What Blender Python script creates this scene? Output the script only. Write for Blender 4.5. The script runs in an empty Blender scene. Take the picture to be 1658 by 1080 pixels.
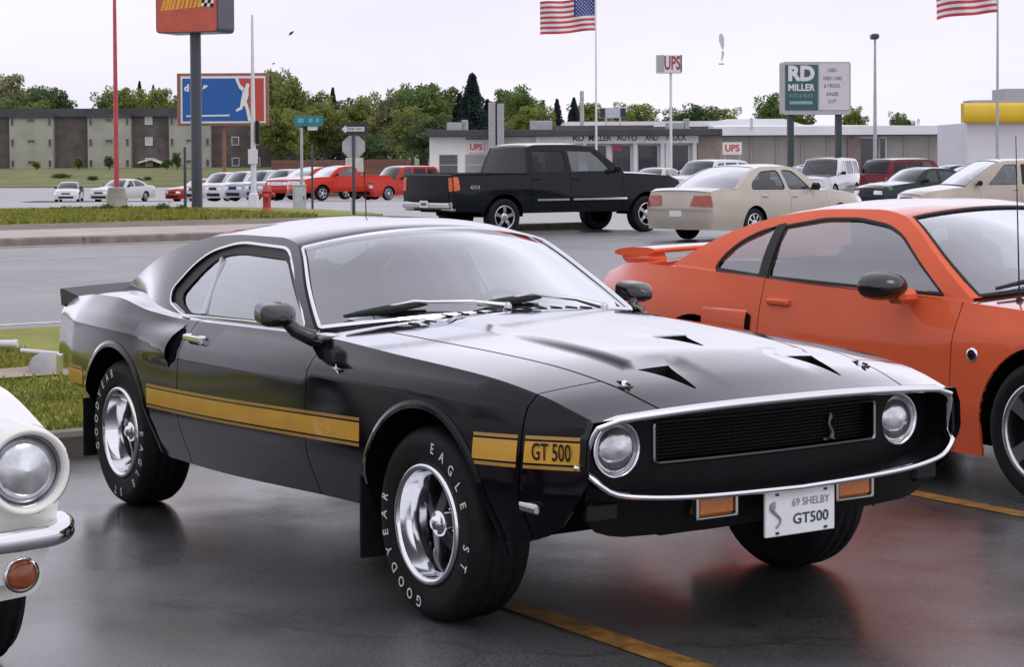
import bpy, math, random
import numpy as np
from mathutils import Vector, Matrix
from mathutils.geometry import delaunay_2d_cdt
R = math.radians
random.seed(7); rng = np.random.default_rng(7)
SC = bpy.context.scene
COL = SC.collection

# ------------------------------------------------------------------ camera
CAM = np.array([5.68, -4.26, 1.592]); YAW, PIT, ROL = R(146.61), R(-1.68), R(-0.3)
FPX, PPX, PPY, IMW, IMH = 3140., 829., 346., 1658., 1080.
cd = bpy.data.cameras.new('camera'); cam = bpy.data.objects.new('camera', cd); COL.objects.link(cam); SC.camera = cam
cd.sensor_width = 36; cd.lens = FPX / IMW * 36; cd.shift_y = -(IMH / 2 - PPY) / IMW
cd.clip_start = .1; cd.clip_end = 3000
_d = Vector((math.cos(YAW) * math.cos(PIT), math.sin(YAW) * math.cos(PIT), math.sin(PIT)))
_r = Vector((math.sin(YAW), -math.cos(YAW), 0)); _u = _r.cross(_d)
_r2 = _r * math.cos(ROL) + _u * math.sin(ROL); _u2 = -_r * math.sin(ROL) + _u * math.cos(ROL)
cam.matrix_world = Matrix.Translation(CAM) @ Matrix((_r2, _u2, -_d)).transposed().to_4x4()
RX = np.array([math.sin(YAW), -math.cos(YAW)]); DX = np.array([math.cos(YAW), math.sin(YAW)])
def at(px, depth):
    """ground position of something that stands this many metres away, this far across the view"""
    p = CAM[:2] + DX * depth + RX * (px - PPX) / FPX * depth
    return p[0], p[1]

# ------------------------------------------------------------------ sky, sun, exposure (bright overcast after rain)
W = bpy.data.worlds.new('World'); SC.world = W; W.use_nodes = True
nt = W.node_tree; nt.nodes.clear()
SUN_EL, SUN_AZ = R(52), R(20)
sky = nt.nodes.new('ShaderNodeTexSky'); sky.sky_type = 'NISHITA'; sky.sun_disc = False
sky.sun_elevation = SUN_EL; sky.sun_rotation = R(90) - SUN_AZ; sky.dust_density = 6; sky.air_density = 1.2
hsv = nt.nodes.new('ShaderNodeHueSaturation'); hsv.inputs['Saturation'].default_value = .25
nt.links.new(sky.outputs[0], hsv.inputs['Color'])
tc = nt.nodes.new('ShaderNodeTexCoord'); mp = nt.nodes.new('ShaderNodeMapping'); mp.inputs['Scale'].default_value = (1, 1, 3.2)
nt.links.new(tc.outputs['Generated'], mp.inputs[0])
cn = nt.nodes.new('ShaderNodeTexNoise'); cn.inputs['Scale'].default_value = 2.6; cn.inputs['Detail'].default_value = 6; cn.inputs['Roughness'].default_value = .55
nt.links.new(mp.outputs[0], cn.inputs['Vector'])
cr = nt.nodes.new('ShaderNodeValToRGB')
cr.color_ramp.elements[0].position = .3; cr.color_ramp.elements[0].color = (8.7, 8.45, 9.6, 1)
cr.color_ramp.elements[1].position = .72; cr.color_ramp.elements[1].color = (10.2, 10.0, 11.0, 1)
nt.links.new(cn.outputs[0], cr.inputs[0])
mx = nt.nodes.new('ShaderNodeMix'); mx.data_type = 'RGBA'; mx.inputs[0].default_value = .93
nt.links.new(hsv.outputs[0], mx.inputs[6]); nt.links.new(cr.outputs[0], mx.inputs[7])
bg = nt.nodes.new('ShaderNodeBackground'); bg.inputs[1].default_value = .1
nt.links.new(mx.outputs[2], bg.inputs[0])
wo = nt.nodes.new('ShaderNodeOutputWorld'); nt.links.new(bg.outputs[0], wo.inputs[0])
sl = bpy.data.lights.new('sun', 'SUN'); sl.energy = .6; sl.angle = R(25); sl.color = (1, .97, .92)
so = bpy.data.objects.new('sun', sl); COL.objects.link(so)
so.rotation_euler = Vector((math.cos(SUN_AZ) * math.cos(SUN_EL), math.sin(SUN_AZ) * math.cos(SUN_EL), math.sin(SUN_EL))).to_track_quat('Z', 'Y').to_euler()
SC.view_settings.view_transform = 'Standard'; SC.view_settings.look = 'None'
SC.view_settings.exposure = 0.12; SC.view_settings.gamma = 1
SC.cycles.use_denoising = True; SC.cycles.max_bounces = 8; SC.cycles.transparent_max_bounces = 16

# ------------------------------------------------------------------ materials
MATS = {}
def nd(t, ty, **k):
    n = t.nodes.new(ty)
    for a, b in k.items(): setattr(n, a, b)
    return n
def pbr(name, col, rough=.5, metal=0, coat=0, var=.06, vs=6., bump=0., bs=150., spec=.5, sub=None, rvar=0., emit=0., cior=1.5):
    if name in MATS: return MATS[name]
    m = bpy.data.materials.new(name); m.use_nodes = True; t = m.node_tree
    b = t.nodes['Principled BSDF']
    b.inputs['Roughness'].default_value = rough; b.inputs['Metallic'].default_value = metal
    b.inputs['Coat Weight'].default_value = coat; b.inputs['Coat Roughness'].default_value = .04; b.inputs['Coat IOR'].default_value = cior
    b.inputs['Specular IOR Level'].default_value = spec
    b.inputs['Base Color'].default_value = (*col, 1)
    g = nd(t, 'ShaderNodeNewGeometry') if False else nd(t, 'ShaderNodeTexCoord')
    if var:
        n = nd(t, 'ShaderNodeTexNoise'); n.inputs['Scale'].default_value = vs; n.inputs['Detail'].default_value = 5
        t.links.new(g.outputs['Object'], n.inputs['Vector'])
        r = nd(t, 'ShaderNodeValToRGB')
        c2 = sub or tuple(min(1, c * (1 + var)) for c in col); c1 = tuple(c * (1 - var) for c in col)
        r.color_ramp.elements[0].position = .32; r.color_ramp.elements[1].position = .68
        r.color_ramp.elements[0].color = (*c1, 1); r.color_ramp.elements[1].color = (*c2, 1)
        t.links.new(n.outputs[0], r.inputs[0]); t.links.new(r.outputs[0], b.inputs['Base Color'])
        if rvar:
            mr = nd(t, 'ShaderNodeMapRange'); mr.inputs[1].default_value = .3; mr.inputs[2].default_value = .7
            mr.inputs[3].default_value = max(.02, rough - rvar); mr.inputs[4].default_value = min(1, rough + rvar)
            t.links.new(n.outputs[0], mr.inputs[0]); t.links.new(mr.outputs[0], b.inputs['Roughness'])
    if bump:
        n2 = nd(t, 'ShaderNodeTexNoise'); n2.inputs['Scale'].default_value = bs; n2.inputs['Detail'].default_value = 3
        t.links.new(g.outputs['Object'], n2.inputs['Vector'])
        bm = nd(t, 'ShaderNodeBump'); bm.inputs['Strength'].default_value = bump; bm.inputs['Distance'].default_value = .01
        t.links.new(n2.outputs[0], bm.inputs['Height']); t.links.new(bm.outputs[0], b.inputs['Normal'])
    if emit:
        b.inputs['Emission Color'].default_value = (*col, 1); b.inputs['Emission Strength'].default_value = emit
    MATS[name] = m
    return m
def grazing(t, base, gain, cap, power=5.):
    """share of light mirrored by a clear layer: base head-on, rising towards grazing angles"""
    lw = nd(t, 'ShaderNodeLayerWeight'); lw.inputs['Blend'].default_value = .5
    pw = nd(t, 'ShaderNodeMath', operation='POWER'); pw.inputs[1].default_value = power; t.links.new(lw.outputs['Facing'], pw.inputs[0])
    ma = nd(t, 'ShaderNodeMath', operation='MULTIPLY_ADD', use_clamp=True); ma.inputs[1].default_value = gain; ma.inputs[2].default_value = base; t.links.new(pw.outputs[0], ma.inputs[0])
    mn = nd(t, 'ShaderNodeMath', operation='MINIMUM'); mn.inputs[1].default_value = cap; t.links.new(ma.outputs[0], mn.inputs[0])
    return mn
def glass(name, tint=(.75, .8, .8), gain=2.2, base=.05, rough=.02):
    if name in MATS: return MATS[name]
    m = bpy.data.materials.new(name); m.use_nodes = True; t = m.node_tree
    t.nodes.remove(t.nodes['Principled BSDF']); o = t.nodes['Material Output']
    ma = grazing(t, base, gain, .95)
    tr = nd(t, 'ShaderNodeBsdfTransparent'); tr.inputs[0].default_value = (*tint, 1)
    gl = nd(t, 'ShaderNodeBsdfGlossy'); gl.inputs['Roughness'].default_value = rough; gl.inputs[0].default_value = (.93, .96, 1, 1)
    mx = nd(t, 'ShaderNodeMixShader'); t.links.new(ma.outputs[0], mx.inputs[0])
    t.links.new(tr.outputs[0], mx.inputs[1]); t.links.new(gl.outputs[0], mx.inputs[2]); t.links.new(mx.outputs[0], o.inputs[0])
    MATS[name] = m
    return m

# ------------------------------------------------------------------ mesh building
def unit(a):
    return a / np.maximum(np.linalg.norm(a, axis=-1, keepdims=True), 1e-12)
def inside(poly, P):
    x, y = P[:, 0], P[:, 1]; c = np.zeros(len(P), bool); n = len(poly)
    for i in range(n):
        x0, y0 = poly[i]; x1, y1 = poly[(i + 1) % n]
        if y0 == y1: continue
        k = ((y0 > y) != (y1 > y)) & (x < (x1 - x0) * (y - y0) / (y1 - y0) + x0)
        c ^= k
    return c
def resample(poly, step, closed=True):
    out = []; n = len(poly)
    for i in range(n if closed else n - 1):
        a = np.array(poly[i], float); b = np.array(poly[(i + 1) % n], float)
        k = max(1, int(math.ceil(np.linalg.norm(b - a) / step)))
        for j in range(k): out.append(a + (b - a) * j / k)
    if not closed: out.append(np.array(poly[-1], float))
    return np.array(out)
def rounded(poly, r, n=5):
    """polygon with rounded corners"""
    P = [np.array(p, float) for p in poly]; out = []; N = len(P)
    for i in range(N):
        p, a, b = P[i], P[i - 1], P[(i + 1) % N]
        ri = r[i] if hasattr(r, '__len__') else r
        da, db = np.linalg.norm(a - p), np.linalg.norm(b - p)
        if ri <= 0: out.append(p); continue
        k = min(ri, da * .48, db * .48)
        s, e = p + (a - p) / da * k, p + (b - p) / db * k
        for j in range(n + 1):
            t = j / n; out.append((1 - t) ** 2 * s + 2 * t * (1 - t) * p + t * t * e)
    return np.array(out)
class MB:
    def __init__(s): s.V = []; s.F = []; s.N = []; s.M = []; s.n = 0
    def add(s, V, F, N=None, mi=0):
        """V vertices, F faces, N per-vertex normals (None: flat)"""
        V = np.asarray(V, float).reshape(-1, 3)
        for f in F:
            s.F.append(tuple(int(i) + s.n for i in f)); s.M.append(mi)
            if N is None:
                q = V[list(f)]
                if len(f) == 3: nn = np.cross(q[1] - q[0], q[2] - q[0])
                elif len(f) == 4: nn = np.cross(q[2] - q[0], q[3] - q[1])
                else: c = q - q[0]; nn = np.cross(c, np.roll(c, -1, 0)).sum(0)
                nn = nn / (np.linalg.norm(nn) + 1e-12)
                s.N.extend([nn] * len(f))
            else:
                s.N.extend([N[i] for i in f])
        s.V.append(V); s.n += len(V); return s
    def box(s, c, d, rot=None, ch=0., mi=0, taper=None):
        x, y, z = [k / 2 for k in d]
        if ch > 0:
            V = []; ch = min(ch, x * .9, y * .9, z * .9)
            for sx in (-1, 1):
                for sy in (-1, 1):
                    for sz in (-1, 1):
                        V += [(sx * x, sy * (y - ch), sz * (z - ch)), (sx * (x - ch), sy * y, sz * (z - ch)), (sx * (x - ch), sy * (y - ch), sz * z)]
            V = np.array(V)
            I = lambda a, b, c_, k: ((a * 2 + b) * 2 + c_) * 3 + k
            F = []
            for q in (0, 1):
                F += [[I(q, 0, 0, 0), I(q, 1, 0, 0), I(q, 1, 1, 0), I(q, 0, 1, 0)], [I(0, q, 0, 1), I(1, q, 0, 1), I(1, q, 1, 1), I(0, q, 1, 1)], [I(0, 0, q, 2), I(1, 0, q, 2), I(1, 1, q, 2), I(0, 1, q, 2)]]
                for w in (0, 1):
                    F += [[I(q, w, 0, 0), I(q, w, 1, 0), I(q, w, 1, 1), I(q, w, 0, 1)], [I(q, 0, w, 0), I(q, 1, w, 0), I(q, 1, w, 2), I(q, 0, w, 2)], [I(0, q, w, 1), I(1, q, w, 1), I(1, q, w, 2), I(0, q, w, 2)]]
                    for e in (0, 1): F.append([I(q, w, e, 0), I(q, w, e, 1), I(q, w, e, 2)])
            G = []
            for f in F:
                n = np.cross(V[f[1]] - V[f[0]], V[f[2]] - V[f[0]])
                G.append(f if n @ V[f].mean(0) > 0 else f[::-1])
            F = G
        else:
            V = np.array([(sx * x, sy * y, sz * z) for sx in (-1, 1) for sy in (-1, 1) for sz in (-1, 1)])
            F = [[0, 1, 3, 2], [4, 6, 7, 5], [0, 4, 5, 1], [2, 3, 7, 6], [0, 2, 6, 4], [1, 5, 7, 3]]
        if taper is not None:
            k = (V[:, 2:3] + z) / (2 * z); V[:, :2] *= 1 + (np.array(taper) - 1) * k
        if rot is not None: V = V @ np.array(rot).T
        return s.add(V + np.array(c), F, mi=mi)
    def tube(s, path, r, n=10, caps=True, mi=0):
        P = np.array(path, float); m = len(P); r = np.broadcast_to(np.asarray(r, float), (m,))
        T = unit(np.gradient(P, axis=0)); up = np.array([0, 0, 1.]) if abs(T[0][2]) < .9 else np.array([1., 0, 0])
        A = [] ; a = unit(np.cross(T[0], up))
        for i in range(m):
            a = unit(a - T[i] * (a @ T[i])); A.append(a)
        A = np.array(A); B = np.cross(T, A)
        th = np.arange(n) / n * 2 * math.pi
        N = A[:, None] * np.cos(th)[None, :, None] + B[:, None] * np.sin(th)[None, :, None]
        V = P[:, None] + N * r[:, None, None]
        F = []
        for i in range(m - 1):
            for j in range(n):
                k = (j + 1) % n; F.append((i * n + j, i * n + k, (i + 1) * n + k, (i + 1) * n + j))
        s.add(V.reshape(-1, 3), F, N.reshape(-1, 3), mi)
        if caps:
            s.add(V[0], [tuple(range(n))[::-1]], mi=mi); s.add(V[-1], [tuple(range(n))], mi=mi)
        return s
    def lathe(s, prof, axis=(0, 0, 1), org=(0, 0, 0), n=32, mi=0, smooth=True, a0=0., a1=2 * math.pi, flat=()):
        """prof: (radius, height) points, revolved round axis"""
        ax = unit(np.array(axis, float)); up = np.array([0, 0, 1.]) if abs(ax[2]) < .9 else np.array([1., 0, 0])
        e1 = unit(np.cross(up, ax)); e2 = np.cross(ax, e1); org = np.array(org, float)
        full = abs(a1 - a0 - 2 * math.pi) < 1e-6
        th = a0 + (a1 - a0) * np.arange(n if full else n + 1) / n; c = len(th)
        dirs = e1[None] * np.cos(th)[:, None] + e2[None] * np.sin(th)[:, None]
        pr = np.array(prof, float); m = len(pr)
        d = np.gradient(pr, axis=0)
        if not smooth:
            for i in range(m - 1):
                V = np.concatenate([org + dirs * pr[k][0] + ax * pr[k][1] for k in (i, i + 1)])
                dd = pr[i + 1] - pr[i]; nn = unit(np.array([dd[1], -dd[0]]))
                N = np.tile(dirs * nn[0] + ax * nn[1], (2, 1))
                F = [(j, (j + 1) % c, c + (j + 1) % c, c + j) for j in range(c if full else c - 1)]
                s.add(V, F, N, mi)
            return s
        nn = unit(np.stack([d[:, 1], -d[:, 0]], 1))
        V = org + dirs[None] * pr[:, 0][:, None, None] + ax * pr[:, 1][:, None, None]
        N = dirs[None] * nn[:, 0][:, None, None] + ax * nn[:, 1][:, None, None]
        F = []
        for i in range(m - 1):
            for j in range(c if full else c - 1):
                k = (j + 1) % c; F.append((i * c + j, i * c + k, (i + 1) * c + k, (i + 1) * c + j))
        return s.add(V.reshape(-1, 3), F, N.reshape(-1, 3), mi)
    def sweep(s, path, sec, up=(0, 0, 1), caps=True, mi=0, closed=False, smooth=False):
        """flat-shaded bar of section sec [(side, up)] swept on path"""
        P = np.array(path, float); m = len(P)
        if closed: T = unit(np.roll(P, -1, 0) - np.roll(P, 1, 0))
        else: T = unit(np.gradient(P, axis=0))
        U = np.array(up, float); U = np.broadcast_to(U, (m, 3))
        S = unit(np.cross(T, U)); U2 = np.cross(S, T); sec = np.array(sec, float); n = len(sec)
        V = P[:, None] + S[:, None] * sec[None, :, 0:1] + U2[:, None] * sec[None, :, 1:2]
        F = []
        for i in range(m if closed else m - 1):
            i2 = (i + 1) % m
            for j in range(n):
                k = (j + 1) % n; F.append((i * n + j, i2 * n + j, i2 * n + k, i * n + k))
        N = None
        if smooth:
            d = np.roll(sec, -1, 0) - np.roll(sec, 1, 0); sn = unit(np.stack([d[:, 1], -d[:, 0]], 1)); c0 = sec.mean(0)
            if ((sec - c0) * sn).sum() < 0: sn = -sn
            N = (S[:, None] * sn[None, :, 0:1] + U2[:, None] * sn[None, :, 1:2]).reshape(-1, 3); Vf = V.reshape(-1, 3); f = F[0]
            if np.cross(Vf[f[2]] - Vf[f[0]], Vf[f[3]] - Vf[f[1]]) @ N[f[0]] < 0: F = [f[::-1] for f in F]
        s.add(V.reshape(-1, 3), F, N, mi)
        if caps and not closed: s.add(V[0], [tuple(range(n))], mi=mi); s.add(V[-1], [tuple(range(n))[::-1]], mi=mi)
        return s
    def patch(s, P, us, vs, sign=1, mi=0):
        """grid of the surface P(u, v)"""
        U, Vv = np.meshgrid(us, vs, indexing='ij'); u, v = U.ravel(), Vv.ravel(); e = 1e-4
        X = P(u, v); n = sign * unit(np.cross(P(u + e, v) - P(u - e, v), P(u, v + e) - P(u, v - e)))
        F = []; b = len(vs)
        for i in range(len(us) - 1):
            for j in range(b - 1):
                f = (i * b + j, (i + 1) * b + j, (i + 1) * b + j + 1, i * b + j + 1)
                F.append(f if sign > 0 else f[::-1])
        return s.add(X, F, n, mi)
    def panel(s, outline, lift, holes=(), step=.06, thick=.012, sign=1, mi=0, fine=None, hthick=None):
        """a pressed panel: the region of the (u, v) plane inside outline and outside holes, lifted onto the surface lift(u, v), with folded edges"""
        fine = fine or step * .6
        loops = [resample(outline, fine)] + [resample(h, fine) for h in holes]
        pts = np.concatenate(loops); edges = []; o = 0
        for l in loops:
            k = len(l); edges += [(o + i, o + (i + 1) % k) for i in range(k)]; o += k
        lo, hi = loops[0].min(0), loops[0].max(0)
        gx, gy = np.meshgrid(np.arange(lo[0] + step / 2, hi[0], step), np.arange(lo[1] + step / 2, hi[1], step))
        G = np.stack([gx.ravel(), gy.ravel()], 1)
        k = inside(loops[0], G)
        for h in loops[1:]: k &= ~inside(h, G)
        G = G[k]
        if len(G):
            dd = np.min(np.linalg.norm(G[:, None] - pts[None], axis=2), axis=1); G = G[dd > fine * .6]
        allp = np.concatenate([pts, G])
        r = delaunay_2d_cdt([Vector(p) for p in allp], edges, [], 1, 1e-7)
        uv = np.array([tuple(v) for v in r[0]]); tri = np.array([list(f) for f in r[2]])
        c = uv[tri].mean(1); keep = inside(loops[0], c)
        for h in loops[1:]: keep &= ~inside(h, c)
        tri = tri[keep]; e = 1e-4
        X = lift(uv[:, 0], uv[:, 1])
        n = sign * unit(np.cross(lift(uv[:, 0] + e, uv[:, 1]) - lift(uv[:, 0] - e, uv[:, 1]), lift(uv[:, 0], uv[:, 1] + e) - lift(uv[:, 0], uv[:, 1] - e)))
        g = np.cross(X[tri[:, 1]] - X[tri[:, 0]], X[tri[:, 2]] - X[tri[:, 0]])
        fl = (g * n[tri].mean(1)).sum(1) < 0
        tri[fl] = tri[fl][:, ::-1]
        s.add(X, tri, n, mi)
        if thick:
            cnt = {}
            for t in tri:
                for a, b in ((t[0], t[1]), (t[1], t[2]), (t[2], t[0])): cnt[(a, b)] = 1
            be = [(a, b) for (a, b) in cnt if (b, a) not in cnt]
            V = []; F = []; no = len(loops[0])
            for a, b in be:
                th = thick if (hthick is None or min(np.linalg.norm(loops[0] - uv[a], axis=1)) < 1e-6) else hthick
                q = len(V); V += [X[a], X[b], X[b] - n[b] * th, X[a] - n[a] * th]; F.append((q + 1, q, q + 3, q + 2))
            if V: s.add(np.array(V), F, mi=mi)
        return s
    def poly(s, pts, thick=None, mi=0, axis=None):
        """flat polygon (3D points, counter-clockwise), optionally extruded backwards by vector thick"""
        P = np.array(pts, float); n = len(P)
        s.add(P, [tuple(range(n))], mi=mi)
        if thick is not None:
            Q = P + np.array(thick); s.add(Q, [tuple(range(n))[::-1]], mi=mi)
            V = np.concatenate([P, Q]); s.add(V, [((i + 1) % n, i, n + i, n + (i + 1) % n) for i in range(n)], mi=mi)
        return s
    def xf(s, M):
        """transform all so far by a 4x4 matrix"""
        A = np.array(M)[:3, :3]; t = np.array(M)[:3, 3]
        s.V = [v @ A.T + t for v in s.V]; B = np.linalg.inv(A)
        s.N = [unit(np.asarray(x) @ B) for x in s.N]
        if np.linalg.det(A) < 0:
            N2 = []; k = 0
            for f in s.F: N2.extend(s.N[k:k + len(f)][::-1]); k += len(f)
            s.N = N2; s.F = [f[::-1] for f in s.F]
        return s
    def build(s, name, mats, parent=None, loc=None, rot=None, kind=None):
        me = bpy.data.meshes.new(name)
        V = np.concatenate(s.V) if s.V else np.zeros((0, 3))
        me.from_pydata(V.tolist(), [], s.F)
        if not isinstance(mats, (list, tuple)): mats = [mats]
        for m in mats: me.materials.append(m)
        if len(mats) > 1: me.polygons.foreach_set('material_index', s.M)
        me.polygons.foreach_set('use_smooth', [True] * len(s.F))
        me.normals_split_custom_set([tuple(x) for x in s.N])
        me.update()
        o = link(name, me, parent, loc, rot)
        if kind: o['kind'] = kind
        return o
def link(name, me, parent=None, loc=None, rot=None):
    o = bpy.data.objects.new(name, me); COL.objects.link(o)
    if parent: o.parent = parent
    if loc is not None: o.location = loc
    if rot is not None: o.rotation_euler = rot
    return o
def tag(o, label, cat=None, group=None, kind=None):
    if label: o['label'] = label
    if cat: o['category'] = cat
    if group: o['group'] = group
    if kind: o['kind'] = kind
    return o
def thing(name, label, cat, loc=(0, 0, 0), rz=0, group=None):
    o = bpy.data.objects.new(name, None); COL.objects.link(o); o.location = loc; o.rotation_euler = (0, 0, rz); o.empty_display_size = .2
    return tag(o, label, cat, group)
def copy_tree(o, parent=None):
    c = o.copy(); COL.objects.link(c)
    if parent: c.parent = parent
    for ch in list(o.children): copy_tree(ch, c)
    return c
def text_mesh(txt, size=1., ext=.0, bold=0., spacing=1., align='CENTER'):
    """triangles of a line of lettering in the x-y plane, its middle at the origin"""
    cu = bpy.data.curves.new('lettering', 'FONT'); cu.body = txt; cu.size = size; cu.extrude = ext; cu.offset = bold * size
    cu.align_x = align; cu.align_y = 'CENTER'; cu.space_character = spacing; cu.resolution_u = 3
    o = bpy.data.objects.new('lettering', cu); COL.objects.link(o)
    dg = bpy.context.evaluated_depsgraph_get(); dg.update()
    me = o.evaluated_get(dg).to_mesh()
    V = np.array([tuple(v.co) for v in me.vertices]).reshape(-1, 3); F = [tuple(p.vertices) for p in me.polygons]
    o.evaluated_get(dg).to_mesh_clear(); bpy.data.objects.remove(o); bpy.data.curves.remove(cu)
    return V, F
def letters(mb, txt, org, ex, ey, size, mi=0, bold=0., spacing=1., width=None, height=None, align='CENTER', off=.002):
    """write txt on the plane at org with axes ex (reading direction) and ey (up)"""
    V, F = text_mesh(txt, size, 0, bold, spacing, align)
    if not len(V): return
    if width: V[:, 0] *= width / (np.ptp(V[:, 0]) + 1e-9)
    if height: V[:, 1] *= height / (np.ptp(V[:, 1]) + 1e-9)
    ex, ey = unit(np.array(ex, float)), unit(np.array(ey, float)); nz = np.cross(ex, ey)
    P = np.array(org, float) + V[:, :1] * ex + V[:, 1:2] * ey + nz * off
    mb.add(P, F, np.tile(nz, (len(P), 1)), mi)
def pchip(pts):
    """monotone cubic through (x, y) points, vectorised"""
    p = np.array(sorted(pts), float); x, y = p[:, 0], p[:, 1]
    if len(x) == 1: return lambda t: np.full_like(np.asarray(t, float), y[0])
    h = np.diff(x); dl = np.diff(y) / h; m = np.zeros(len(x))
    m[0], m[-1] = dl[0], dl[-1]
    for i in range(1, len(x) - 1):
        if dl[i - 1] * dl[i] > 0:
            w1, w2 = 2 * h[i] + h[i - 1], h[i] + 2 * h[i - 1]; m[i] = (w1 + w2) / (w1 / dl[i - 1] + w2 / dl[i])
    def f(t):
        t = np.asarray(t, float); i = np.clip(np.searchsorted(x, t) - 1, 0, len(h) - 1)
        s = (t - x[i]) / h[i]; lo = t < x[0]; hi = t > x[-1]
        r = y[i] * (1 + 2 * s) * (1 - s) ** 2 + m[i] * h[i] * s * (1 - s) ** 2 + y[i + 1] * s * s * (3 - 2 * s) + m[i + 1] * h[i] * s * s * (s - 1)
        r = np.where(lo, y[0] + m[0] * (t - x[0]), r); return np.where(hi, y[-1] + m[-1] * (t - x[-1]), r)
    return f
def rows_pchip(zk, yk, z):
    """per-sample monotone cubic: zk, yk lists of arrays (keys in ascending order)"""
    K = len(zk); Z = np.stack(zk); Yv = np.stack(yk); h = np.maximum(np.diff(Z, axis=0), 1e-4); dl = np.diff(Yv, axis=0) / h
    m = np.zeros_like(Z); m[0], m[-1] = dl[0], dl[-1]
    for i in range(1, K - 1):
        a, b = dl[i - 1], dl[i]; ok = a * b > 0
        w1, w2 = 2 * h[i] + h[i - 1], h[i] + 2 * h[i - 1]
        with np.errstate(all='ignore'): v = (w1 + w2) / (w1 / a + w2 / b)
        m[i] = np.where(ok, v, 0)
    r = np.array(Yv[0] + m[0] * (z - Z[0]))
    for i in range(K - 1):
        s = (z - Z[i]) / h[i]
        v = Yv[i] * (1 + 2 * s) * (1 - s) ** 2 + m[i] * h[i] * s * (1 - s) ** 2 + Yv[i + 1] * s * s * (3 - 2 * s) + m[i + 1] * h[i] * s * s * (s - 1)
        r = np.where(z >= Z[i], v, r)
    return np.where(z > Z[-1], Yv[-1] + m[-1] * (z - Z[-1]), r)
def sm(a, b, x):
    t = np.clip((x - a) / (b - a), 0, 1); return t * t * (3 - 2 * t)

# ------------------------------------------------------------------ shared materials
M_CHROME = pbr('chrome', (.82, .83, .86), .08, 1, var=0)
M_STEEL = pbr('brushed_alloy', (.55, .56, .58), .28, 1, var=.05)
M_RUBBER = pbr('tyre_rubber', (.010, .010, .012), .6, var=.25, vs=30, bump=.15, bs=80, spec=.18)
M_BLACK = pbr('black_trim', (.008, .008, .009), .45, var=.2, vs=20, spec=.3)
M_GLOSSB = pbr('gloss_black_trim', (.012, .012, .014), .18, coat=.5, var=0)
M_DARK = pbr('dark_cavity', (.006, .006, .007), .9, var=.3, spec=.05)
M_SEAT = pbr('dark_seat_vinyl', (.03, .03, .035), .5, var=.2, vs=12, bump=.1)
M_WHITEL = pbr('white_lettering', (.72, .72, .70), .55, var=.12, vs=60)
M_AMBER = pbr('amber_lens', (.55, .17, .02), .15, coat=.6, var=.15, vs=60)
M_RED = pbr('red_lens', (.33, .018, .012), .16, coat=.6, var=.15, vs=60)
M_LENS = pbr('clear_lamp_lens', (.60, .62, .65), .16, .8, coat=1., var=.35, vs=16, bump=.10, bs=30)
M_PLATE = pbr('white_plate', (.72, .74, .76), .4, var=.05)
M_GLASS = glass('windscreen_glass', (.72, .82, .79), 6.5, .26)
M_TINT = glass('side_glass', (.50, .57, .60), 5., .14)
M_BGG = glass('parked_car_glass', (.22, .26, .28), 3.2, .08)
M_PRIV = glass('privacy_glass', (.10, .11, .12), 1.6, .04)
M_INT = pbr('dark_interior', (.03, .03, .033), .7, var=.2)
def paint(name, col, rough=.32, coat=1., var=.03, spec=0., metal=0., cior=1.5, gain=2.6, grough=.045):
    """wet lacquer: coloured base under a clear layer that mirrors more towards grazing angles; fine beads of water break it up"""
    if name in MATS: return MATS[name]
    m = bpy.data.materials.new(name); m.use_nodes = True; t = m.node_tree; b = t.nodes['Principled BSDF']; o = t.nodes['Material Output']
    tc = nd(t, 'ShaderNodeTexCoord'); n = nd(t, 'ShaderNodeTexNoise'); n.inputs['Scale'].default_value = 3; n.inputs['Detail'].default_value = 5
    t.links.new(tc.outputs['Object'], n.inputs['Vector']); r = nd(t, 'ShaderNodeValToRGB'); r.color_ramp.elements[0].position = .32; r.color_ramp.elements[1].position = .68
    r.color_ramp.elements[0].color = (*[c * (1 - var) for c in col], 1); r.color_ramp.elements[1].color = (*[min(1, c * (1 + var)) for c in col], 1)
    t.links.new(n.outputs[0], r.inputs[0]); t.links.new(r.outputs[0], b.inputs['Base Color'])
    b.inputs['Roughness'].default_value = rough; b.inputs['Specular IOR Level'].default_value = spec; b.inputs['Metallic'].default_value = metal
    mn = grazing(t, .022, gain * 1.6, .92, 6.5)
    g = nd(t, 'ShaderNodeBsdfGlossy'); g.inputs['Roughness'].default_value = grough; g.inputs[0].default_value = (.97, .97, 1, 1)
    n2 = nd(t, 'ShaderNodeTexNoise'); n2.inputs['Scale'].default_value = 320; n2.inputs['Detail'].default_value = 2; t.links.new(tc.outputs['Object'], n2.inputs['Vector'])
    bp = nd(t, 'ShaderNodeBump'); bp.inputs['Strength'].default_value = .035; bp.inputs['Distance'].default_value = .002; t.links.new(n2.outputs[0], bp.inputs['Height']); t.links.new(bp.outputs[0], g.inputs['Normal'])
    mx = nd(t, 'ShaderNodeMixShader'); t.links.new(mn.outputs[0], mx.inputs[0]); t.links.new(b.outputs[0], mx.inputs[1]); t.links.new(g.outputs[0], mx.inputs[2]); t.links.new(mx.outputs[0], o.inputs[0])
    MATS[name] = m; return m

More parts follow.
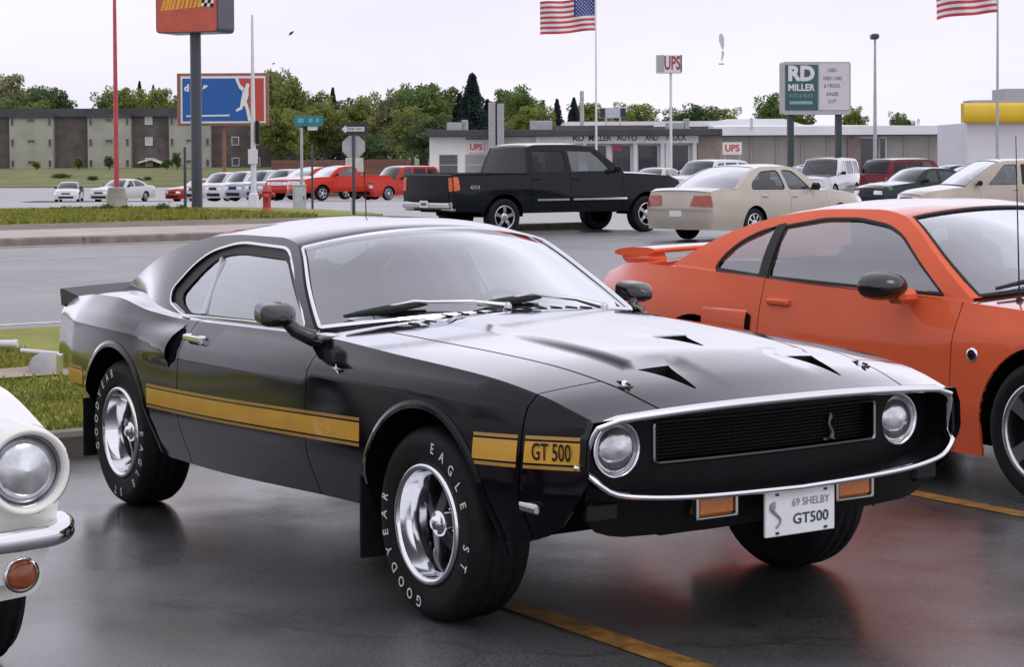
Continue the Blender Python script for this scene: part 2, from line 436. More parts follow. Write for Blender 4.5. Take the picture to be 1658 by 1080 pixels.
# ------------------------------------------------------------------ wheels
def make_tyre(r, w, rr, grooves=True):
    h = w / 2
    p = [(rr - .004, -h + .03), (rr + .012, -h + .012), (r - .06, -h), (r - .022, -h + .008), (r - .006, -h + .03)]
    if grooves:
        for c in (-.045, 0, .045):
            p += [(r, c - .012), (r - .007, c - .006), (r - .007, c + .006), (r, c + .012)]
    p += [(r - .006, h - .03), (r - .022, h - .008), (r - .045, h - .001), (r - .06, h), (rr + .03, h - .004), (rr + .012, h - .012), (rr - .004, h - .03)]
    mb = MB(); mb.lathe(p, (0, -1, 0), n=48); return mb
def make_rim(style, r, w):
    """rim and spokes, outer side towards -y"""
    mb = MB(); h = w / 2; ax = (0, -1, 0)
    if style == 'magnum':
        mb.lathe([(r + .012, h - .012), (r + .010, h), (r - .004, h + .002), (r - .012, h - .012), (r - .016, h - .05), (r - .028, h - .055), (r - .031, h - .10), (r - .042, h - .105), (r - .045, h - .165)], ax, n=56)
        for k in range(5):
            a = k * 2 * math.pi / 5 + .3; c, s_ = math.cos(a), math.sin(a)
            L = r - .038; d0, d1 = h - .058, h - .115
            e = np.array([c, 0, s_]); t = np.array([-s_, 0, c]); y = np.array([0, -1., 0])
            for (wa, wb, mi, off) in ((.024, .017, 1, 0), (.029, .022, 0, -.004)):
                V = [e * .04 + t * wa + y * (d0 + off), e * .04 - t * wa + y * (d0 + off), e * L - t * wb + y * (d1 + off + .008), e * L + t * wb + y * (d1 + off + .008)]
                Q = [v - y * .03 for v in V]
                mb.poly(V[::-1], None, mi); mb.add(np.array(V + Q), [(0, 1, 5, 4), (1, 2, 6, 5), (2, 3, 7, 6), (3, 0, 4, 7)], mi=1)
        mb.lathe([(.050, h - .075), (.047, h - .055), (.038, h - .050), (.026, h - .046), (.020, h - .034), (.001, h - .031)], ax, n=24)
        mb.lathe([(r - .045, h - .125), (.02, h - .13)], ax, n=32, mi=2)
        for k in range(5):
            a = k * 2 * math.pi / 5 + .3 + .63
            mb.lathe([(.009, h - .13), (.009, h - .08), (.001, h - .075)], ax, (.062 * math.cos(a), 0, .062 * math.sin(a)), n=8)
    else:
        n, sw, dep, hubr = {'five': (5, .052, .03, .075), 'truck': (5, .05, .02, .085), 'cover': (9, .026, .012, .09), 'steel': (14, .016, .01, .1)}[style]
        mb.lathe([(r + .012, h - .012), (r + .010, h), (r - .006, h + .001), (r - .014, h - .012), (r - .022, h - .05), (r - .024, h - .09)], ax, n=40)
        mb.lathe([(r - .02, h - .07), (.02, h - .09)], ax, n=32, mi=2)
        for k in range(n):
            a = k * 2 * math.pi / n + .25; c, s_ = math.cos(a), math.sin(a)
            e = np.array([c, 0, s_]); t = np.array([-s_, 0, c]); y = np.array([0, -1., 0]); L = r - .012
            wb = sw * (1.15 if style == 'five' else 1.3)
            V = [e * hubr * .6 + t * sw * .8 + y * (h - dep), e * hubr * .6 - t * sw * .8 + y * (h - dep), e * L * .6 - t * sw * .62 + y * (h - dep + .012), e * L - t * wb * .6 + y * (h - .012), e * L + t * wb * .6 + y * (h - .012), e * L * .6 + t * sw * .62 + y * (h - dep + .012)]
            Q = [v - y * .035 for v in V]; N6 = 6
            mb.add(np.array(V), [(0, 5, 2, 1), (5, 4, 3, 2)])
            mb.add(np.array(V + Q), [(i, (i + 1) % N6, N6 + (i + 1) % N6, N6 + i) for i in range(N6)])
        mb.lathe([(hubr, h - dep - .01), (hubr * .95, h - dep + .006), (hubr * .5, h - dep + .012), (.001, h - dep + .014)], ax, n=24)
    return mb
WHEEL_CACHE = {}
def add_wheel(parent, x, y, r, w, rr, style, rim_mats, side, turn=0, lettering=None):
    """one wheel under parent; side -1: right-hand side of the car"""
    key = (style, r, w, rr, rim_mats[0].name)
    if key not in WHEEL_CACHE:
        d = MB(); d.lathe([(rr * .8, -w / 2 + .05), (rr * .7, w / 2 - .20), (.02, w / 2 - .202)], (0, -1, 0), n=28)
        t = make_tyre(r, w, rr); ri = make_rim(style, rr, w)
        WHEEL_CACHE[key] = []
        first = True
    else: first = False
    rz = (0 if side < 0 else math.pi) + turn
    if first:
        o = d.build('wheel', M_DARK, parent); a = t.build('tyre', M_RUBBER, o); b = ri.build('rim', rim_mats, o)
        WHEEL_CACHE[key] = (o.data, a.data, b.data)
    else:
        m = WHEEL_CACHE[key]; o = link('wheel', m[0], parent); link('tyre', m[1], o); link('rim', m[2], o)
    o.location = (x, y, r); o.rotation_euler = (0, random.uniform(-.5, .5) if not lettering else 0, rz)
    if lettering:
        mb = MB(); h = w / 2
        for txt, a0, da, rl, size in lettering:
            for i, ch in enumerate(txt):
                if ch == ' ': continue
                a = a0 - i * da           # clockwise seen from outside (-y side, x to the right)
                V, F = text_mesh(ch, size, 0, .012)
                e = np.array([math.cos(a), 0, math.sin(a)]); t = np.array([math.sin(a), 0, -math.cos(a)])
                P = e * rl + V[:, :1] * t * .8 + V[:, 1:2] * e * .95 + np.array([0, -h - .0015, 0])
                mb.add(P, F, np.tile(np.array([0, -1., 0]), (len(P), 1)))
        mb.build('lettering', M_WHITEL, o, kind='stuff')
    return o

# ------------------------------------------------------------------ car body surfaces
class Body:
    """car frame: x forward (front axle at 0), y to the car's left, z up. Right-hand surfaces have side -1."""
    def __init__(s, **k):
        s.__dict__.update(k)
        f = lambda a: a if callable(a) else pchip(a) if hasattr(a, '__len__') else (lambda t: np.full_like(np.asarray(t, float), a))
        s.sec = [(f(z), f(y)) for z, y in s.sec]
        s.crest, s.yc = s.sec[-1]
        s.lowf = f(s.low); s.crownf = f(s.crown)
        s.railf = f(s.rail) if getattr(s, 'rail', None) else None
        s.yrf = f(getattr(s, 'yroof', .6)); s.gcf = f(getattr(s, 'gcrown', .04)); s.gbf = f(getattr(s, 'gbow', 0.))
        s.bf, s.br = getattr(s, 'bow', (.06, .05)); s.extra = getattr(s, 'extra', None)
        s.inset = getattr(s, 'inset', .02); s.cpow = getattr(s, 'cpow', 2.2); s.bulge = getattr(s, 'bulge', .02)
        s.zmax = getattr(s, 'zmax', None) or (max(p[1] for p in s.rail) if getattr(s, 'rail', None) else 1.3)
        s.nose = getattr(s, 'nose', None); s.tail = getattr(s, 'tail', None)
    def yside(s, x, z):
        x = np.asarray(x, float); z = np.asarray(z, float)
        return rows_pchip([f(x) for f, _ in s.sec], [g(x) for _, g in s.sec], z)
    def side(s, sd, off=0.):
        return lambda x, z: np.stack([x + 0 * z, sd * (s.yside(x, z) + off), z + 0 * x], 1)
    def topz(s, u, q):
        z = s.crest(u) + s.crownf(u) * (1 - np.abs(q) ** s.cpow)
        return z
    def top(s, off=0.):
        def P(u, q):
            y = q * s.yc(u); x = u + s.bf * (1 - q * q) * sm(s.xf - .7, s.xf, u) - s.br * (1 - q * q) * sm(s.xr + .5, s.xr, u)
            z = s.topz(u, q)
            if s.extra: z = z + s.extra(x, y)
            return np.stack([x, y, z + off], 1)
        return P
    def topxy(s, off=0.):
        """same surface addressed by (x, y), away from the bowed ends"""
        def P(x, y):
            u = x; q = np.clip(y / s.yc(u), -1, 1); z = s.topz(u, q)
            if s.extra: z = z + s.extra(x, y)
            return np.stack([x, y, z + off], 1)
        return P
    def fascia(s, end, off=0.):
        def P(q, v):
            xe = s.xf if end > 0 else s.xr; xa = np.full_like(q, xe)
            zl, zc = s.lowf(xa), s.crest(xa); z0 = zl + v * (zc - zl)
            y = q * s.yside(xa, z0); z = z0 + np.clip(v, 0, 1.2) ** 3 * s.crownf(xa) * (1 - np.abs(q) ** s.cpow)
            b = (s.bf if end > 0 else s.br) * (1 - q * q); x = xe + end * b
            pr = s.nose if end > 0 else s.tail
            if pr: x = x + end * pchip(pr)(v) * (1 - np.abs(q) ** 6)
            return np.stack([x + end * off, y, z], 1)
        return P
    def yg(s, x, z):
        c = s.crest(x); t = np.clip((z - c) / (s.zmax - c), -.2, 1.2); yb = s.yc(x) - s.inset
        return yb + (s.yrf(x) - yb) * t + s.bulge * 4 * t * (1 - t)
    def gside(s, sd, off=0.):
        return lambda x, z: np.stack([x + 0 * z, sd * (s.yg(x, z) + off), z + 0 * x], 1)
    def gtop(s, off=0.):
        def P(u, q):
            zr = s.railf(u); y = q * s.yg(u, zr)
            return np.stack([u + s.gbf(u) * (1 - q * q), y, zr + s.gcf(u) * (1 - np.abs(q) ** s.cpow) + off], 1)
        return P
    def lowline(s, x0, x1):
        """lower edge of the side from x0 to x1 with the wheel arches"""
        pts = []; arcs = sorted(s.arches, key=lambda a: a[0])
        x = x0; xs = []
        cur = x0
        for (xc, zc, Rr) in arcs:
            a, b = xc - Rr, xc + Rr
            if b <= x0 or a >= x1: continue
            if a > cur:
                for t in np.linspace(cur, a, max(2, int((a - cur) / .08) + 2)): pts.append((t, float(s.lowf(t))))
            t0 = max(a, x0); t1 = min(b, x1)
            th0 = math.acos(np.clip((t0 - xc) / Rr, -1, 1)); th1 = math.acos(np.clip((t1 - xc) / Rr, -1, 1))
            for th in np.linspace(th0, th1, 28): pts.append((xc + Rr * math.cos(th), zc + Rr * math.sin(th)))
            cur = t1
        if cur < x1:
            for t in np.linspace(cur, x1, max(2, int((x1 - cur) / .08) + 2)): pts.append((t, float(s.lowf(t))))
        return pts
    def side_outline(s, x0, x1, top=None, gap=0.):
        x0 += gap; x1 -= gap; top = top or (lambda t: float(s.crest(t)))
        lo = s.lowline(x0, x1); n = max(3, int((x1 - x0) / .05) + 2)
        hi = [(t, top(t)) for t in np.linspace(x1, x0, n)]
        P = lo + hi; out = [P[0]]
        for p in P[1:]:
            if abs(p[0] - out[-1][0]) + abs(p[1] - out[-1][1]) > 1e-4: out.append(p)
        if abs(out[0][0] - out[-1][0]) + abs(out[0][1] - out[-1][1]) < 1e-4: out.pop()
        return out
    def green_outline(s, xa, xb, eps=.003):
        """greenhouse side between x = xa (rear) and xb (front)"""
        xs = np.linspace(xa, xb, int((xb - xa) / .05) + 2)
        lo = [(t, float(s.crest(t))) for t in xs]; hi = [(t, max(float(s.railf(t)), float(s.crest(t)) + eps)) for t in xs[::-1]]
        return lo + hi
    def wells(s, root, depth=.42, mat=None):
        for (xc, zc, Rr) in s.arches:
            for sd in (-1, 1):
                mb = MB(); th = np.linspace(0, math.pi, 22)
                xa = xc + Rr * np.cos(th); za = zc + Rr * np.sin(th); ya = s.yside(xa, za) - .008
                A = np.stack([xa, sd * ya, za], 1); B = np.stack([xa, sd * (ya - depth), za], 1); n = len(A)
                V = np.concatenate([A, B]); mb.add(V, [(i, i + 1, n + i + 1, n + i) for i in range(n - 1)])
                mb.add(B, [tuple(range(n))]); mb.build('wheel_well', mat or M_DARK, root)
    def belly(s, mb, z=None, mi=0):
        z = z or float(s.lowf((s.xf + s.xr) / 2)) + .03; a = sorted(s.arches); yw = float(s.yside(-1., z + .1)) - .10
        mb.box(((s.xf + s.xr) / 2, 0, z + .04), (s.xf - s.xr - .25, yw * 2 - .75, .08), mi=mi)
        mb.box(((a[0][0] + a[-1][0]) / 2, 0, z + .05), (a[-1][0] - a[0][0] - 2 * a[0][2], yw * 2 - .02, .09), mi=mi)
def frame_strip(mb, lift, poly, w, hgt=.006, mi=0, closed=True):
    """raised trim strip following a line on a surface: poly in (u, v), width w outwards"""
    P = np.array(poly, float); n = len(P)
    T = unit(np.roll(P, -1, 0) - np.roll(P, 1, 0)) if closed else unit(np.gradient(P, axis=0))
    Nn = np.stack([T[:, 1], -T[:, 0]], 1); Q = P + Nn * w
    A, B = lift(P[:, 0], P[:, 1]), lift(Q[:, 0], Q[:, 1]); e = 1e-4
    nv = unit(np.cross(lift(P[:, 0] + e, P[:, 1]) - lift(P[:, 0] - e, P[:, 1]), lift(P[:, 0], P[:, 1] + e) - lift(P[:, 0], P[:, 1] - e)))
    if hgt < 0: nv, hgt = -nv, -hgt
    sec = np.stack([A - nv * .004, A + nv * hgt * .7, (A + B) / 2 + nv * hgt * 1.25, B + nv * hgt * .7, B - nv * .004], 1)
    m = 5; F = []
    for i in range(n if closed else n - 1):
        j = (i + 1) % n
        for k in range(m - 1): F.append((i * m + k, i * m + k + 1, j * m + k + 1, j * m + k))
    V = sec.reshape(-1, 3)
    f0 = F[0]; g = np.cross(V[f0[1]] - V[f0[0]], V[f0[2]] - V[f0[0]])
    c = V[list(f0)].mean(0) - (A[0] + B[0]) / 2
    # orient by the outer faces
    f1 = F[1]; g = np.cross(V[f1[1]] - V[f1[0]], V[f1[2]] - V[f1[0]])
    if g @ nv[0] < 0: F = [f[::-1] for f in F]
    mb.add(V, F, mi=mi)

# ------------------------------------------------------------------ terrain
_fl = pchip([(0, 0), (56, 0), (70, -.15), (105, -.70), (137, -1.42), (160, -1.25), (180, -1.05), (270, .2), (400, .6), (1500, 1.5)])
_fr = pchip([(0, 0), (40, 0), (50, -.26), (70, -.28), (110, -.36), (150, -.42), (200, -.4), (300, .3), (400, .6), (1500, 1.5)])
def hgt(x, y):
    x = np.asarray(x, float); y = np.asarray(y, float)
    D = (x - CAM[0]) * DX[0] + (y - CAM[1]) * DX[1]; Lr = (x - CAM[0]) * RX[0] + (y - CAM[1]) * RX[1]
    k = sm(-.02, .12, Lr / np.maximum(D, 1.)); D = np.maximum(D, 0)
    return _fl(D) * (1 - k) + _fr(D) * k
def gz(x, y): return float(hgt(np.array([x]), np.array([y]))[0])
def put(px, depth): x, y = at(px, depth); return (x, y, gz(x, y))
def sheet(name, poly, m, off=0., step=2., thick=0., label=None, kind='structure', fine=None):
    mb = MB(); lift = lambda x, y: np.stack([x + 0 * y, y + 0 * x, hgt(x, y) + off], 1)
    mb.panel(np.array(poly, float), lift, step=step, thick=thick, sign=1, fine=fine)
    return tag(mb.build(name, m), label, kind=kind)
def from_view(*pd): return [at(p, d) for p, d in pd]

def asphalt(name, c1, c2, r0, r1, scale=1.2, bump=.3, wet=.8, wr_=(.16, .34)):
    m = bpy.data.materials.new(name); m.use_nodes = True; t = m.node_tree; b = t.nodes['Principled BSDF']
    tc = nd(t, 'ShaderNodeTexCoord')
    n = nd(t, 'ShaderNodeTexNoise'); n.inputs['Scale'].default_value = scale; n.inputs['Detail'].default_value = 8; n.inputs['Roughness'].default_value = .6
    n3 = nd(t, 'ShaderNodeTexNoise'); n3.inputs['Scale'].default_value = 70; n3.inputs['Detail'].default_value = 5; n3.inputs['Roughness'].default_value = .75
    ng = nd(t, 'ShaderNodeTexNoise'); ng.inputs['Scale'].default_value = 95; ng.inputs['Detail'].default_value = 3
    for q in (n, n3, ng): t.links.new(tc.outputs['Object'], q.inputs['Vector'])
    r = nd(t, 'ShaderNodeValToRGB'); r.color_ramp.elements[0].position = .3; r.color_ramp.elements[1].position = .7
    r.color_ramp.elements[0].color = (*c1, 1); r.color_ramp.elements[1].color = (*c2, 1)
    t.links.new(n.outputs[0], r.inputs[0])
    mx = nd(t, 'ShaderNodeMix', data_type='RGBA', blend_type='MULTIPLY'); mx.inputs[0].default_value = .95
    r2 = nd(t, 'ShaderNodeValToRGB'); r2.color_ramp.elements[0].position = .35; r2.color_ramp.elements[0].color = (.35, .35, .35, 1); r2.color_ramp.elements[1].position = .65; r2.color_ramp.elements[1].color = (1.6, 1.58, 1.55, 1)
    t.links.new(n3.outputs[0], r2.inputs[0])
    nw = nd(t, 'ShaderNodeTexNoise'); nw.inputs['Scale'].default_value = 1.1; nw.inputs['Detail'].default_value = 6; t.links.new(tc.outputs['Object'], nw.inputs['Vector'])
    vm = nd(t, 'ShaderNodeVectorMath', operation='MULTIPLY_ADD'); vm.inputs[1].default_value = (.9, .9, .9); t.links.new(nw.outputs['Color'], vm.inputs[0]); t.links.new(tc.outputs['Object'], vm.inputs[2])
    vo = nd(t, 'ShaderNodeTexVoronoi', feature='DISTANCE_TO_EDGE'); vo.inputs['Scale'].default_value = .38; t.links.new(vm.outputs[0], vo.inputs['Vector'])
    rc = nd(t, 'ShaderNodeValToRGB'); rc.color_ramp.elements[0].position = .0; rc.color_ramp.elements[0].color = (.45, .45, .45, 1); rc.color_ramp.elements[1].position = .006; rc.color_ramp.elements[1].color = (1, 1, 1, 1); t.links.new(vo.outputs['Distance'], rc.inputs[0])
    mc = nd(t, 'ShaderNodeMix', data_type='RGBA', blend_type='MULTIPLY'); mc.inputs[0].default_value = .8; t.links.new(r.outputs[0], mc.inputs[6]); t.links.new(rc.outputs[0], mc.inputs[7])
    t.links.new(mc.outputs[2], mx.inputs[6]); t.links.new(r2.outputs[0], mx.inputs[7]); t.links.new(mx.outputs[2], b.inputs['Base Color'])
    mr = nd(t, 'ShaderNodeMapRange'); mr.inputs[1].default_value = .35; mr.inputs[2].default_value = .65; mr.inputs[3].default_value = r0; mr.inputs[4].default_value = r1
    t.links.new(n.outputs[0], mr.inputs[0]); t.links.new(mr.outputs[0], b.inputs['Roughness'])
    # film of rain water: mirrors more towards grazing angles, broken up in patches
    mr2 = nd(t, 'ShaderNodeMapRange'); mr2.inputs[1].default_value = .35; mr2.inputs[2].default_value = .65; mr2.inputs[3].default_value = wr_[0]; mr2.inputs[4].default_value = wr_[1]; t.links.new(n.outputs[0], mr2.inputs[0])
    gl = nd(t, 'ShaderNodeBsdfGlossy'); t.links.new(mr2.outputs[0], gl.inputs['Roughness'])
    mr3 = nd(t, 'ShaderNodeMapRange'); mr3.inputs[1].default_value = .35; mr3.inputs[2].default_value = .65; mr3.inputs[3].default_value = 1.; mr3.inputs[4].default_value = .62; t.links.new(n.outputs[0], mr3.inputs[0])
    gz_ = grazing(t, .02, wet, .75); mm = nd(t, 'ShaderNodeMath', operation='MULTIPLY'); t.links.new(gz_.outputs[0], mm.inputs[0]); t.links.new(mr3.outputs[0], mm.inputs[1])
    ms = nd(t, 'ShaderNodeMixShader'); t.links.new(mm.outputs[0], ms.inputs[0]); t.links.new(b.outputs[0], ms.inputs[1]); t.links.new(gl.outputs[0], ms.inputs[2]); t.links.new(ms.outputs[0], t.nodes['Material Output'].inputs[0])
    b.inputs['Specular IOR Level'].default_value = .2
    bp = nd(t, 'ShaderNodeBump'); bp.inputs['Strength'].default_value = bump; bp.inputs['Distance'].default_value = .008
    t.links.new(ng.outputs[0], bp.inputs['Height']); t.links.new(bp.outputs[0], b.inputs['Normal'])
    bp2 = nd(t, 'ShaderNodeBump'); bp2.inputs['Strength'].default_value = bump * .25; bp2.inputs['Distance'].default_value = .004; t.links.new(ng.outputs[0], bp2.inputs['Height']); t.links.new(bp2.outputs[0], gl.inputs['Normal'])
    MATS[name] = m; return m
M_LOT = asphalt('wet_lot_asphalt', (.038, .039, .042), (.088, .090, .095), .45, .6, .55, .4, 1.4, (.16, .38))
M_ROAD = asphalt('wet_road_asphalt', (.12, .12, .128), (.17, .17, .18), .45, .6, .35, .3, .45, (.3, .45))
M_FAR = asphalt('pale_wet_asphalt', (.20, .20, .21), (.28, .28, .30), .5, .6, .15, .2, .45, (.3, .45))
M_CONC = pbr('damp_concrete', (.34, .30, .28), .6, var=.22, vs=2.5, bump=.2, bs=60)
M_KERB = pbr('kerb_concrete', (.20, .165, .145), .65, var=.3, vs=4, bump=.3, bs=50)
M_DIRT = pbr('bare_earth', (.17, .13, .10), .8, var=.25, vs=2)
M_LINEY = pbr('worn_yellow_paint', (.27, .135, .03), .5, var=.45, vs=14)
M_LINEW = pbr('worn_white_paint', (.55, .55, .56), .5, var=.25, vs=9)
def grassmat(name, c1, c2, c3, scale=.9):
    m = pbr(name, c2, .75, var=0); t = m.node_tree; b = t.nodes['Principled BSDF']; tc = nd(t, 'ShaderNodeTexCoord')
    n = nd(t, 'ShaderNodeTexNoise'); n.inputs['Scale'].default_value = scale; n.inputs['Detail'].default_value = 9; n.inputs['Roughness'].default_value = .7
    t.links.new(tc.outputs['Object'], n.inputs['Vector'])
    r = nd(t, 'ShaderNodeValToRGB'); e = r.color_ramp.elements; e[0].position = .33; e[0].color = (*c1, 1); e[1].position = .68; e[1].color = (*c3, 1); k = e.new(.5); k.color = (*c2, 1)
    t.links.new(n.outputs[0], r.inputs[0]); t.links.new(r.outputs[0], b.inputs['Base Color'])
    n2 = nd(t, 'ShaderNodeTexNoise'); n2.inputs['Scale'].default_value = 25; n2.inputs['Detail'].default_value = 4; t.links.new(tc.outputs['Object'], n2.inputs['Vector'])
    bp = nd(t, 'ShaderNodeBump'); bp.inputs['Strength'].default_value = .8; bp.inputs['Distance'].default_value = .05; t.links.new(n2.outputs[0], bp.inputs['Height']); t.links.new(bp.outputs[0], b.inputs['Normal'])
    return m
M_GRASS = grassmat('spring_grass', (.13, .155, .02), (.235, .25, .032), (.33, .30, .07))
M_GRASSF = grassmat('far_grass', (.08, .10, .025), (.14, .15, .035), (.22, .20, .07), .15)

# the big sheet under everything, then the surfaces laid on it
gx = np.concatenate([np.linspace(-1400, -420, 12), np.linspace(-400, -60, 50), np.linspace(-56, 20, 30), np.linspace(30, 300, 12)]); gy = np.concatenate([np.linspace(-900, -60, 14), np.linspace(-50, 320, 90), np.linspace(340, 1400, 14)])
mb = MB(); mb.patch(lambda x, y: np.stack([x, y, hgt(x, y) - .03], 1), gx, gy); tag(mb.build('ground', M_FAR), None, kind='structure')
sheet('parking_lot', [(-4.2, -60), (60, -60), (60, 60), (-4.2, 60)], M_LOT, 0., 6.)
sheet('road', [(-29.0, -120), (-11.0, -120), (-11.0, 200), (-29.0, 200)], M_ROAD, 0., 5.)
sheet('grass_strip', [(-11.0, -60), (-4.36, -60), (-4.36, 60), (-11.0, 60)], M_GRASS, .10, 4.)
def slab_run(name, x0, x1, y0, y1, z0, z1, seg, m, gap=.012):
    """a run of separate concrete lengths along y, one parent"""
    par = MB(); par.box(((x0 + x1) / 2, (y0 + y1) / 2, (z0 + z1) / 2 - .05), (x1 - x0 - .02, y1 - y0, z1 - z0 - .06)); par = tag(par.build(name, m), None, kind='structure')
    me = None; n = int((y1 - y0) / seg)
    for i in range(n):
        y = y0 + (i + .5) * seg
        if me is None:
            mb = MB(); mb.box((0, 0, 0), (x1 - x0, seg - gap, z1 - z0), ch=.025); o = mb.build('kerb_stone', m, par); me = o.data
        else: o = link('kerb_stone', me, par)
        o.location = ((x0 + x1) / 2, y, (z0 + z1) / 2 + .002 * random.uniform(-1, 1))
slab_run('kerb', -4.36, -4.2, -10, 20, -.05, .14, 3., M_KERB)
slab_run('far_kerb', -29.25, -29.0, -30, 21, -.05, .15, 3., M_KERB)
sheet('gutter', [(-29.0, -60), (-28.5, -60), (-28.5, 21), (-29.0, 21)], M_CONC, .006, 3.)
sheet('footway', [(-33.2, -60), (-29.25, -60), (-29.25, 20), (-33.2, 20)], pbr('pale_footway', (.40, .35, .33), .55, var=.15, vs=1.2, bump=.2, bs=40), .145, 3.)
sheet('verge', [(-36.6, -60), (-33.2, -60), (-33.2, 19), (-36.6, 18)], M_DIRT, .147, 3.)
sheet('garden_path', [(-7.75, -20), (-7.15, -20), (-7.15, 12), (-7.75, 12)], pbr('worn_path', (.33, .27, .2), .8, var=.2, vs=3), .112, 1.)
isl = [(-36.6, -60), (-36.6, 16.0), (-37.4, 19.4)] + from_view((620, 49.5), (600, 51), (520, 54.5), (430, 57), (300, 58.5), (150, 60), (60, 58), (-150, 58)) + [(-60, -60)]
sheet('grass_island', isl, M_GRASS, .15, 3., thick=.15)
for x, wd in ((-12.6, .13), (-24.3, .10)): sheet('road_line', [(x, -60), (x + wd, -60), (x + wd, 120), (x, 120)], M_LINEW, .004, 6.)
for y in (-6.1, -3.3, -.5, 2.3, 5.1, 7.9): sheet('parking_line', [(-.75 if y == -.5 else -4.1, y - .055), (1.75, y - .055), (1.75, y + .055), (-.75 if y == -.5 else -4.1, y + .055)], M_LINEY, .004, 1.)
sheet('far_lawn', from_view((-600, 182), (330, 182), (470, 150), (560, 150), (640, 260), (640, 300), (-600, 300)), M_GRASSF, .03, 12.)
sheet('far_lawn', from_view((640, 300), (-700, 300), (-900, 900), (2600, 900), (2300, 300)), M_GRASSF, .02, 40.)
sheet('median_grass', from_view((30, 118), (60, 112), (330, 118), (330, 128), (60, 124)), M_GRASSF, .05, 4.)

# blades of grass on the strip behind the cars: uncountable
def blades(name, label, n, region, z, hh, m, wide=.012):
    x = rng.uniform(region[0], region[1], n); y = rng.uniform(region[2], region[3], n); x = np.where((x > -7.78) & (x < -7.12), x - .7, x); a = rng.uniform(0, 2 * math.pi, n); h = hh * rng.uniform(.5, 1.3, n)
    P = np.stack([x, y, hgt(x, y) + z], 1); t = np.stack([np.cos(a), np.sin(a), 0 * a], 1) * wide; l = np.stack([np.cos(a * 3), np.sin(a * 3), 0 * a], 1) * (h * .45)[:, None]
    V = np.stack([P - t, P + t, P + l * .35 + np.array([0, 0, 1.]) * (h * .6)[:, None] + t * .6, P + l + np.array([0, 0, 1.]) * h[:, None]], 1).reshape(-1, 3)
    me = bpy.data.meshes.new(name); F = [f for i in range(n) for f in ((4 * i, 4 * i + 1, 4 * i + 2), (4 * i, 4 * i + 2, 4 * i + 3))]
    me.from_pydata(V.tolist(), [], F); me.materials.append(m); return tag(link(name, me), label, 'grass', kind='stuff')
blades('grass', 'short green grass on the strip behind the parked cars', 30000, (-10.9, -4.4, -2.4, .9), .10, .035, M_GRASS, .008)
blades('grass', 'yellow green grass on the island across the road', 30000, (-47, -36.6, 4.5, 18.), .15, .10, M_GRASS, .03)

# ------------------------------------------------------------------ trees and shrubs
def leafmat(name, c, v=.35):
    m = pbr(name, c, .6, var=0, spec=.25); t = m.node_tree; b = t.nodes['Principled BSDF']
    tc = nd(t, 'ShaderNodeTexCoord'); n = nd(t, 'ShaderNodeTexNoise'); n.inputs['Scale'].default_value = .55; n.inputs['Detail'].default_value = 6
    t.links.new(tc.outputs['Object'], n.inputs['Vector']); r = nd(t, 'ShaderNodeValToRGB')
    r.color_ramp.elements[0].position = .34; r.color_ramp.elements[1].position = .66
    r.color_ramp.elements[0].color = (c[0] * (1 - v), c[1] * (1 - v), c[2] * (1 - v), 1); r.color_ramp.elements[1].color = (c[0] * (1 + v * 1.3), c[1] * (1 + v), c[2] * (1 + v * .4), 1)
    t.links.new(n.outputs[0], r.inputs[0]); t.links.new(r.outputs[0], b.inputs['Base Color'])
    tl = nd(t, 'ShaderNodeBsdfTranslucent'); t.links.new(r.outputs[0], tl.inputs[0]); mx = nd(t, 'ShaderNodeMixShader'); mx.inputs[0].default_value = .42
    t.links.new(b.outputs[0], mx.inputs[1]); t.links.new(tl.outputs[0], mx.inputs[2]); t.links.new(mx.outputs[0], t.nodes['Material Output'].inputs[0]); return m
LEAF = [leafmat('mid_green_leaves', (.150, .225, .075)), leafmat('dark_green_leaves', (.110, .170, .075)), leafmat('spring_yellow_leaves', (.22, .265, .085)), leafmat('grey_green_leaves', (.24, .265, .14)), leafmat('spruce_needles', (.032, .058, .058), .3)]
BARK = pbr('grey_bark', (.09, .075, .062), .85, var=.3, vs=5, bump=.5, bs=12)
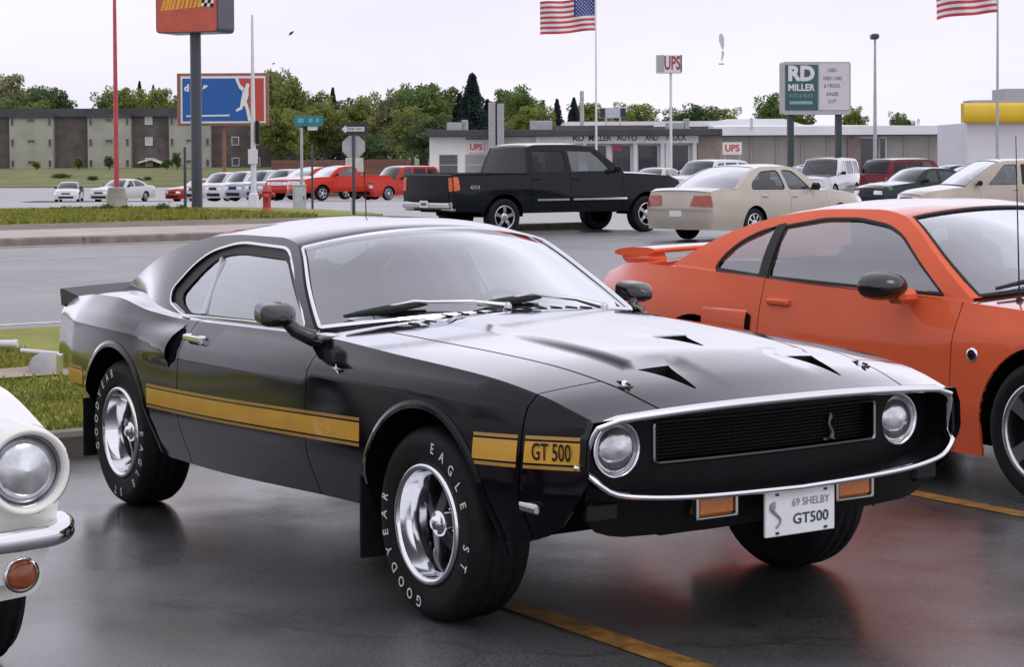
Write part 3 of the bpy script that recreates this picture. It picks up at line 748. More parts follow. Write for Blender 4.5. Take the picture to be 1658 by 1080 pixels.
def crown_mesh(kind, seed, nclump=150, per=64, leaf=.40):
    """unit tree (height 10 m): leaf faces spread through uneven clumps"""
    g = np.random.default_rng(seed); C = []; Rr = []
    if kind == 'conifer':
        for i in range(nclump):
            h = 1.2 + 8.6 * (i / nclump); rad = (10 - h) * .34 * g.uniform(.35, 1.15); a = i * 2.4 + g.uniform(-.4, .4)
            C.append((rad * math.cos(a), rad * math.sin(a), h)); Rr.append(.25 + (10 - h) * .085)
    else:
        wide, base, topz = {'broad': (3.9, 2.4, 9.6), 'round': (3.2, 3., 9.7), 'tall': (2.5, 2.2, 9.9), 'bush': (4.6, .5, 8.5)}[kind]
        lob = [(g.uniform(0, 2 * math.pi), g.uniform(.1, .62), g.uniform(.25, .85), g.uniform(.38, .55)) for _ in range(7)]
        for i in range(nclump):
            a, rr, hh, sz = lob[i % 7] if i % 3 else (g.uniform(0, 6.28), g.uniform(0, .8), g.uniform(.05, 1), .3)
            d = unit(g.normal(size=3)) * g.uniform(.5, 1.05) * sz
            C.append(((math.cos(a) * rr + d[0]) * wide, (math.sin(a) * rr + d[1]) * wide, base + (topz - base) * np.clip(hh + d[2] * .62, 0, 1.0))); Rr.append(g.uniform(.5, 1.0))
    C = np.array(C); Rr = np.array(Rr); n = len(C) * per
    ci = np.repeat(np.arange(len(C)), per); P = C[ci] + unit(g.normal(size=(n, 3))) * (Rr[ci] * g.uniform(.35, 1.1, n) ** .6)[:, None]
    if kind == 'conifer': P[:, 2] -= .25 * np.linalg.norm(P[:, :2] - 0, axis=1) * .4
    s = leaf * g.uniform(.5, 1.25, n)[:, None]; u = unit(g.normal(size=(n, 3))); w = unit(np.cross(u, g.normal(size=(n, 3))))
    V = np.stack([P - u * s * .5, P + w * s * .28, P + u * s * .5, P - w * s * .28], 1).reshape(-1, 3)
    return V, [(4 * i, 4 * i + 1, 4 * i + 2, 4 * i + 3) for i in range(n)], C
TREES = {}
def tree_meshes(kind, seed, mat):
    key = (kind, seed, mat.name)
    if key in TREES: return TREES[key]
    V, F, C = crown_mesh(kind, seed); me = bpy.data.meshes.new('crown'); me.from_pydata(V.tolist(), [], F); me.materials.append(mat)
    mb = MB(); g = np.random.default_rng(seed + 50)
    if kind == 'conifer': mb.tube([(0, 0, -.3), (0, 0, 5), (0, 0, 9.9)], [.2, .12, .02], 8)
    else:
        mb.tube([(0, 0, -.3), (.05, 0, 1.5), (.1, .05, 3.5), (.0, .1, 6.5)], [.3, .24, .19, .08], 9)
        for c in C[::6]:
            s = np.array([.08, .03, min(3.2, max(1.2, c[2] * .5))]); mb.tube([s, s * .5 + c * .5 + np.array([0, 0, -.3]), c], [.11, .07, .02], 6)
    t = mb.build('trunk', BARK); tm = t.data; bpy.data.objects.remove(t)
    TREES[key] = (me, tm); return TREES[key]
ORD = ['first', 'second', 'third', 'fourth', 'fifth', 'sixth', 'seventh', 'eighth', 'ninth', 'tenth', 'eleventh', 'twelfth', 'thirteenth', 'fourteenth', 'fifteenth', 'sixteenth', 'seventeenth', 'eighteenth', 'nineteenth', 'twentieth', '21st', '22nd', '23rd', '24th', '25th', '26th', '27th', '28th', '29th', '30th', '31st', '32nd', '33rd', '34th', '35th', '36th', '37th', '38th', '39th', '40th', '41st', '42nd', '43rd', '44th', '45th', '46th', '47th', '48th', '49th', '50th', '51st', '52nd', '53rd', '54th', '55th'] + ['%dth' % i if i % 10 not in (1, 2, 3) else '%d%s' % (i, ('st', 'nd', 'rd')[i % 10 - 1]) for i in range(56, 100)]
def tree(name, label, cat, px, top_y, wpx, D, kind, li, seed, group=None):
    """a tree standing D metres off, as tall as its top in the view asks"""
    x, y, z = put(px, D); H = CAM[2] + (254 - top_y) * D / FPX - z; s = H / 10
    k = wpx * D / FPX / {'broad': 7.6, 'round': 6.4, 'tall': 5.2, 'conifer': 5.6, 'bush': 9.}[kind]
    o = thing(name, label, cat, (x, y, z), random.uniform(0, 6.28), group); o.scale = (k, k, s)
    cm, tm = tree_meshes(kind, seed, LEAF[li]); link('trunk', tm, o); link('crown', cm, o); return o
WORDS = ['mid green leafy tree', 'dark green dense tree', 'yellow green spring tree', 'pale thin leaved tree', 'dark spruce']
belt = [  # across, top, width, distance, shape, leaves
 (-25, 122, 90, 330, 'round', 3), (20, 118, 85, 335, 'broad', 3), (62, 140, 60, 325, 'round', 1), (92, 142, 55, 330, 'tall', 1), (45, 160, 110, 315, 'broad', 0),
 (125, 172, 60, 330, 'bush', 0), (185, 146, 70, 330, 'broad', 0), (215, 140, 70, 326, 'round', 2), (228, 128, 26, 340, 'conifer', 4), (250, 134, 22, 342, 'conifer', 4), (262, 142, 70, 322, 'broad', 2), (300, 150, 70, 330, 'round', 0), (345, 150, 80, 330, 'broad', 2), (395, 140, 80, 328, 'broad', 0),
 (445, 118, 62, 285, 'tall', 3), (470, 128, 60, 280, 'tall', 2), (455, 175, 80, 262, 'broad', 2), (505, 152, 70, 290, 'round', 0), (540, 140, 34, 300, 'conifer', 4), (528, 165, 90, 268, 'broad', 2), (565, 158, 70, 290, 'broad', 1), (590, 160, 80, 272, 'round', 2), (625, 150, 80, 262, 'broad', 3), (610, 205, 90, 235, 'bush', 1), (655, 148, 60, 280, 'tall', 0),
 (690, 136, 95, 262, 'broad', 0), (668, 175, 70, 250, 'round', 2), (722, 142, 75, 268, 'round', 0), (700, 185, 90, 240, 'broad', 1), (766, 118, 66, 255, 'conifer', 4), (745, 150, 45, 262, 'conifer', 4), (790, 160, 40, 264, 'conifer', 4), (820, 146, 75, 270, 'broad', 1), (845, 142, 70, 262, 'broad', 0), (862, 175, 80, 248, 'round', 2), (880, 162, 28, 275, 'conifer', 4), (903, 160, 34, 280, 'conifer', 4), (930, 158, 34, 282, 'conifer', 4),
 (955, 170, 70, 300, 'round', 2), (985, 175, 80, 310, 'broad', 0), (1030, 170, 80, 318, 'broad', 2), (1105, 178, 60, 330, 'broad', 0), (1140, 172, 70, 330, 'round', 1), (1175, 178, 60, 335, 'broad', 2), (1245, 155, 60, 300, 'round', 0), (1290, 170, 60, 310, 'broad', 0), (1385, 178, 45, 320, 'round', 2), (1458, 186, 32, 330, 'round', 0), (1475, 190, 26, 330, 'bush', 1)]
for i in range(27):   # lower trees that close the belt
    belt.append((-40 + i * 40 + (i * 37) % 17 if i < 26 else 1200, 196 + (i * 13) % 17, 78, 300 + (i * 29) % 12, 'bush' if i % 2 else 'broad', (0, 2, 1, 2, 0)[i % 5]))
for i, (px, ty, w, D, k, li) in enumerate(sorted(belt)):
    nm = 'spruce_tree' if k == 'conifer' else 'leafy_tree'
    tree(nm, '%s, %s from the left in the far tree belt' % (WORDS[li], ORD[i]), 'tree', px, ty, w * 1.2, D, k, li, [1, 2, 3][i % 3], 'trees behind the lots')
for i, (px, ty, w, D, li) in enumerate([(60, 258, 16, 265, 2), (128, 252, 18, 262, 0), (178, 250, 20, 262, 1), (270, 255, 20, 262, 0), (288, 245, 18, 255, 1)]):
    tree('young_tree', 'small young tree before the flats, %s from the left' % ORD[i], 'tree', px, ty, w, D, 'tall', li, 2, 'young trees before the flats')
for i, (px, ty, w, D, li) in enumerate([(25, 288, 22, 205, 1), (100, 276, 40, 215, 1), (150, 280, 24, 205, 1), (225, 284, 16, 200, 1), (240, 282, 18, 205, 1)]):
    tree('shrub', 'low dark shrub on the far lawn, %s from the left' % ORD[i], 'shrub', px, ty, w, D, 'bush', li, 1, 'shrubs on the far lawn')
for i, (px, ty, w, D, li) in enumerate([(85, 329, 24, 54, 1), (105, 327, 28, 54, 0), (128, 328, 24, 54, 1), (152, 327, 22, 53.5, 0), (172, 323, 28, 53.5, 1), (202, 326, 24, 54, 1), (262, 322, 28, 53, 1), (296, 325, 22, 53, 1)]):
    tree('shrub', 'low round shrub on the grass island, %s from the left' % ORD[i], 'shrub', px, ty, w, D, 'bush', li, 3, 'shrubs on the grass island')

# ------------------------------------------------------------------ buildings
def ang(d): return math.atan2(RX[1], RX[0])        # a facade square to the view runs along RX
FACE = math.atan2(RX[1], RX[0])
def wbox(mb, x, y, z, dx, dy, dz, ch=0., mi=0): mb.box((x + dx / 2, y + dy / 2, z + dz / 2), (dx, dy, dz), ch=ch, mi=mi)
# local frame of a building: x to the right along the front, y away from the viewer, z up
BRICK = pbr('brown_brick', (.105, .088, .085), .8, var=.25, vs=.7, bump=.3, bs=6)
CREAM = pbr('cream_panel', (.34, .345, .30), .7, var=.12, vs=.5)
ROOFD = pbr('dark_roofing', (.055, .058, .066), .7, var=.2, vs=.4)
WHITEW = pbr('white_wall', (.80, .79, .76), .7, var=.08, vs=.4)
GLZ = pbr('dark_window_pane', (.03, .035, .045), .12, coat=.6, var=.2, vs=.6)
FRM = pbr('white_window_frame', (.65, .65, .66), .5, var=.05)
def window(parent, x, z, w, h, y=-.02, pane=GLZ, frame=FRM, t=.1, name='window'):
    mb = MB()
    for a, b, c, d in ((x, z, w, t), (x, z + h - t, w, t), (x, z + t, t, h - 2 * t), (x + w - t, z + t, t, h - 2 * t)): wbox(mb, a, y - .06, b, c, .10, d)
    mb2 = MB(); wbox(mb2, x + t, y - .02, z + t, w - 2 * t, .04, h - 2 * t)
    o = mb2.build(name, pane, parent); mb.build('window_frame', frame, o); return o
def flats():
    D = 285; px = D / FPX; x0, y0, z0 = put(-60, D); z0 -= .6
    o = thing('apartment_building', 'three storey brown brick flats with pale cream bays at left', 'building', (x0, y0, z0), FACE)
    X = lambda p: (p + 60) * px; Wd = X(470); Hh = CAM[2] + (254 - 172) * px - z0
    mb = MB(); wbox(mb, 0, 0, 0, Wd, 12, Hh - .7); mb.build('brick_wall', BRICK, o)
    mb = MB(); wbox(mb, -.4, -.5, Hh - 1.2, Wd + .8, 13, 1.2); mb.build('roof', ROOFD, o)
    st = Hh / 3.05
    for a, b in ((20, 90), (146, 215), (277, 344)):
        mb = MB(); wbox(mb, X(a), -1.2, 0, X(b) - X(a), 1.3, Hh - .9); bay = mb.build('cream_bay', CREAM, o); w = X(b) - X(a)
        mb = MB(); wbox(mb, X(a) - .2, -1.5, Hh - 1.35, w + .4, 1.6, .5); mb.build('bay_cornice', ROOFD, bay)
        for k in range(3):
            z = .7 + k * st
            window(bay, X(a) + .15, z, .6, 1.2, -1.21, frame=CREAM); window(bay, X(b) - .75, z, .6, 1.2, -1.21, frame=CREAM); window(bay, X(a) + w / 2 - .6, z + .5, 1.2, .6, -1.21, frame=CREAM)
    for a in (236, 376, 410, -20):
        for k in range(3): window(o, X(a), .8 + k * st, 1.1, 1.25, -.02, pane=GLZ if a not in (236,) else pbr('pale_blind', (.5, .5, .5), .4, var=.1))
    mb = MB()
    mb.poly([(X(228), -2.2, 1.4), (X(250), -2.2, 1.9), (X(268), -2.2, 1.2), (X(268), -.1, 1.4), (X(250), -.1, 2.1), (X(228), -.1, 1.6)], (0, 0, -.15)); mb.build('entrance_canopy', FRM, o)
    return o
flats()
def fence():
    x0, y0, z0 = put(440, 150); o = thing('wooden_fence', 'reddish brown board fence behind the red trucks', 'fence', (x0, y0, z0), FACE); px = 150 / FPX; L = 225 * px; n = 54; w = L / n
    M = pbr('red_brown_boards', (.17, .075, .058), .8, var=.25, vs=3); H = CAM[2] + (254 - 257) * px - z0; me = None
    mb = MB(); wbox(mb, 0, .06, .4, L, .06, .1); wbox(mb, 0, .06, H - .4, L, .06, .1); mb.build('fence_rail', M, o, kind='stuff')
    for i in range(n):
        if me is None: mb = MB(); mb.box((0, 0, H / 2), (w - .02, .04, H)); b = mb.build('fence_board', M, o); me = b.data
        else: b = link('fence_board', me, o)
        b.location = ((i + .5) * w, 0, .03 * random.uniform(-1, 1))
fence()
TXT = pbr('dark_sign_letters', (.03, .032, .04), .5, var=.1)
REDT = pbr('red_sign_paint', (.50, .045, .05), .5, var=.1)
GALV_ = pbr('roof_unit_grey', (.40, .41, .42), .5, .3, var=.12, vs=3)
def dealer():
    D = 150; px = D / FPX; x0, y0, z0 = put(696, D); z0 -= .1
    o = thing('dealership_building', 'low flat roofed white showroom with dark fascia and sign letters', 'building', (x0, y0, z0), FACE)
    X = lambda p: (p - 696) * px; Z = lambda y: CAM[2] + (254 - y) * px - z0
    mb = MB(); wbox(mb, 0, 0, 0, X(800), 14, Z(221)); wbox(mb, X(800), .6, 0, X(1130) - X(800), 13.4, Z(221) - .02); mb.build('wall', WHITEW, o)
    mb = MB(); wbox(mb, X(1130), 0, 0, X(1166) - X(1130), 14, Z(217)); mb.build('brick_wall', pbr('tan_brick', (.27, .23, .20), .8, var=.2, vs=1.5, bump=.2, bs=8), o)
    mb = MB(); wbox(mb, -.2, -.9, Z(221), X(1166) + .3, 15, Z(210) - Z(221), ch=.05); mb.build('roof', ROOFD, o)
    mb = MB(); wbox(mb, X(905), 2, Z(210), X(1062) - X(905), 10, Z(203) - Z(210)); mb.build('upper_roof', pbr('brown_roof', (.12, .095, .09), .7, var=.2, vs=.8), o)
    # workshop openings at the left end
    for a, b, t in ((712, 741, 250), (754, 786, 250)):
        mb = MB(); wbox(mb, X(a), -.06, 0, X(b) - X(a), .1, Z(t)); dr = mb.build('garage_door', pbr('garage_panel', (.10, .10, .11), .5, var=.15) if a == 712 else pbr('grey_garage_panel', (.32, .32, .31), .5, var=.1), o)
        for k in range(1, 4): mb = MB(); wbox(mb, X(a), -.09, Z(t) * k / 4, X(b) - X(a), .04, .05); mb.build('door_rib', M_STEEL, dr)
    mb = MB(); wbox(mb, X(759), -.14, Z(247), X(784) - X(759), .12, Z(229) - Z(247)); s = mb.build('wall_sign', pbr('pale_sign', (.72, .66, .64), .5, var=.05), o)
    mb = MB(); letters(mb, 'UPS', ((X(759) + X(784)) / 2, -.15, (Z(247) + Z(229)) / 2), (1, 0, 0), (0, 0, 1), .5, bold=.04, width=(X(784) - X(759)) * .8, height=.5); mb.build('lettering', REDT, s, kind='stuff')
    mb = MB(); wbox(mb, X(755), -.1, Z(225.5), X(790) - X(755), .08, .12); mb.build('blue_band', pbr('blue_band', (.08, .12, .32), .5, var=.05), o)
    # showroom front: posts, panes, fascia with letters
    mb = MB(); wbox(mb, X(868), -.12, Z(233), X(1131) - X(868), .15, Z(216.5) - Z(233)); f = mb.build('fascia_sign', pbr('pale_fascia', (.76, .74, .74), .6, var=.12, vs=2), o)
    mb = MB()
    for word, a, b in (('RD', 928, 946), ('MILLER', 953, 990), ('AUTO', 999, 1032), ('AND', 1045, 1066), ('TRUCK', 1077, 1112)):
        letters(mb, word, ((X(a) + X(b)) / 2, -.13, Z(224.5)), (1, 0, 0), (0, 0, 1), .5, bold=.02, width=X(b) - X(a), height=.46)
    mb.build('lettering', TXT, f, kind='stuff')
    for a, b in ((880, 940), (950, 985), (990, 1024), (1032, 1068), (1084, 1118)):
        window(o, X(a), .25, X(b) - X(a), Z(233) - .28, .56, t=.12)
    for a in (944, 1026, 1070, 1078, 1122): mb = MB(); wbox(mb, X(a), -.1, 0, .3, .3, Z(233)); mb.build('post', FRM, o)
    mb = MB(); wbox(mb, X(992), .4, Z(245), .75, .06, .45); mb.build('window_poster', pbr('red_poster', (.42, .06, .12), .5, var=.2), o)
    mb = MB(); wbox(mb, X(1168), -1, Z(252) , X(1199) - X(1168), .15, Z(232) - Z(252)); s = mb.build('wall_sign', pbr('pale_sign', (.72, .66, .64), .5), o)
    mb = MB(); letters(mb, 'UPS', ((X(1168) + X(1199)) / 2, -1.01, Z(242)), (1, 0, 0), (0, 0, 1), .5, bold=.03, width=1.1, height=.55); mb.build('lettering', REDT, s, kind='stuff')
    for a in (1171, 1195): mb = MB(); wbox(mb, X(a), -.94, 0, .06, .06, Z(252)); mb.build('sign_leg', M_STEEL, o)
    # roof sign
    mb = MB(); wbox(mb, X(976), 4, Z(190), X(1018) - X(976), .3, Z(173) - Z(190)); rs = mb.build('roof_sign', pbr('pale_roof_sign', (.5, .52, .62), .5, var=.15), o)
    for a in (976, 1010): mb = MB(); wbox(mb, X(a), 3.95, Z(189), .4, .1, Z(174) - Z(189)); mb.build('roof_sign_end', TXT, rs)
    for a in (985, 1008): mb = MB(); wbox(mb, X(a), 4.1, Z(204), .12, .12, Z(189) - Z(204)); mb.build('roof_sign_leg', M_STEEL, rs)
    for a, w_, h_ in ((720, 1.6, .7), (745, .5, .9), (860, 1.8, .8), (1090, 1.4, .6), (1120, .4, .9)): mb = MB(); wbox(mb, X(a), 6, Z(210), w_, 1.4, h_, ch=.04); mb.build('roof_unit', GALV_, o)
    mb = MB(); mb.tube([(X(798), -.2, Z(222)), (X(798), -.2, .1)], .06, 8); mb.build('downpipe', GALV_, o)
    # stone pylon standing through the roof
    mb = MB(); wbox(mb, X(792), -1.3, 0, X(803) - X(792), 1.2, Z(166)); wbox(mb, X(806), -1.3, 0, X(817) - X(806), 1.2, Z(168)); wbox(mb, X(803) + .01, -1., 0, X(806) - X(803) - .02, .7, Z(170), mi=1)
    py = mb.build('sign_pylon', [pbr('pylon_concrete', (.36, .35, .37), .7, var=.15), pbr('pylon_slot', (.12, .12, .14), .6)], o)
dealer()
def long_shed():
    D = 200; px = D / FPX; x0, y0, z0 = put(925, D); z0 -= .1
    o = thing('long_shed', 'long low building with broad white metal roof behind the showroom', 'building', (x0, y0, z0), FACE); X = lambda p: (p - 925) * px; Z = lambda y: CAM[2] + (254 - y) * px - z0
    WR = pbr('white_metal_roof', (.70, .71, .74), .45, var=.06, vs=.3); TAN = pbr('grey_tan_siding', (.30, .28, .255), .7, var=.1, vs=.4)
    mb = MB(); wbox(mb, X(1160), 0, 0, X(1566) - X(1160), 18, Z(222)); mb.build('wall', TAN, o)
    me = None
    for i in range(10):
        if me is None: mb = MB(); mb.box((0, 0, Z(224) / 2), (.22, .12, Z(224))); p_ = mb.build('siding_rib', TAN, o); me = p_.data
        else: p_ = link('siding_rib', me, o)
        p_.location = (X(1175) + i * (X(1560) - X(1175)) / 9.3, -.06, 0)
    mb = MB(); a, b = X(1155), X(1566)
    V = [(a, -1.2, Z(221)), (b, -1.2, Z(221)), (b, -1.2, Z(207)), (a, -1.2, Z(207)), (a, 9, Z(200)), (b, 9, Z(205)), (a, 19, Z(221)), (b, 19, Z(221))]
    mb.add(np.array(V), [(0, 1, 2, 3), (3, 2, 5, 4), (4, 5, 7, 6), (0, 3, 4, 6), (1, 7, 5, 2), (0, 6, 7, 1)]); rf = mb.build('roof', WR, o)
    mb = MB(); a, b, m_ = X(1180), X(1330), X(1240); V = [(a, 8, Z(205)), (b, 8, Z(205)), (m_ + 3, 8, Z(192)), (m_ - 3, 8, Z(192)), (a, 26, Z(205)), (b, 26, Z(205)), (m_ + 3, 26, Z(192)), (m_ - 3, 26, Z(192))]
    mb.add(np.array(V), [(0, 1, 2, 3), (0, 3, 7, 4), (3, 2, 6, 7), (1, 5, 6, 2), (5, 4, 7, 6)]); mb.build('raised_roof', WR, o)
    mb = MB(); wbox(mb, 0, 6, 0, X(1170), 14, Z(205)); mb.build('rear_wall', TAN, o)
    mb = MB(); wbox(mb, -.5, 5, Z(205), X(1190), 16, Z(196) - Z(205)); mb.build('rear_roof', WR, o)
    mb = MB(); wbox(mb, X(1213), -1.25, Z(212), .25, .2, Z(193) - Z(212)); mb.build('vent_pipe', M_STEEL, o)
    window(o, X(1385), .2, 3.2, Z(228), -.03); mb = MB(); wbox(mb, X(1372), -.4, 0, 1.3, .5, Z(226)); mb.build('doorway', pbr('rust_doorway', (.2, .15, .13), .7, var=.2), o)
long_shed()
def station():
    D = 115; px = D / FPX; x0, y0, z0 = put(1562, D); z0 -= .1
    o = thing('service_station', 'white station building with bright yellow rounded roof band at right', 'building', (x0, y0, z0), FACE); X = lambda p: (p - 1562) * px; Z = lambda y: CAM[2] + (254 - y) * px - z0
    mb = MB(); wbox(mb, X(1566), 0, 0, 9, 8, Z(203)); mb.build('wall', pbr('pale_lilac_wall', (.66, .65, .69), .6, var=.05, vs=.6), o)
    YEL = pbr('bright_yellow_band', (.72, .47, .012), .35, coat=.4, var=.05, vs=2)
    zb, zt = Z(203), Z(171); h = zt - zb; n = 12; t = np.linspace(-math.pi / 2, math.pi / 2, n)
    prof = [(-.45 - .22 * math.cos(a), zb + h / 2 + h / 2 * math.sin(a)) for a in t]; prof = [(.2, zb)] + prof + [(.2, zt)]
    A = np.array([(X(1557), y, z) for y, z in prof]); Bq = A + np.array([10.2, 0, 0]); N = len(A)
    mb = MB(); mb.add(np.concatenate([A, Bq]), [(i, N + i, N + i + 1, i + 1) for i in range(N - 1)]); mb.add(A, [tuple(range(N))]); mb.add(Bq, [tuple(range(N))[::-1]]); mb.build('yellow_band', YEL, o)
    mb = MB(); wbox(mb, X(1572), -.2, zt, 9, 2.2, Z(166) - zt); wbox(mb, X(1640), 2, Z(166) + .01, 3.5, 3, Z(146) - Z(166)); mb.build('roof', pbr('grey_roof_slab', (.38, .38, .40), .6, var=.1), o)
station()

# ------------------------------------------------------------------ signs, poles, flags
DKP = pbr('dark_painted_post', (.035, .042, .06), .4, coat=.3, var=.15, vs=2)
GALV = pbr('galvanised_steel', (.42, .43, .45), .45, .6, var=.12, vs=4)
WHP = pbr('white_painted_pole', (.66, .67, .70), .45, var=.06)
def ztop(y, D, z0): return CAM[2] + (254 - y) * D / FPX - z0
def burger_sign():
    D = 54.5; p = list(put(319, D)); p[2] += .15; z0 = p[2]
    o = thing('pylon_sign', 'red and yellow pylon sign box on a dark pole', 'sign', p, FACE + R(-62))
    zb = ztop(52, D, z0); mb = MB(); mb.tube([(0, 0, -.1), (0, 0, zb + .3)], .155, 16); mb.build('sign_post', DKP, o)
    # face looks along local -y; local x to the right of the face
    o.rotation_euler = (0, 0, FACE - R(20)); Wd, Dp, Hh = 1.95, .95, 2.3; zc = zb + Hh / 2
    DKB = pbr('navy_sign_case', (.022, .025, .045), .4, coat=.3, var=.1)
    mb = MB(); prof = rounded([(-Wd / 2, zb), (Wd / 2, zb), (Wd / 2, zb + Hh), (-Wd / 2, zb + Hh)], .14, 5)
    A = [(a, -Dp / 2, b) for a, b in prof]; mb.poly(A, (0, Dp, 0)); cs = mb.build('sign_case', DKB, o)
    f = rounded([(-Wd / 2 + .03, zb + .03), (Wd / 2 - .03, zb + .03), (Wd / 2 - .03, zb + Hh - .03), (-Wd / 2 + .03, zb + Hh - .03)], .12, 5)
    mb = MB(); mb.poly([(a, -Dp / 2 - .012, b) for a, b in f], (0, .01, 0)); fa = mb.build('sign_face', pbr('red_sign_face', (.50, .075, .035), .35, coat=.3, var=.12, vs=3), o)
    mb = MB(); YL = pbr('yellow_sign_strokes', (.75, .38, .03), .4, var=.1)
    rr = random.Random(3); x = -Wd / 2 + .16
    while x < Wd / 2 - .62:
        w = rr.uniform(.07, .12); hh = rr.uniform(.34, .52); zz = zb + .62 + (x + Wd / 2) * .06
        P = [(x, -Dp / 2 - .02, zz), (x + w, -Dp / 2 - .02, zz), (x + w + .14, -Dp / 2 - .02, zz + hh), (x + .14, -Dp / 2 - .02, zz + hh)]; mb.poly(P, (0, .01, 0)); x += w + rr.uniform(.02, .06)
    mb.build('sign_strokes', YL, fa, kind='stuff')
    mb = MB(); bx, bz = Wd / 2 - .52, zb + .72
    for i in range(4):
        for j in range(5):
            c0 = np.array([bx + i * .095 + j * .02, -Dp / 2 - .022, bz + j * .10 - i * .01]); mb.poly([c0, c0 + (.09, 0, 0), c0 + (.11, 0, .095), c0 + (.02, 0, .095)], (0, .01, 0), mi=(i + j) % 2)
    mb.build('checkered_flag', [M_WHITEL, M_BLACK], fa, kind='stuff')
burger_sign()
def billboard():
    D = 215; px = D / FPX; p = list(put(363, D)); z0 = p[2]; o = thing('billboard', 'blue and red billboard with white player figure in a brown frame', 'billboard', p, FACE)
    X = lambda q: (q - 363) * px; Z = lambda y: ztop(y, D, z0); fr = lambda a, b, c, d: (X(a), X(b), Z(d), Z(c))
    def plate(nm, m, a, b, t, bt, y, par, th=.1): mb = MB(); mb.box(((X(a) + X(b)) / 2, y, (Z(t) + Z(bt)) / 2), (X(b) - X(a), th, Z(t) - Z(bt)), ch=.02); return mb.build(nm, m, par)
    FR = pbr('brown_billboard_frame', (.27, .12, .085), .6, var=.15)
    back = plate('billboard_frame', FR, 289, 437, 116, 201, 0, o, .5)
    wt = plate('white_border', pbr('billboard_white', (.72, .73, .76), .5, var=.04), 295, 432, 121, 197, -.30, o)
    plate('blue_field', pbr('billboard_blue', (.008, .095, .36), .45, var=.06), 298, 410, 124.5, 193.5, -.37, o, .06)
    mb = MB(); RDm = pbr('billboard_red', (.48, .055, .045), .45, var=.06)
    P = [(387, 124.5), (429.5, 124.5), (429.5, 193.5), (409, 193.5), (407, 180), (404, 165), (404, 150), (399, 140), (392, 137)]
    mb.poly([(X(a), -.41, Z(b)) for a, b in P][::-1], (0, .03, 0)); mb.build('red_field', RDm, o)
    mb = MB()
    for P in ([(383, 124), (388, 124), (392, 135), (399, 141), (397, 147), (390, 141)], [(396, 141), (400, 139), (401, 133), (405, 132.5), (407, 136), (405, 141), (405, 152), (402, 162), (406, 176), (409, 193.5), (404, 193.5), (400, 172), (397, 168), (394, 175), (385, 178.5), (384, 175), (391, 171), (393, 158), (395, 150)]):
        mb.poly([(X(a), -.46, Z(b)) for a, b in P][::-1], (0, .03, 0))
    mb.build('white_figure', pbr('billboard_white', (.72, .73, .76), .5), o, kind='stuff')
    mb = MB(); letters(mb, 'd', (X(305), -.41, Z(140)), (1, 0, 0), (0, 0, 1), 1., bold=.05, width=.55, height=.8)
    for P in ([(330, 142), (333, 135), (340, 136), (336, 140)], [(304, 184), (374, 183), (374, 185.5), (304, 186.5)]): mb.poly([(X(a), -.41, Z(b)) for a, b in P], (0, .02, 0))
    mb.build('billboard_print', pbr('billboard_white', (.72, .73, .76), .5), o, kind='stuff')
    for q in (318, 363, 410): mb = MB(); mb.box((X(q), .5, Z(200) / 2), (.35, .35, Z(200))); mb.build('billboard_post', FR, o)
billboard()
def pole(name, label, px, D, ytop, r0, r1, m, base=None, cat='pole', off=.0, extra=None):
    p = list(put(px, D)); p[2] += off; o = thing(name, label, cat, p, FACE); H = ztop(ytop, D, p[2]); mb = MB(); mb.tube([(0, 0, -.1), (0, 0, H * .5), (0, 0, H)], [r0, (r0 + r1) / 2, r1], 12); mb.build('pole', m, o)
    if base: mb = MB(); mb.box((0, 0, base[1] / 2), (base[0], base[0], base[1]), ch=.05, taper=(.8, .8)); mb.build('pole_base', base[2], o)
    if extra: extra(o, H, D / FPX)
    return o
pole('flag_pole', 'tall red painted pole on the grass island at left', 189, 57, -90, .085, .04, pbr('red_painted_pole', (.48, .05, .06), .4, coat=.3, var=.1), (.55, .62, M_CONC), off=.15)
def lamp_extra(o, H, px):
    mb = MB(); mb.box((0, -.12, H * .275), (.30, .04, .46), ch=.01); mb.build('small_sign', WHP, o)
    mb = MB(); mb.box((.14, -.1, H * .40), (.13, .12, .72), ch=.03); mb.build('dark_box', M_BLACK, o)
pole('street_light_pole', 'slim pale pole with small white sign beside the billboard', 411, 60, 22, .10, .035, WHP, (.34, .55, WHP), off=.0, extra=lamp_extra)
pole('thin_post', 'thin dark post left of the dark sign pole', 300, 56, 235, .045, .04, DKP, off=.15)
pole('thin_post', 'thin dark post right of the grey utility cabinet', 506, 55.5, 232, .035, .03, DKP, off=.1)
def street_sign():
    D = 58; px = D / FPX; p = list(put(489, D)); z0 = p[2]; o = thing('street_name_sign', 'teal street name sign on a grey post above the cabinet', 'sign', p, FACE); H = ztop(205, D, z0)
    mb = MB(); mb.tube([(0, 0, -.1), (0, 0, H)], .045, 10); mb.build('sign_post', GALV, o)
    mb = MB(); mb.box((.22, 0, ztop(194, D, z0)), (.86, .03, .32), ch=.01); s = mb.build('name_blade', pbr('teal_sign', (.008, .17, .22), .4, coat=.3, var=.08), o)
    mb = MB()
    for a, w in ((-.02, .18), (.28, .12), (.48, .10)): mb.box((a, -.019, ztop(193, D, z0)), (w, .006, .13))
    mb.build('sign_strokes', pbr('pale_teal_strokes', (.12, .38, .46), .5), s, kind='stuff')
    mb = MB(); mb.box((.33, .03, ztop(206, D, z0)), (.3, .02, .12), ch=.01); mb.build('small_plate', WHP, o)
street_sign()
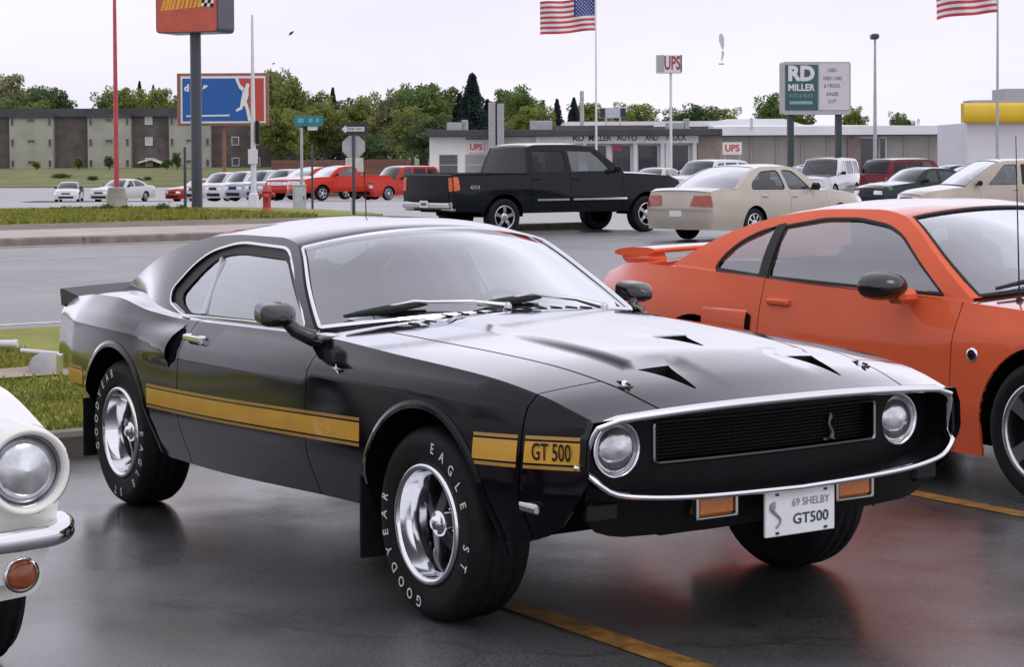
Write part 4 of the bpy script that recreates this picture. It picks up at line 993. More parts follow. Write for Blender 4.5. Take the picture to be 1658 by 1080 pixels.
def one_way():
    D = 49; p = list(put(573, D)); z0 = p[2]; o = thing('one_way_sign', 'black and white one way arrow sign above a grey octagon back', 'sign', p, FACE); Z = lambda y: ztop(y, D, z0); px = D / FPX
    mb = MB(); mb.box((0, 0, Z(210) / 2), (.075, .05, Z(210)), ch=.01); mb.build('sign_post', DKP, o)
    mb = MB(); mb.box((0, -.05, Z(207)), (.70, .015, .30), ch=.004); b = mb.build('arrow_plate', pbr('sign_black', (.02, .025, .03), .4, var=.1), o)
    mb = MB(); zc = Z(207.5); P = [(-.29, zc), (-.18, zc + .105), (-.18, zc + .055), (.28, zc + .055), (.28, zc - .055), (-.18, zc - .055), (-.18, zc - .105)]
    V = [(a, -.062, c) for a, c in P]; mb.poly(V[::-1], (0, .003, 0)); ar = mb.build('arrow', FRM, b)
    mb = MB(); letters(mb, 'ONE WAY', (.05, -.063, zc), (1, 0, 0), (0, 0, 1), .1, bold=.02, width=.4, height=.07); mb.build('lettering', TXT, ar, kind='stuff')
    mb = MB(); r = .31; P = [(r * math.cos(R(22.5 + 45 * k)), .05, Z(236) + r * math.sin(R(22.5 + 45 * k))) for k in range(8)]; mb.poly(P, (0, .012, 0)); mb.build('octagon_back', GALV, o)
    mb = MB(); mb.tube([(-.06, .06, 0), (-.06, .06, .55)], .03, 8); mb.build('white_stub', WHP, o)
one_way()
mbp = put(577, 130)
def board_sign():
    D = 130; p = list(put(575, D)); o = thing('board_sign', 'plain pale board on legs behind the one way sign', 'sign', p, FACE); Z = lambda y: ztop(y, D, p[2]); w = 30 * D / FPX
    mb = MB(); mb.box((0, 0, (Z(254) + Z(277)) / 2), (w, .12, Z(254) - Z(277)), ch=.02); mb.build('board', pbr('pale_board', (.55, .50, .42), .6, var=.1), o)
    for s_ in (-1, 1): mb = MB(); mb.box((s_ * w * .35, .1, Z(260) / 2), (.1, .1, Z(260))); mb.build('board_leg', GALV, o)
board_sign()
def hydrant():
    D = 53; p = list(put(432, D)); p[2] += .15; o = thing('fire_hydrant', 'red fire hydrant on the grass island', 'hydrant', p, FACE); RD = pbr('hydrant_red', (.40, .025, .025), .4, coat=.4, var=.12)
    mb = MB(); mb.lathe([(.17, 0), (.17, .04), (.12, .05), (.11, .10), (.11, .5), (.14, .51), (.14, .55), (.12, .56), (.115, .62), (.08, .69), (.03, .72), (.03, .77), (.001, .78)], n=20); b = mb.build('barrel', RD, o)
    for a in (0, math.pi): mb = MB(); mb.lathe([(.055, .08), (.055, .18), (.065, .18), (.065, .21), (.02, .215), (.02, .24), (.001, .24)], (math.cos(a), math.sin(a), 0), (0, 0, .44), n=12); mb.build('hose_nozzle', RD, o)
    mb = MB(); mb.lathe([(.075, .08), (.075, .18), (.085, .18), (.085, .22), (.02, .225), (.02, .25), (.001, .25)], (0, -1, 0), (0, 0, .40), n=14); mb.build('pumper_nozzle', RD, o)
hydrant()
def cabinet():
    D = 55.5; p = list(put(485, D)); p[2] += .08; o = thing('utility_cabinet', 'light grey utility cabinet beside the red hydrant', 'cabinet', p, FACE + .2); G = pbr('cabinet_grey', (.42, .45, .47), .5, var=.08)
    mb = MB(); mb.box((0, 0, .36), (.36, .28, .72), ch=.015); mb.build('cabinet_body', G, o); mb = MB(); mb.box((0, 0, .735), (.40, .32, .03), ch=.01); mb.build('cabinet_lid', G, o); mb = MB(); mb.box((0, -.15, .36), (.30, .02, .6), ch=.006); d = mb.build('cabinet_door', G, o); mb = MB(); mb.box((.11, -.17, .38), (.02, .02, .1)); mb.build('handle', M_BLACK, d)
cabinet()
FLAGR = pbr('flag_red', (.50, .05, .06), .7, var=.08); FLAGW = pbr('flag_white', (.75, .73, .75), .7, var=.04); FLAGB = pbr('flag_blue', (.035, .055, .22), .7, var=.08)
def flag(label, px, D, ytop, w, h, pm, seed, sag, flip=False):
    p = put(px, D); o = thing('flag_pole', label, 'flag', p, FACE); z0 = p[2]; H = ztop(ytop - 12, D, z0); zt = ztop(ytop, D, z0)
    mb = MB(); mb.tube([(0, 0, -.1), (0, 0, H * .5), (0, 0, H)], [.09, .07, .04], 10); mb.lathe([(.001, -.1), (.08, -.05), (.1, 0), (.08, .05), (.001, .1)], (0, 0, 1), (0, 0, H + .08), n=10); mb.build('pole', pm, o)
    nx, nz = 39, 26
    def P(i, j):
        u = i / nx; v = j / nz; x = -w * u; y = .28 * math.sin(u * 7 + seed) * u ** .6 + .12 * math.sin(u * 13 + v * 3 + seed); z = zt - h * v - sag * u ** 1.3 + .10 * math.sin(u * 7 + seed + 1) * u
        return (x - .06, y, z)
    fl = MB(); V = [P(i, j) for i in range(nx + 1) for j in range(nz + 1)]; F = []; M = []
    k = nz + 1; cu, cv = int(nx * .40), int(nz * 7 / 13)
    for i in range(nx):
        for j in range(nz):
            f = (i * k + j, i * k + j + 1, (i + 1) * k + j + 1, (i + 1) * k + j); m = 2 if (i < cu and j < cv) else (0 if (j * 13 // nz) % 2 == 0 else 1); fl.add(np.array([V[q] for q in f]), [(0, 1, 2, 3)], mi=m)
    fo = fl.build('flag', [FLAGR, FLAGW, FLAGB], o)
    st = MB()
    for r_ in range(9):
        for c_ in range(6 if r_ % 2 == 0 else 5):
            i = (c_ + .6 + .5 * (r_ % 2)) / 6.4 * cu; j = (r_ + .75) / 9.5 * cv; q = np.array(P(i, j)); q[1] -= .03; s_ = .055
            pts = [q + np.array([math.sin(a) * (s_ if e % 2 == 0 else s_ * .4), 0, math.cos(a) * (s_ if e % 2 == 0 else s_ * .4)]) for e, a in enumerate(np.linspace(0, 2 * math.pi, 11)[:-1])]; st.add(np.array(pts), [tuple(range(10))])
    st.build('flag_stars', FLAGW, fo, kind='stuff'); return o
flag('striped flag with blue canton flying left over the showroom', 966, 133, -3, 3.75, 2.25, WHP, 0., .35)
flag('striped flag on a tall pole before the yellow banded station', 1615, 105, -40, 3.2, 2.15, GALV, 1.3, .4)
def ups_sign():
    D = 142; p = put(1087, D); o = thing('pole_sign', 'small square pole sign with red letters above the showroom', 'sign', p, FACE); Z = lambda y: ztop(y, D, p[2]); px = D / FPX
    mb = MB(); mb.tube([(0, .1, 0), (0, .1, Z(119))], .10, 10); mb.build('sign_post', WHP, o)
    mb = MB(); mb.box(((1084 - 1087) * px, 0, Z(105)), (42 * px, .3, 30 * px), ch=.05); s = mb.build('sign_box', pbr('white_sign_face', (.70, .68, .70), .5, var=.05), o)
    mb = MB(); mb.box(((1070 - 1087) * px, -.155, Z(104)), (12 * px, .02, 27 * px), ch=.005); mb.build('grey_panel', pbr('grey_sign_panel', (.38, .38, .41), .5, var=.1), s)
    mb = MB(); letters(mb, 'UPS', ((1089 - 1087) * px, -.155, Z(104.5)), (1, 0, 0), (0, 0, 1), 1., bold=.03, width=26 * px, height=23 * px); mb.build('lettering', pbr('dull_red_letters', (.32, .06, .07), .5, var=.15), s, kind='stuff')
    mb = MB(); mb.box(((1103.5 - 1087) * px, -.155, Z(104)), (2.5 * px, .02, 27 * px)); mb.build('dark_edge', pbr('dull_dark_edge', (.16, .11, .12), .5), s)
ups_sign()
def miller_sign():
    D = 92; p = put(1319, D); o = thing('dealer_sign', 'green and white dealer sign box on two dark posts', 'sign', p, FACE + R(8)); Z = lambda y: ztop(y, D, p[2]); px = D / FPX; X = lambda q: (q - 1319) * px
    for q in (1279, 1359): mb = MB(); mb.box((X(q), 0, Z(185) / 2), (.28, .28, Z(185)), ch=.02); mb.build('sign_post', pbr('dark_green_post', (.03, .05, .055), .45, var=.1), o)
    CS = pbr('grey_sign_case', (.42, .40, .43), .5, var=.08); mb = MB(); prof = rounded([(X(1264), Z(188)), (X(1376), Z(188)), (X(1376), Z(103)), (X(1264), Z(103))], .12, 4)
    mb.poly([(a, -.35, b) for a, b in prof], (0, .7, 0)); c = mb.build('sign_case', CS, o)
    mb = MB(); mb.box(((X(1267) + X(1321)) / 2, -.36, (Z(108) + Z(181)) / 2), (X(1321) - X(1267), .05, Z(108) - Z(181)), ch=.01); g = mb.build('green_face', pbr('dark_green_face', (.018, .075, .085), .4, coat=.3, var=.1), o)
    mb = MB(); mb.box(((X(1323) + X(1373)) / 2, -.36, (Z(106) + Z(181)) / 2), (X(1373) - X(1323), .04, Z(106) - Z(181)), ch=.01); w = mb.build('white_face', pbr('pale_letter_board', (.58, .55, .60), .5, var=.06), o)
    mb = MB(); letters(mb, 'RD', (X(1293), -.39, Z(123)), (1, 0, 0), (0, 0, 1), 1., bold=.05, width=44 * px, height=25 * px); letters(mb, 'MILLER', (X(1293), -.39, Z(145)), (1, 0, 0), (0, 0, 1), 1., bold=.03, width=44 * px, height=11 * px)
    mb.build('lettering', FRM, g, kind='stuff')
    mb = MB(); letters(mb, 'AUTO & TRUCK', (X(1293), -.39, Z(158)), (1, 0, 0), (0, 0, 1), 1., bold=.0, width=40 * px, height=6 * px); letters(mb, '235-0000', (X(1293), -.39, Z(169)), (1, 0, 0), (0, 0, 1), 1., bold=.02, width=40 * px, height=7 * px) if False else mb.box((X(1293), -.39, Z(169)), (38 * px, .01, 5 * px)); mb.build('faint_lettering', pbr('pale_green_letters', (.22, .34, .36), .5), g, kind='stuff')
    mb = MB()
    for t, y, a, b in (('USED', 117, 1337, 1352), ('USED CARS', 130, 1329, 1361), ('& TRUCK', 142, 1331, 1358), ('SALES', 155, 1335, 1355), ('LOT', 167, 1338, 1351)): letters(mb, t, ((X(a) + X(b)) / 2, -.385, Z(y)), (1, 0, 0), (0, 0, 1), 1., bold=.02, width=X(b) - X(a), height=6 * px)
    mb.build('lettering', pbr('grey_letters', (.16, .15, .18), .5), w, kind='stuff')
miller_sign()
def light_head(o, H, px):
    mb = MB(); mb.box((-.05, -.1, H + .12), (.42, .75, .30), ch=.08); mb.build('lamp_head', pbr('dark_lamp_head', (.05, .05, .06), .4, var=.1), o)
pole('lot_light', 'tall lot light pole right of the green dealer sign', 1417, 108, 66, .13, .06, GALV, (.5, .6, M_CONC), 'light pole', extra=light_head)
pole('utility_pole', 'distant bare grey pole above the showroom roof', 943, 175, 148, .22, .18, GALV)
def bird(label, px, D, y, span, rot):
    p = list(put(px, D)); z = CAM[2] + (254 - y) * D / FPX; o = thing('bird', label, 'bird', (p[0], p[1], z), FACE); o.rotation_euler = (0, rot, FACE)
    mb = MB(); t = np.linspace(0, 1, 9); r = span * .09 * np.sin(t * math.pi) ** .7 + .002
    mb.tube(np.stack([(t - .5) * span * .6, 0 * t, 0 * t], 1), r, 8); s = span
    for sd in (-1, 1):
        a = np.array([(-.10 * s, 0, .01), (.10 * s, 0, .01), (.04 * s, sd * .25 * s, .10 * s), (-.12 * s, sd * .52 * s, .05 * s), (-.10 * s, sd * .25 * s, .09 * s)]); mb.poly(a if sd > 0 else a[::-1], (0, 0, -.01))
    mb.build('body', pbr('dark_feathers', (.05, .05, .055), .7, var=.2), o)
bird('dark bird in flight right of the pylon sign', 474, 70, 52, .42, -.7); bird('tiny far bird above the billboard', 445, 110, 101, .34, -.2)
def kite():
    D = 160; p = list(put(1169, D)); z = CAM[2] + (254 - 68) * D / FPX; o = thing('kite', 'pale grey kite with trailing tail high in the sky', 'kite', (p[0], p[1], z), FACE); s = D / FPX
    mb = MB(); P = [(-.0, 0, 13 * s), (4 * s, .05, 6 * s), (4.5 * s, .1, -8 * s), (2 * s, .1, -16 * s), (-4 * s, .05, 0), (-4 * s, 0, 9 * s)]; mb.poly(P[::-1], (0, .05, 0)); G = pbr('pale_kite', (.60, .60, .64), .7, var=.1); mb.build('sail', G, o)
    mb = MB(); mb.tube([(2 * s, .1, -16 * s), (2.5 * s, .1, -22 * s), (1 * s, .1, -28 * s), (-.5 * s, .1, -33 * s)], [.08, .12, .07, .02], 8); mb.build('tail', G, o); mb = MB(); mb.box((0, .1, -37 * s), (9 * s, .08, 3 * s), ch=.03); mb.build('tail_tag', G, o)
kite()
# odd blocks lying on the grass strip behind the cars
def block():
    o = thing('concrete_block', 'rounded grey concrete block with white strip on the grass at left', 'block', (-7.36, .47, .10), FACE); mb = MB(); mb.lathe([(.001, .15), (.06, .145), (.10, .11), (.12, .05), (.125, 0)], n=20); mb.xf(Matrix.Diagonal((1.25, 1.1, 1, 1))); mb.build('block', pbr('grey_block', (.36, .36, .37), .7, var=.15, vs=6, bump=.3, bs=40), o)
    mb = MB(); mb.tube([(-.20, -.02, .165), (.10, -.02, .135)], .014, 10); mb.build('white_strip', WHP, o)
block()
o = thing('white_post', 'short white plastic post lying on the grass at the left edge', 'post', (-8.9, .74, .15), FACE); mb = MB(); mb.tube([(-.5, 0, .03), (.0, 0, .02)], .03, 14); mb.build('post_tube', WHP, o); mb = MB(); mb.tube([(.0, 0, .02), (.03, 0, .02)], .034, 14); mb.build('post_cap', WHP, o)

# ------------------------------------------------------------------ other vehicles
def surf_box(mb, lift, pts, step=.06, sign=1, thick=.01): mb.panel(pts, lift, step=step, sign=sign, thick=thick)
def vehicle(name, label, cat, loc, heading, paintm, S, group=None, detail=True):
    """a car from its curves: S holds the body curves, windows, wheels and lamps"""
    root = thing(name, label, cat, loc, heading, group)
    B = Body(**S['body']); top = B.top(); wb = S['wb']; st = S.get('step', .10)
    x0, x1 = B.xr, B.xf
    cuts = sorted(set([x0] + [c for d in S.get('doors', []) for c in d] + [x1])); dz = S.get('doortop')
    for sd in (-1, 1):
        L = B.side(sd)
        for a, b in zip(cuts[:-1], cuts[1:]):
            isd = any(abs(a - d[0]) < 1e-6 and abs(b - d[1]) < 1e-6 for d in S.get('doors', []))
            nm = 'door' if isd else ('front_fender' if b == x1 else 'rear_quarter')
            g0 = 0 if a == x0 else .004; g1 = 0 if b == x1 else .004
            mb = MB(); mb.panel(B.side_outline(a + g0, b - g1), L, step=st, sign=-sd, thick=.015, fine=st * .7)
            us = np.linspace(a + g0, b - g1, max(3, int((b - a) / .12) + 2)); ins = B.inset + .04
            Q = lambda u, v, sd=sd: np.stack([u, sd * (B.yc(u) - v * ins), B.crest(u) + .008 * np.sin(np.clip(v, 0, 1) * 1.57)], 1)
            lo, hi = S['green'][0] - .05, S['green'][1] + .05
            k = us[(us > lo) & (us < hi)]
            if len(k) > 1: mb.patch(Q, k, np.linspace(0, 1, 3), sign=-sd)
            o = mb.build(nm, paintm, root)
            if isd and detail:
                xh = a + .14 if not S.get('reverse_handle') else b - .14; zh = float(B.crest(xh)) - .11
                yh = sd * float(B.yside(np.array([xh]), np.array([zh]))[0]); h = MB(); h.box((xh, yh + sd * .012, zh), (.17, .03, .035), ch=.01); h.build('door_handle', S.get('handle', paintm), o)
    qn = np.linspace(-1, 1, 25)
    hx = S['hood']
    mb = MB(); mb.patch(top, np.linspace(hx, x1, 14), qn, sign=1); mb.build('hood', paintm, root)
    if S.get('deck') is not None: mb = MB(); mb.patch(top, np.linspace(x0, S['deck'], 10), qn, sign=1); mb.build('trunk_lid', paintm, root)
    fm = S.get('fascia', (paintm, paintm))
    mb = MB(); mb.patch(B.fascia(1), qn, np.linspace(0, 1, 13), sign=1); mb.build('front_bumper', fm[0], root)
    mb = MB(); mb.patch(B.fascia(-1), qn, np.linspace(0, 1, 13), sign=-1); mb.build('rear_bumper', fm[1], root)
    # greenhouse
    gt = B.gtop(); ga, gb = S['green']; A1, B1 = S['roof'][1], S['roof'][0]; glm = S.get('glass', M_TINT)
    for sd in (-1, 1):
        wr_ = S.get('wr', .05); wins = [rounded(w, wr_[:len(w)] if hasattr(wr_, '__len__') else wr_, 4) for w in S['windows']]
        mb = MB(); mb.panel(B.green_outline(ga, gb), B.gside(sd), holes=wins, step=st, sign=-sd, thick=.02, fine=st * .5); mb.build('roof_pillar', S.get('pillar', paintm), root)
        for i, w in enumerate(wins):
            g = MB(); big = np.array([p + (p - w.mean(0)) * .03 for p in w]); g.panel(big, B.gside(sd, -.014), step=.15, sign=-sd, thick=0); wo = g.build('side_window', S.get('glassr', glm) if i in S.get('rear_idx', ()) else glm, root)
            if detail: g = MB(); frame_strip(g, B.gside(sd, -.006), w, -.016, .004 * (-sd)); g.build('window_seal', M_BLACK, wo)
    wq = S.get('wq', .93); bq = S.get('bq', .9)
    mb = MB(); mb.patch(gt, np.linspace(B1, A1, 16), qn, sign=1); mb.build('roof', S.get('roofm', paintm), root)
    for a, b in ((-1, -wq), (wq, 1)): mb = MB(); mb.patch(gt, np.linspace(A1, gb, 12), np.linspace(a, b, 3), sign=1); mb.build('windscreen_pillar', paintm, root)
    mb = MB(); mb.patch(B.gtop(-.006), np.linspace(A1 - .01, gb, 10), np.linspace(-wq, wq, 17), sign=1); ws = mb.build('windscreen', S.get('wsm', M_GLASS), root)
    if detail:
        mb = MB(); r = resample(np.array([(A1 + .004, -wq), (A1 + .004, wq), (gb - .02, wq), (gb - .02, -wq)]), .1); frame_strip(mb, gt, r[::-1], .02, .004); mb.build('windscreen_seal', M_BLACK, ws)
    for a, b in ((-1, -bq), (bq, 1)): mb = MB(); mb.patch(gt, np.linspace(ga, B1, 12), np.linspace(a, b, 3), sign=1); mb.build('rear_pillar', paintm, root)
    bz = S.get('backlow')
    if bz: mb = MB(); mb.patch(gt, np.linspace(ga, bz, 6), np.linspace(-bq, bq, 13), sign=1); mb.build('tailgate', paintm, root)
    mb = MB(); mb.patch(B.gtop(-.006), np.linspace(bz or ga, B1 + .01, 10), np.linspace(-bq, bq, 15), sign=1); mb.build('rear_window', S.get('glassr', glm), root)
    # lamps, grille, plates: outlines on the end faces in (across, up) units
    for nm, end, pts, m, proud in S.get('lamps', []):
        for sd in (-1, 1):
            mb = MB(); q = [(sd * a, b) for a, b in pts]; q = rounded(q if sd > 0 else q[::-1], .03, 3)
            mb.panel(q, B.fascia(end, proud), step=.12, sign=end, thick=proud + .004, fine=.08); mb.build(nm, m, root)
    for nm, end, pts, m, proud in S.get('center', []):
        mb = MB(); mb.panel(rounded(pts, .03, 3), B.fascia(end, proud), step=.12, sign=end, thick=proud + .004, fine=.06); mb.build(nm, m, root)
    for nm, pts, m, off in S.get('sidebits', []):
        for sd in (-1, 1):
            mb = MB(); mb.panel(rounded(pts, .02, 3), B.side(sd, off), step=.1, sign=-sd, thick=off + .004, fine=.05); mb.build(nm, m, root)
    if S.get('mirror'):
        x, y, z, m = S['mirror']
        for sd in (-1, 1):
            mb = MB(); mb.box((x, sd * y, z), (.10, .20, .14), ch=.04); mb.tube([(x + .02, sd * (y - .08), z - .02), (x + .05, sd * (y - .2), z - .08)], .025, 8); mb.build('door_mirror', m, root)
    r, w, rr, style, yw, rm = S['wheels']
    for x in (S.get('fwx', 0), -wb):
        for sd in (-1, 1): add_wheel(root, x, sd * yw, r, w, rr, style, [rm, rm, M_DARK], sd)
    B.wells(root); mb = MB(); B.belly(mb); mb.build('underbody', M_DARK, root)
    if S.get('seats'): add_interior(root, S['seats'], S.get('dash'), S['floor'])
    return root, B
def sedan_spec(L=4.8, wb=2.72, H=1.42, W=1.76, xf=.95, belt=.93, zroc=.22, hoodz=.80, hoodz2=.93, deckz=.98, A0=-.55, A1=-1.15, B1=-2.35, B0=-3.15, tyre=.31, windows=None, doors=None, yroof=.55, **k):
    xr = xf - L; h = W / 2; R_ = tyre + .05
    S = dict(body=dict(xf=xf, xr=xr, bow=(.10, .09), arches=[(0, tyre, R_), (-wb, tyre, R_)], inset=.03,
        low=[(xr, .24), (xr + .4, .22), (-wb + .4, zroc), (-.4, zroc), (xf - .4, .20), (xf, .21)],
        sec=[([(xr, .24), (xr + .4, .22), (-wb + .4, zroc), (-.4, zroc), (xf - .4, .20), (xf, .21)], [(xr, h * .86), (xr + .3, h * .94), (-2, h * .955), (-.5, h * .955), (xf - .3, h * .92), (xf, h * .82)]),
             ([(xr, .50), (xf, .48)], [(xr, h * .90), (xr + .35, h * .985), (-2, h), (-.5, h), (xf - .4, h * .975), (xf, h * .84)]),
             ([(xr, .72), (-1.5, .70), (xf, .64)], [(xr, h * .88), (xr + .35, h * .98), (-2, h * .995), (-.5, h * .99), (xf - .4, h * .95), (xf, h * .80)]),
             ([(xr, deckz - .05), (xr + .25, deckz), (B0, belt + .04), (-1.6, belt), (A0, hoodz2), (.3, hoodz2 - .06), (xf - .2, hoodz + .01), (xf, hoodz - .06)], [(xr, h * .80), (xr + .3, h * .87), (-2, h * .93), (A0, h * .90), (.2, h * .87), (xf - .2, h * .80), (xf, h * .74)])],
        crown=[(xr, .03), (B0, .02), (A0, .05), (0, .07), (xf - .2, .06), (xf, .03)],
        rail=[(B0, belt + .04), (B0 + (B1 - B0) * .5, belt + (H - .04 - belt) * .60), (B1, H - .075), (B1 + .25, H - .045), (A1 - .3, H - .04), (A1, H - .08), (A1 + (A0 - A1) * .5, belt + (H - belt) * .50), (A0, hoodz2 + .0)],
        yroof=yroof, gcrown=[(B0, .02), (B1, .04), (A1, .045), (A0, .05)], gbow=[(B0, -.12), (B1, -.05), (-1.7, 0), (A1, .08), (A0, .22)], bulge=.025, nose=[(0, 0), (.25, .03), (.5, .04), (.75, .015), (1, -.03)], tail=[(0, -.02), (.3, .04), (.55, .05), (.8, .02), (1, -.03)]),
        wb=wb, hood=A0 - .1, deck=B0 + .1, green=(B0 + .01, A0 - .01), roof=(B1 + .02, A1 - .02),
        windows=windows or [[(A0 - .30, belt + .015), (A1 - .12, H - .12), (-1.62, H - .105), (-1.58, belt + .015)], [(-1.68, belt + .015), (-1.72, H - .105), (B1 + .1, H - .13), (B1 - .32, belt + .16), (B1 - .38, belt + .03)]],
        doors=doors or [(-1.63, -.42), (-2.55, -1.63)], wheels=(tyre, .2, tyre - .10, 'cover', h - .125, M_STEEL),
        mirror=(A0 - .32, h + .02, belt + .07, M_BLACK), seats=[(-1.35, .36, .5, .5), (-1.35, -.36, .5, .5), (-2.25, 0, .5, 1.2)], dash=(A0 - .2, 1.3, belt - .08), floor=(B0 + .3, A0 - .1, 1.4, .35))
    S.update(k); return S

# ------------------------------------------------------------------ interiors and mirrors shared by the cars
def add_interior(root, seats, dash, floor, steer=None, mat=M_SEAT):
    mb = MB(); x0, x1, w, z = floor; mb.box(((x0 + x1) / 2, 0, z - .03), (x1 - x0, w, .06)); mb.build('cabin_floor', M_INT, root)
    for (x, y, z, w) in seats:
        mb = MB(); mb.box((x, y, z), (.5, w, .16), ch=.05)
        c, s_ = math.cos(.3), math.sin(.3)
        mb.box((x - .33, y, z + .34), (.15, w * .96, .62), ch=.06, rot=((c, 0, -s_), (0, 1, 0), (s_, 0, c)))
        mb.box((x - .42, y, z + .70), (.09, w * .5, .16), ch=.035)
        mb.build('seat', mat, root)
    if dash:
        x, w, z = dash; mb = MB(); mb.box((x, 0, z), (.34, w, .2), ch=.06); mb.build('dashboard', M_INT, root)
    if steer:
        x, y, z = steer; mb = MB(); th = np.linspace(0, 2 * math.pi, 25)
        mb.tube(np.stack([x - .06 * np.sin(th), y + .185 * np.cos(th), z + .175 * np.sin(th)], 1), .013, 8, caps=False)
        mb.box((x + .02, y, z), (.03, .36, .03)); mb.tube([(x, y, z), (x + .3, y, z - .12)], .025)
        mb.build('steering_wheel', M_BLACK, root)

# ------------------------------------------------------------------ the black fastback
def black_fastback():
    P_ = paint('deep_black_paint', (.006, .0045, .007), .4, 1., .1, gain=2.7)
    GOLD = pbr('gold_stripe', (.60, .31, .022), .38, coat=.5, var=.07, vs=9)
    GOLDD = pbr('gold_pinstripe', (.40, .21, .03), .38, coat=.7, var=.08)
    root = thing('classic_fastback', 'shiny black classic fastback coupe with gold side stripe parked in front', 'car')
    rail = [(-3.52, .915), (-3.40, .932), (-3.09, 1.036), (-2.61, 1.186), (-2.30, 1.244), (-2.0, 1.258), (-1.68, 1.258), (-1.52, 1.240), (-1.44, 1.208), (-1.2, 1.053), (-.985, .912)]
    inset = pchip([(-.9, .022), (-2.2, .03), (-2.6, .07), (-3.1, .17), (-3.5, .2)])
    sc_x = [(.60, .36), (.60, -.36), (-.12, 0.)]
    def extra(x, y):
        ay = np.abs(y)
        yo = .385 - .02 * np.clip((.5 - x) / 1.2, 0, 1)
        pl = 1 - sm(yo, yo + .035, ay)
        mid = 1 - sm(.17, .26, ay)
        fore = mid * sm(.84, .42, x) + (1 - mid) * sm(.55, .49, x)
        z = .015 * pl * fore * sm(-.86, -.72, x)
        z = z + .007 * np.exp(-(y / .11) ** 4) * sm(.252, .22, x) * sm(-.3, .2, x)
        return z
    B = Body(xf=.84, xr=-3.76, bow=(.07, .04), arches=[(0, .335, .40), (-2.743, .335, .395)],
             low=[(-3.76, .47), (-3.2, .40), (-2.3, .275), (-2.0, .275), (-.5, .325), (.45, .34), (.60, .375), (.74, .45), (.84, .58)],
             sec=[([(-3.76, .45), (-3.2, .40), (-2.3, .27), (-2.0, .27), (-.5, .315), (.45, .34), (.84, .40)], [(-3.76, .72), (-3.2, .80), (-2.3, .83), (-.5, .835), (.4, .825), (.84, .74)]),
                  ([(-3.76, .52), (.84, .53)], [(-3.76, .79), (-3.3, .885), (-2.7, .915), (-2., .905), (-.4, .905), (.1, .905), (.55, .87), (.84, .80)]),
                  ([(-3.76, .80), (-3., .82), (-2.5, .80), (-2.0, .757), (-.85, .775), (-.3, .778), (.4, .785), (.84, .76)], [(-3.76, .775), (-3.3, .87), (-2.7, .905), (-2., .895), (-.85, .90), (-.2, .895), (.45, .855), (.84, .79)]),
                  ([(-3.76, .895), (-3.5, .915), (-3.2, .94), (-2.9, .945), (-2.5, .905), (-2.2, .89), (-1.5, .90), (-.9, .909), (-.29, .89), (.28, .865), (.6, .828), (.84, .770)], [(-3.76, .735), (-3.2, .80), (-2.6, .82), (-2.2, .80), (-.9, .80), (-.3, .812), (.4, .80), (.7, .785), (.84, .765)])],
             crown=[(-3.76, .03), (-3.3, .03), (-.9, .06), (-.3, .075), (.3, .065), (.6, .050), (.84, .034)],
             rail=rail, yroof=[(-3.4, .55), (-2.2, .575), (-1.4, .575)], gcrown=[(-3.5, .01), (-3.1, .05), (-2.0, .072), (-1.5, .072), (-.985, .04)],
             gbow=[(-3.5, 0), (-2.2, 0), (-1.5, .10), (-.985, .20)], extra=extra, bulge=.02)
    B.inset = 0; yc0 = B.yc
    B.yg_in = inset
    def yg(x, z):
        c = B.crest(x); t = np.clip((z - c) / (B.zmax - c), -.2, 1.2); yb = B.yc(x) - inset(x)
        return yb + (B.yrf(x) - yb) * t + .02 * 4 * t * (1 - t)
    B.yg = yg
    top = B.top(); topxy = B.topxy()
    # side panels
    SEAM = .565
    for sd in (-1, 1):
        L = B.side(sd); sg = -sd
        for nm, x0, x1 in (('quarter_panel', -3.76, -2.03), ('door', -2.03, -.833), ('front_fender', -.833, SEAM), ('nose_extension', SEAM, .84)):
            mb = MB(); g0 = .0 if x0 < -3.7 else .0035; g1 = .0 if x1 > .8 else .0035
            ol = B.side_outline(x0 + g0, x1 - g1); mb.panel(ol, L, step=.07, sign=sg, thick=.012)
            # top strip of the fender / shoulder of the quarter
            a0 = x0 + g0; a1 = x1 - g1; us = np.linspace(a0, a1, max(4, int((a1 - a0) / .05)))
            if nm in ('front_fender', 'nose_extension'):
                Q = lambda u, v, sd=sd: top(u, sd * (1 - v * (1 - hoodq(u))))
                hoodq = pchip([(-1.0, .80), (-.7, .79), (.2, .745), (.6, .71), (.84, .69)])
                mb.patch(Q, us, np.linspace(0, 1, 7), sign=-sd)
            else:
                Q = lambda u, v, sd=sd: np.stack([u, sd * (B.yc(u) - v * (inset(u) + .03)), B.crest(u) + .012 * np.sin(np.clip(v, 0, 1) * 1.57)], 1)
                mb.patch(Q, us, np.linspace(0, 1, 5), sign=-sd)
            o = mb.build(nm, P_, root)
            if nm == 'door':
                h = MB(); xh, zh = -1.985, .83; yh = sd * (float(B.yside(np.array([xh]), np.array([zh]))[0]))
                h.box((xh + .07, yh + sd * .03, zh), (.17, .014, .026), ch=.006); h.box((xh, yh + sd * .013, zh), (.03, .03, .03), ch=.006); h.box((xh + .14, yh + sd * .013, zh - .005), (.04, .03, .04), ch=.008)
                h.build('door_handle', M_CHROME, o)
    # hood with its openings
    hq = pchip([(-1.0, .80), (-.7, .79), (.2, .745), (.6, .71), (.84, .69)])
    us = np.linspace(-.66, .838, 30)
    def hx(u, q): p = top(np.array([u]), np.array([q]))[0]; return p
    ol = []
    for u in us: ol.append((u, -float(hq(u)) + .011))
    for q in np.linspace(-float(hq(.838)) + .011, float(hq(.838)) - .011, 24)[1:-1]: ol.append((.838, q))
    for u in us[::-1]: ol.append((u, float(hq(u)) - .011))
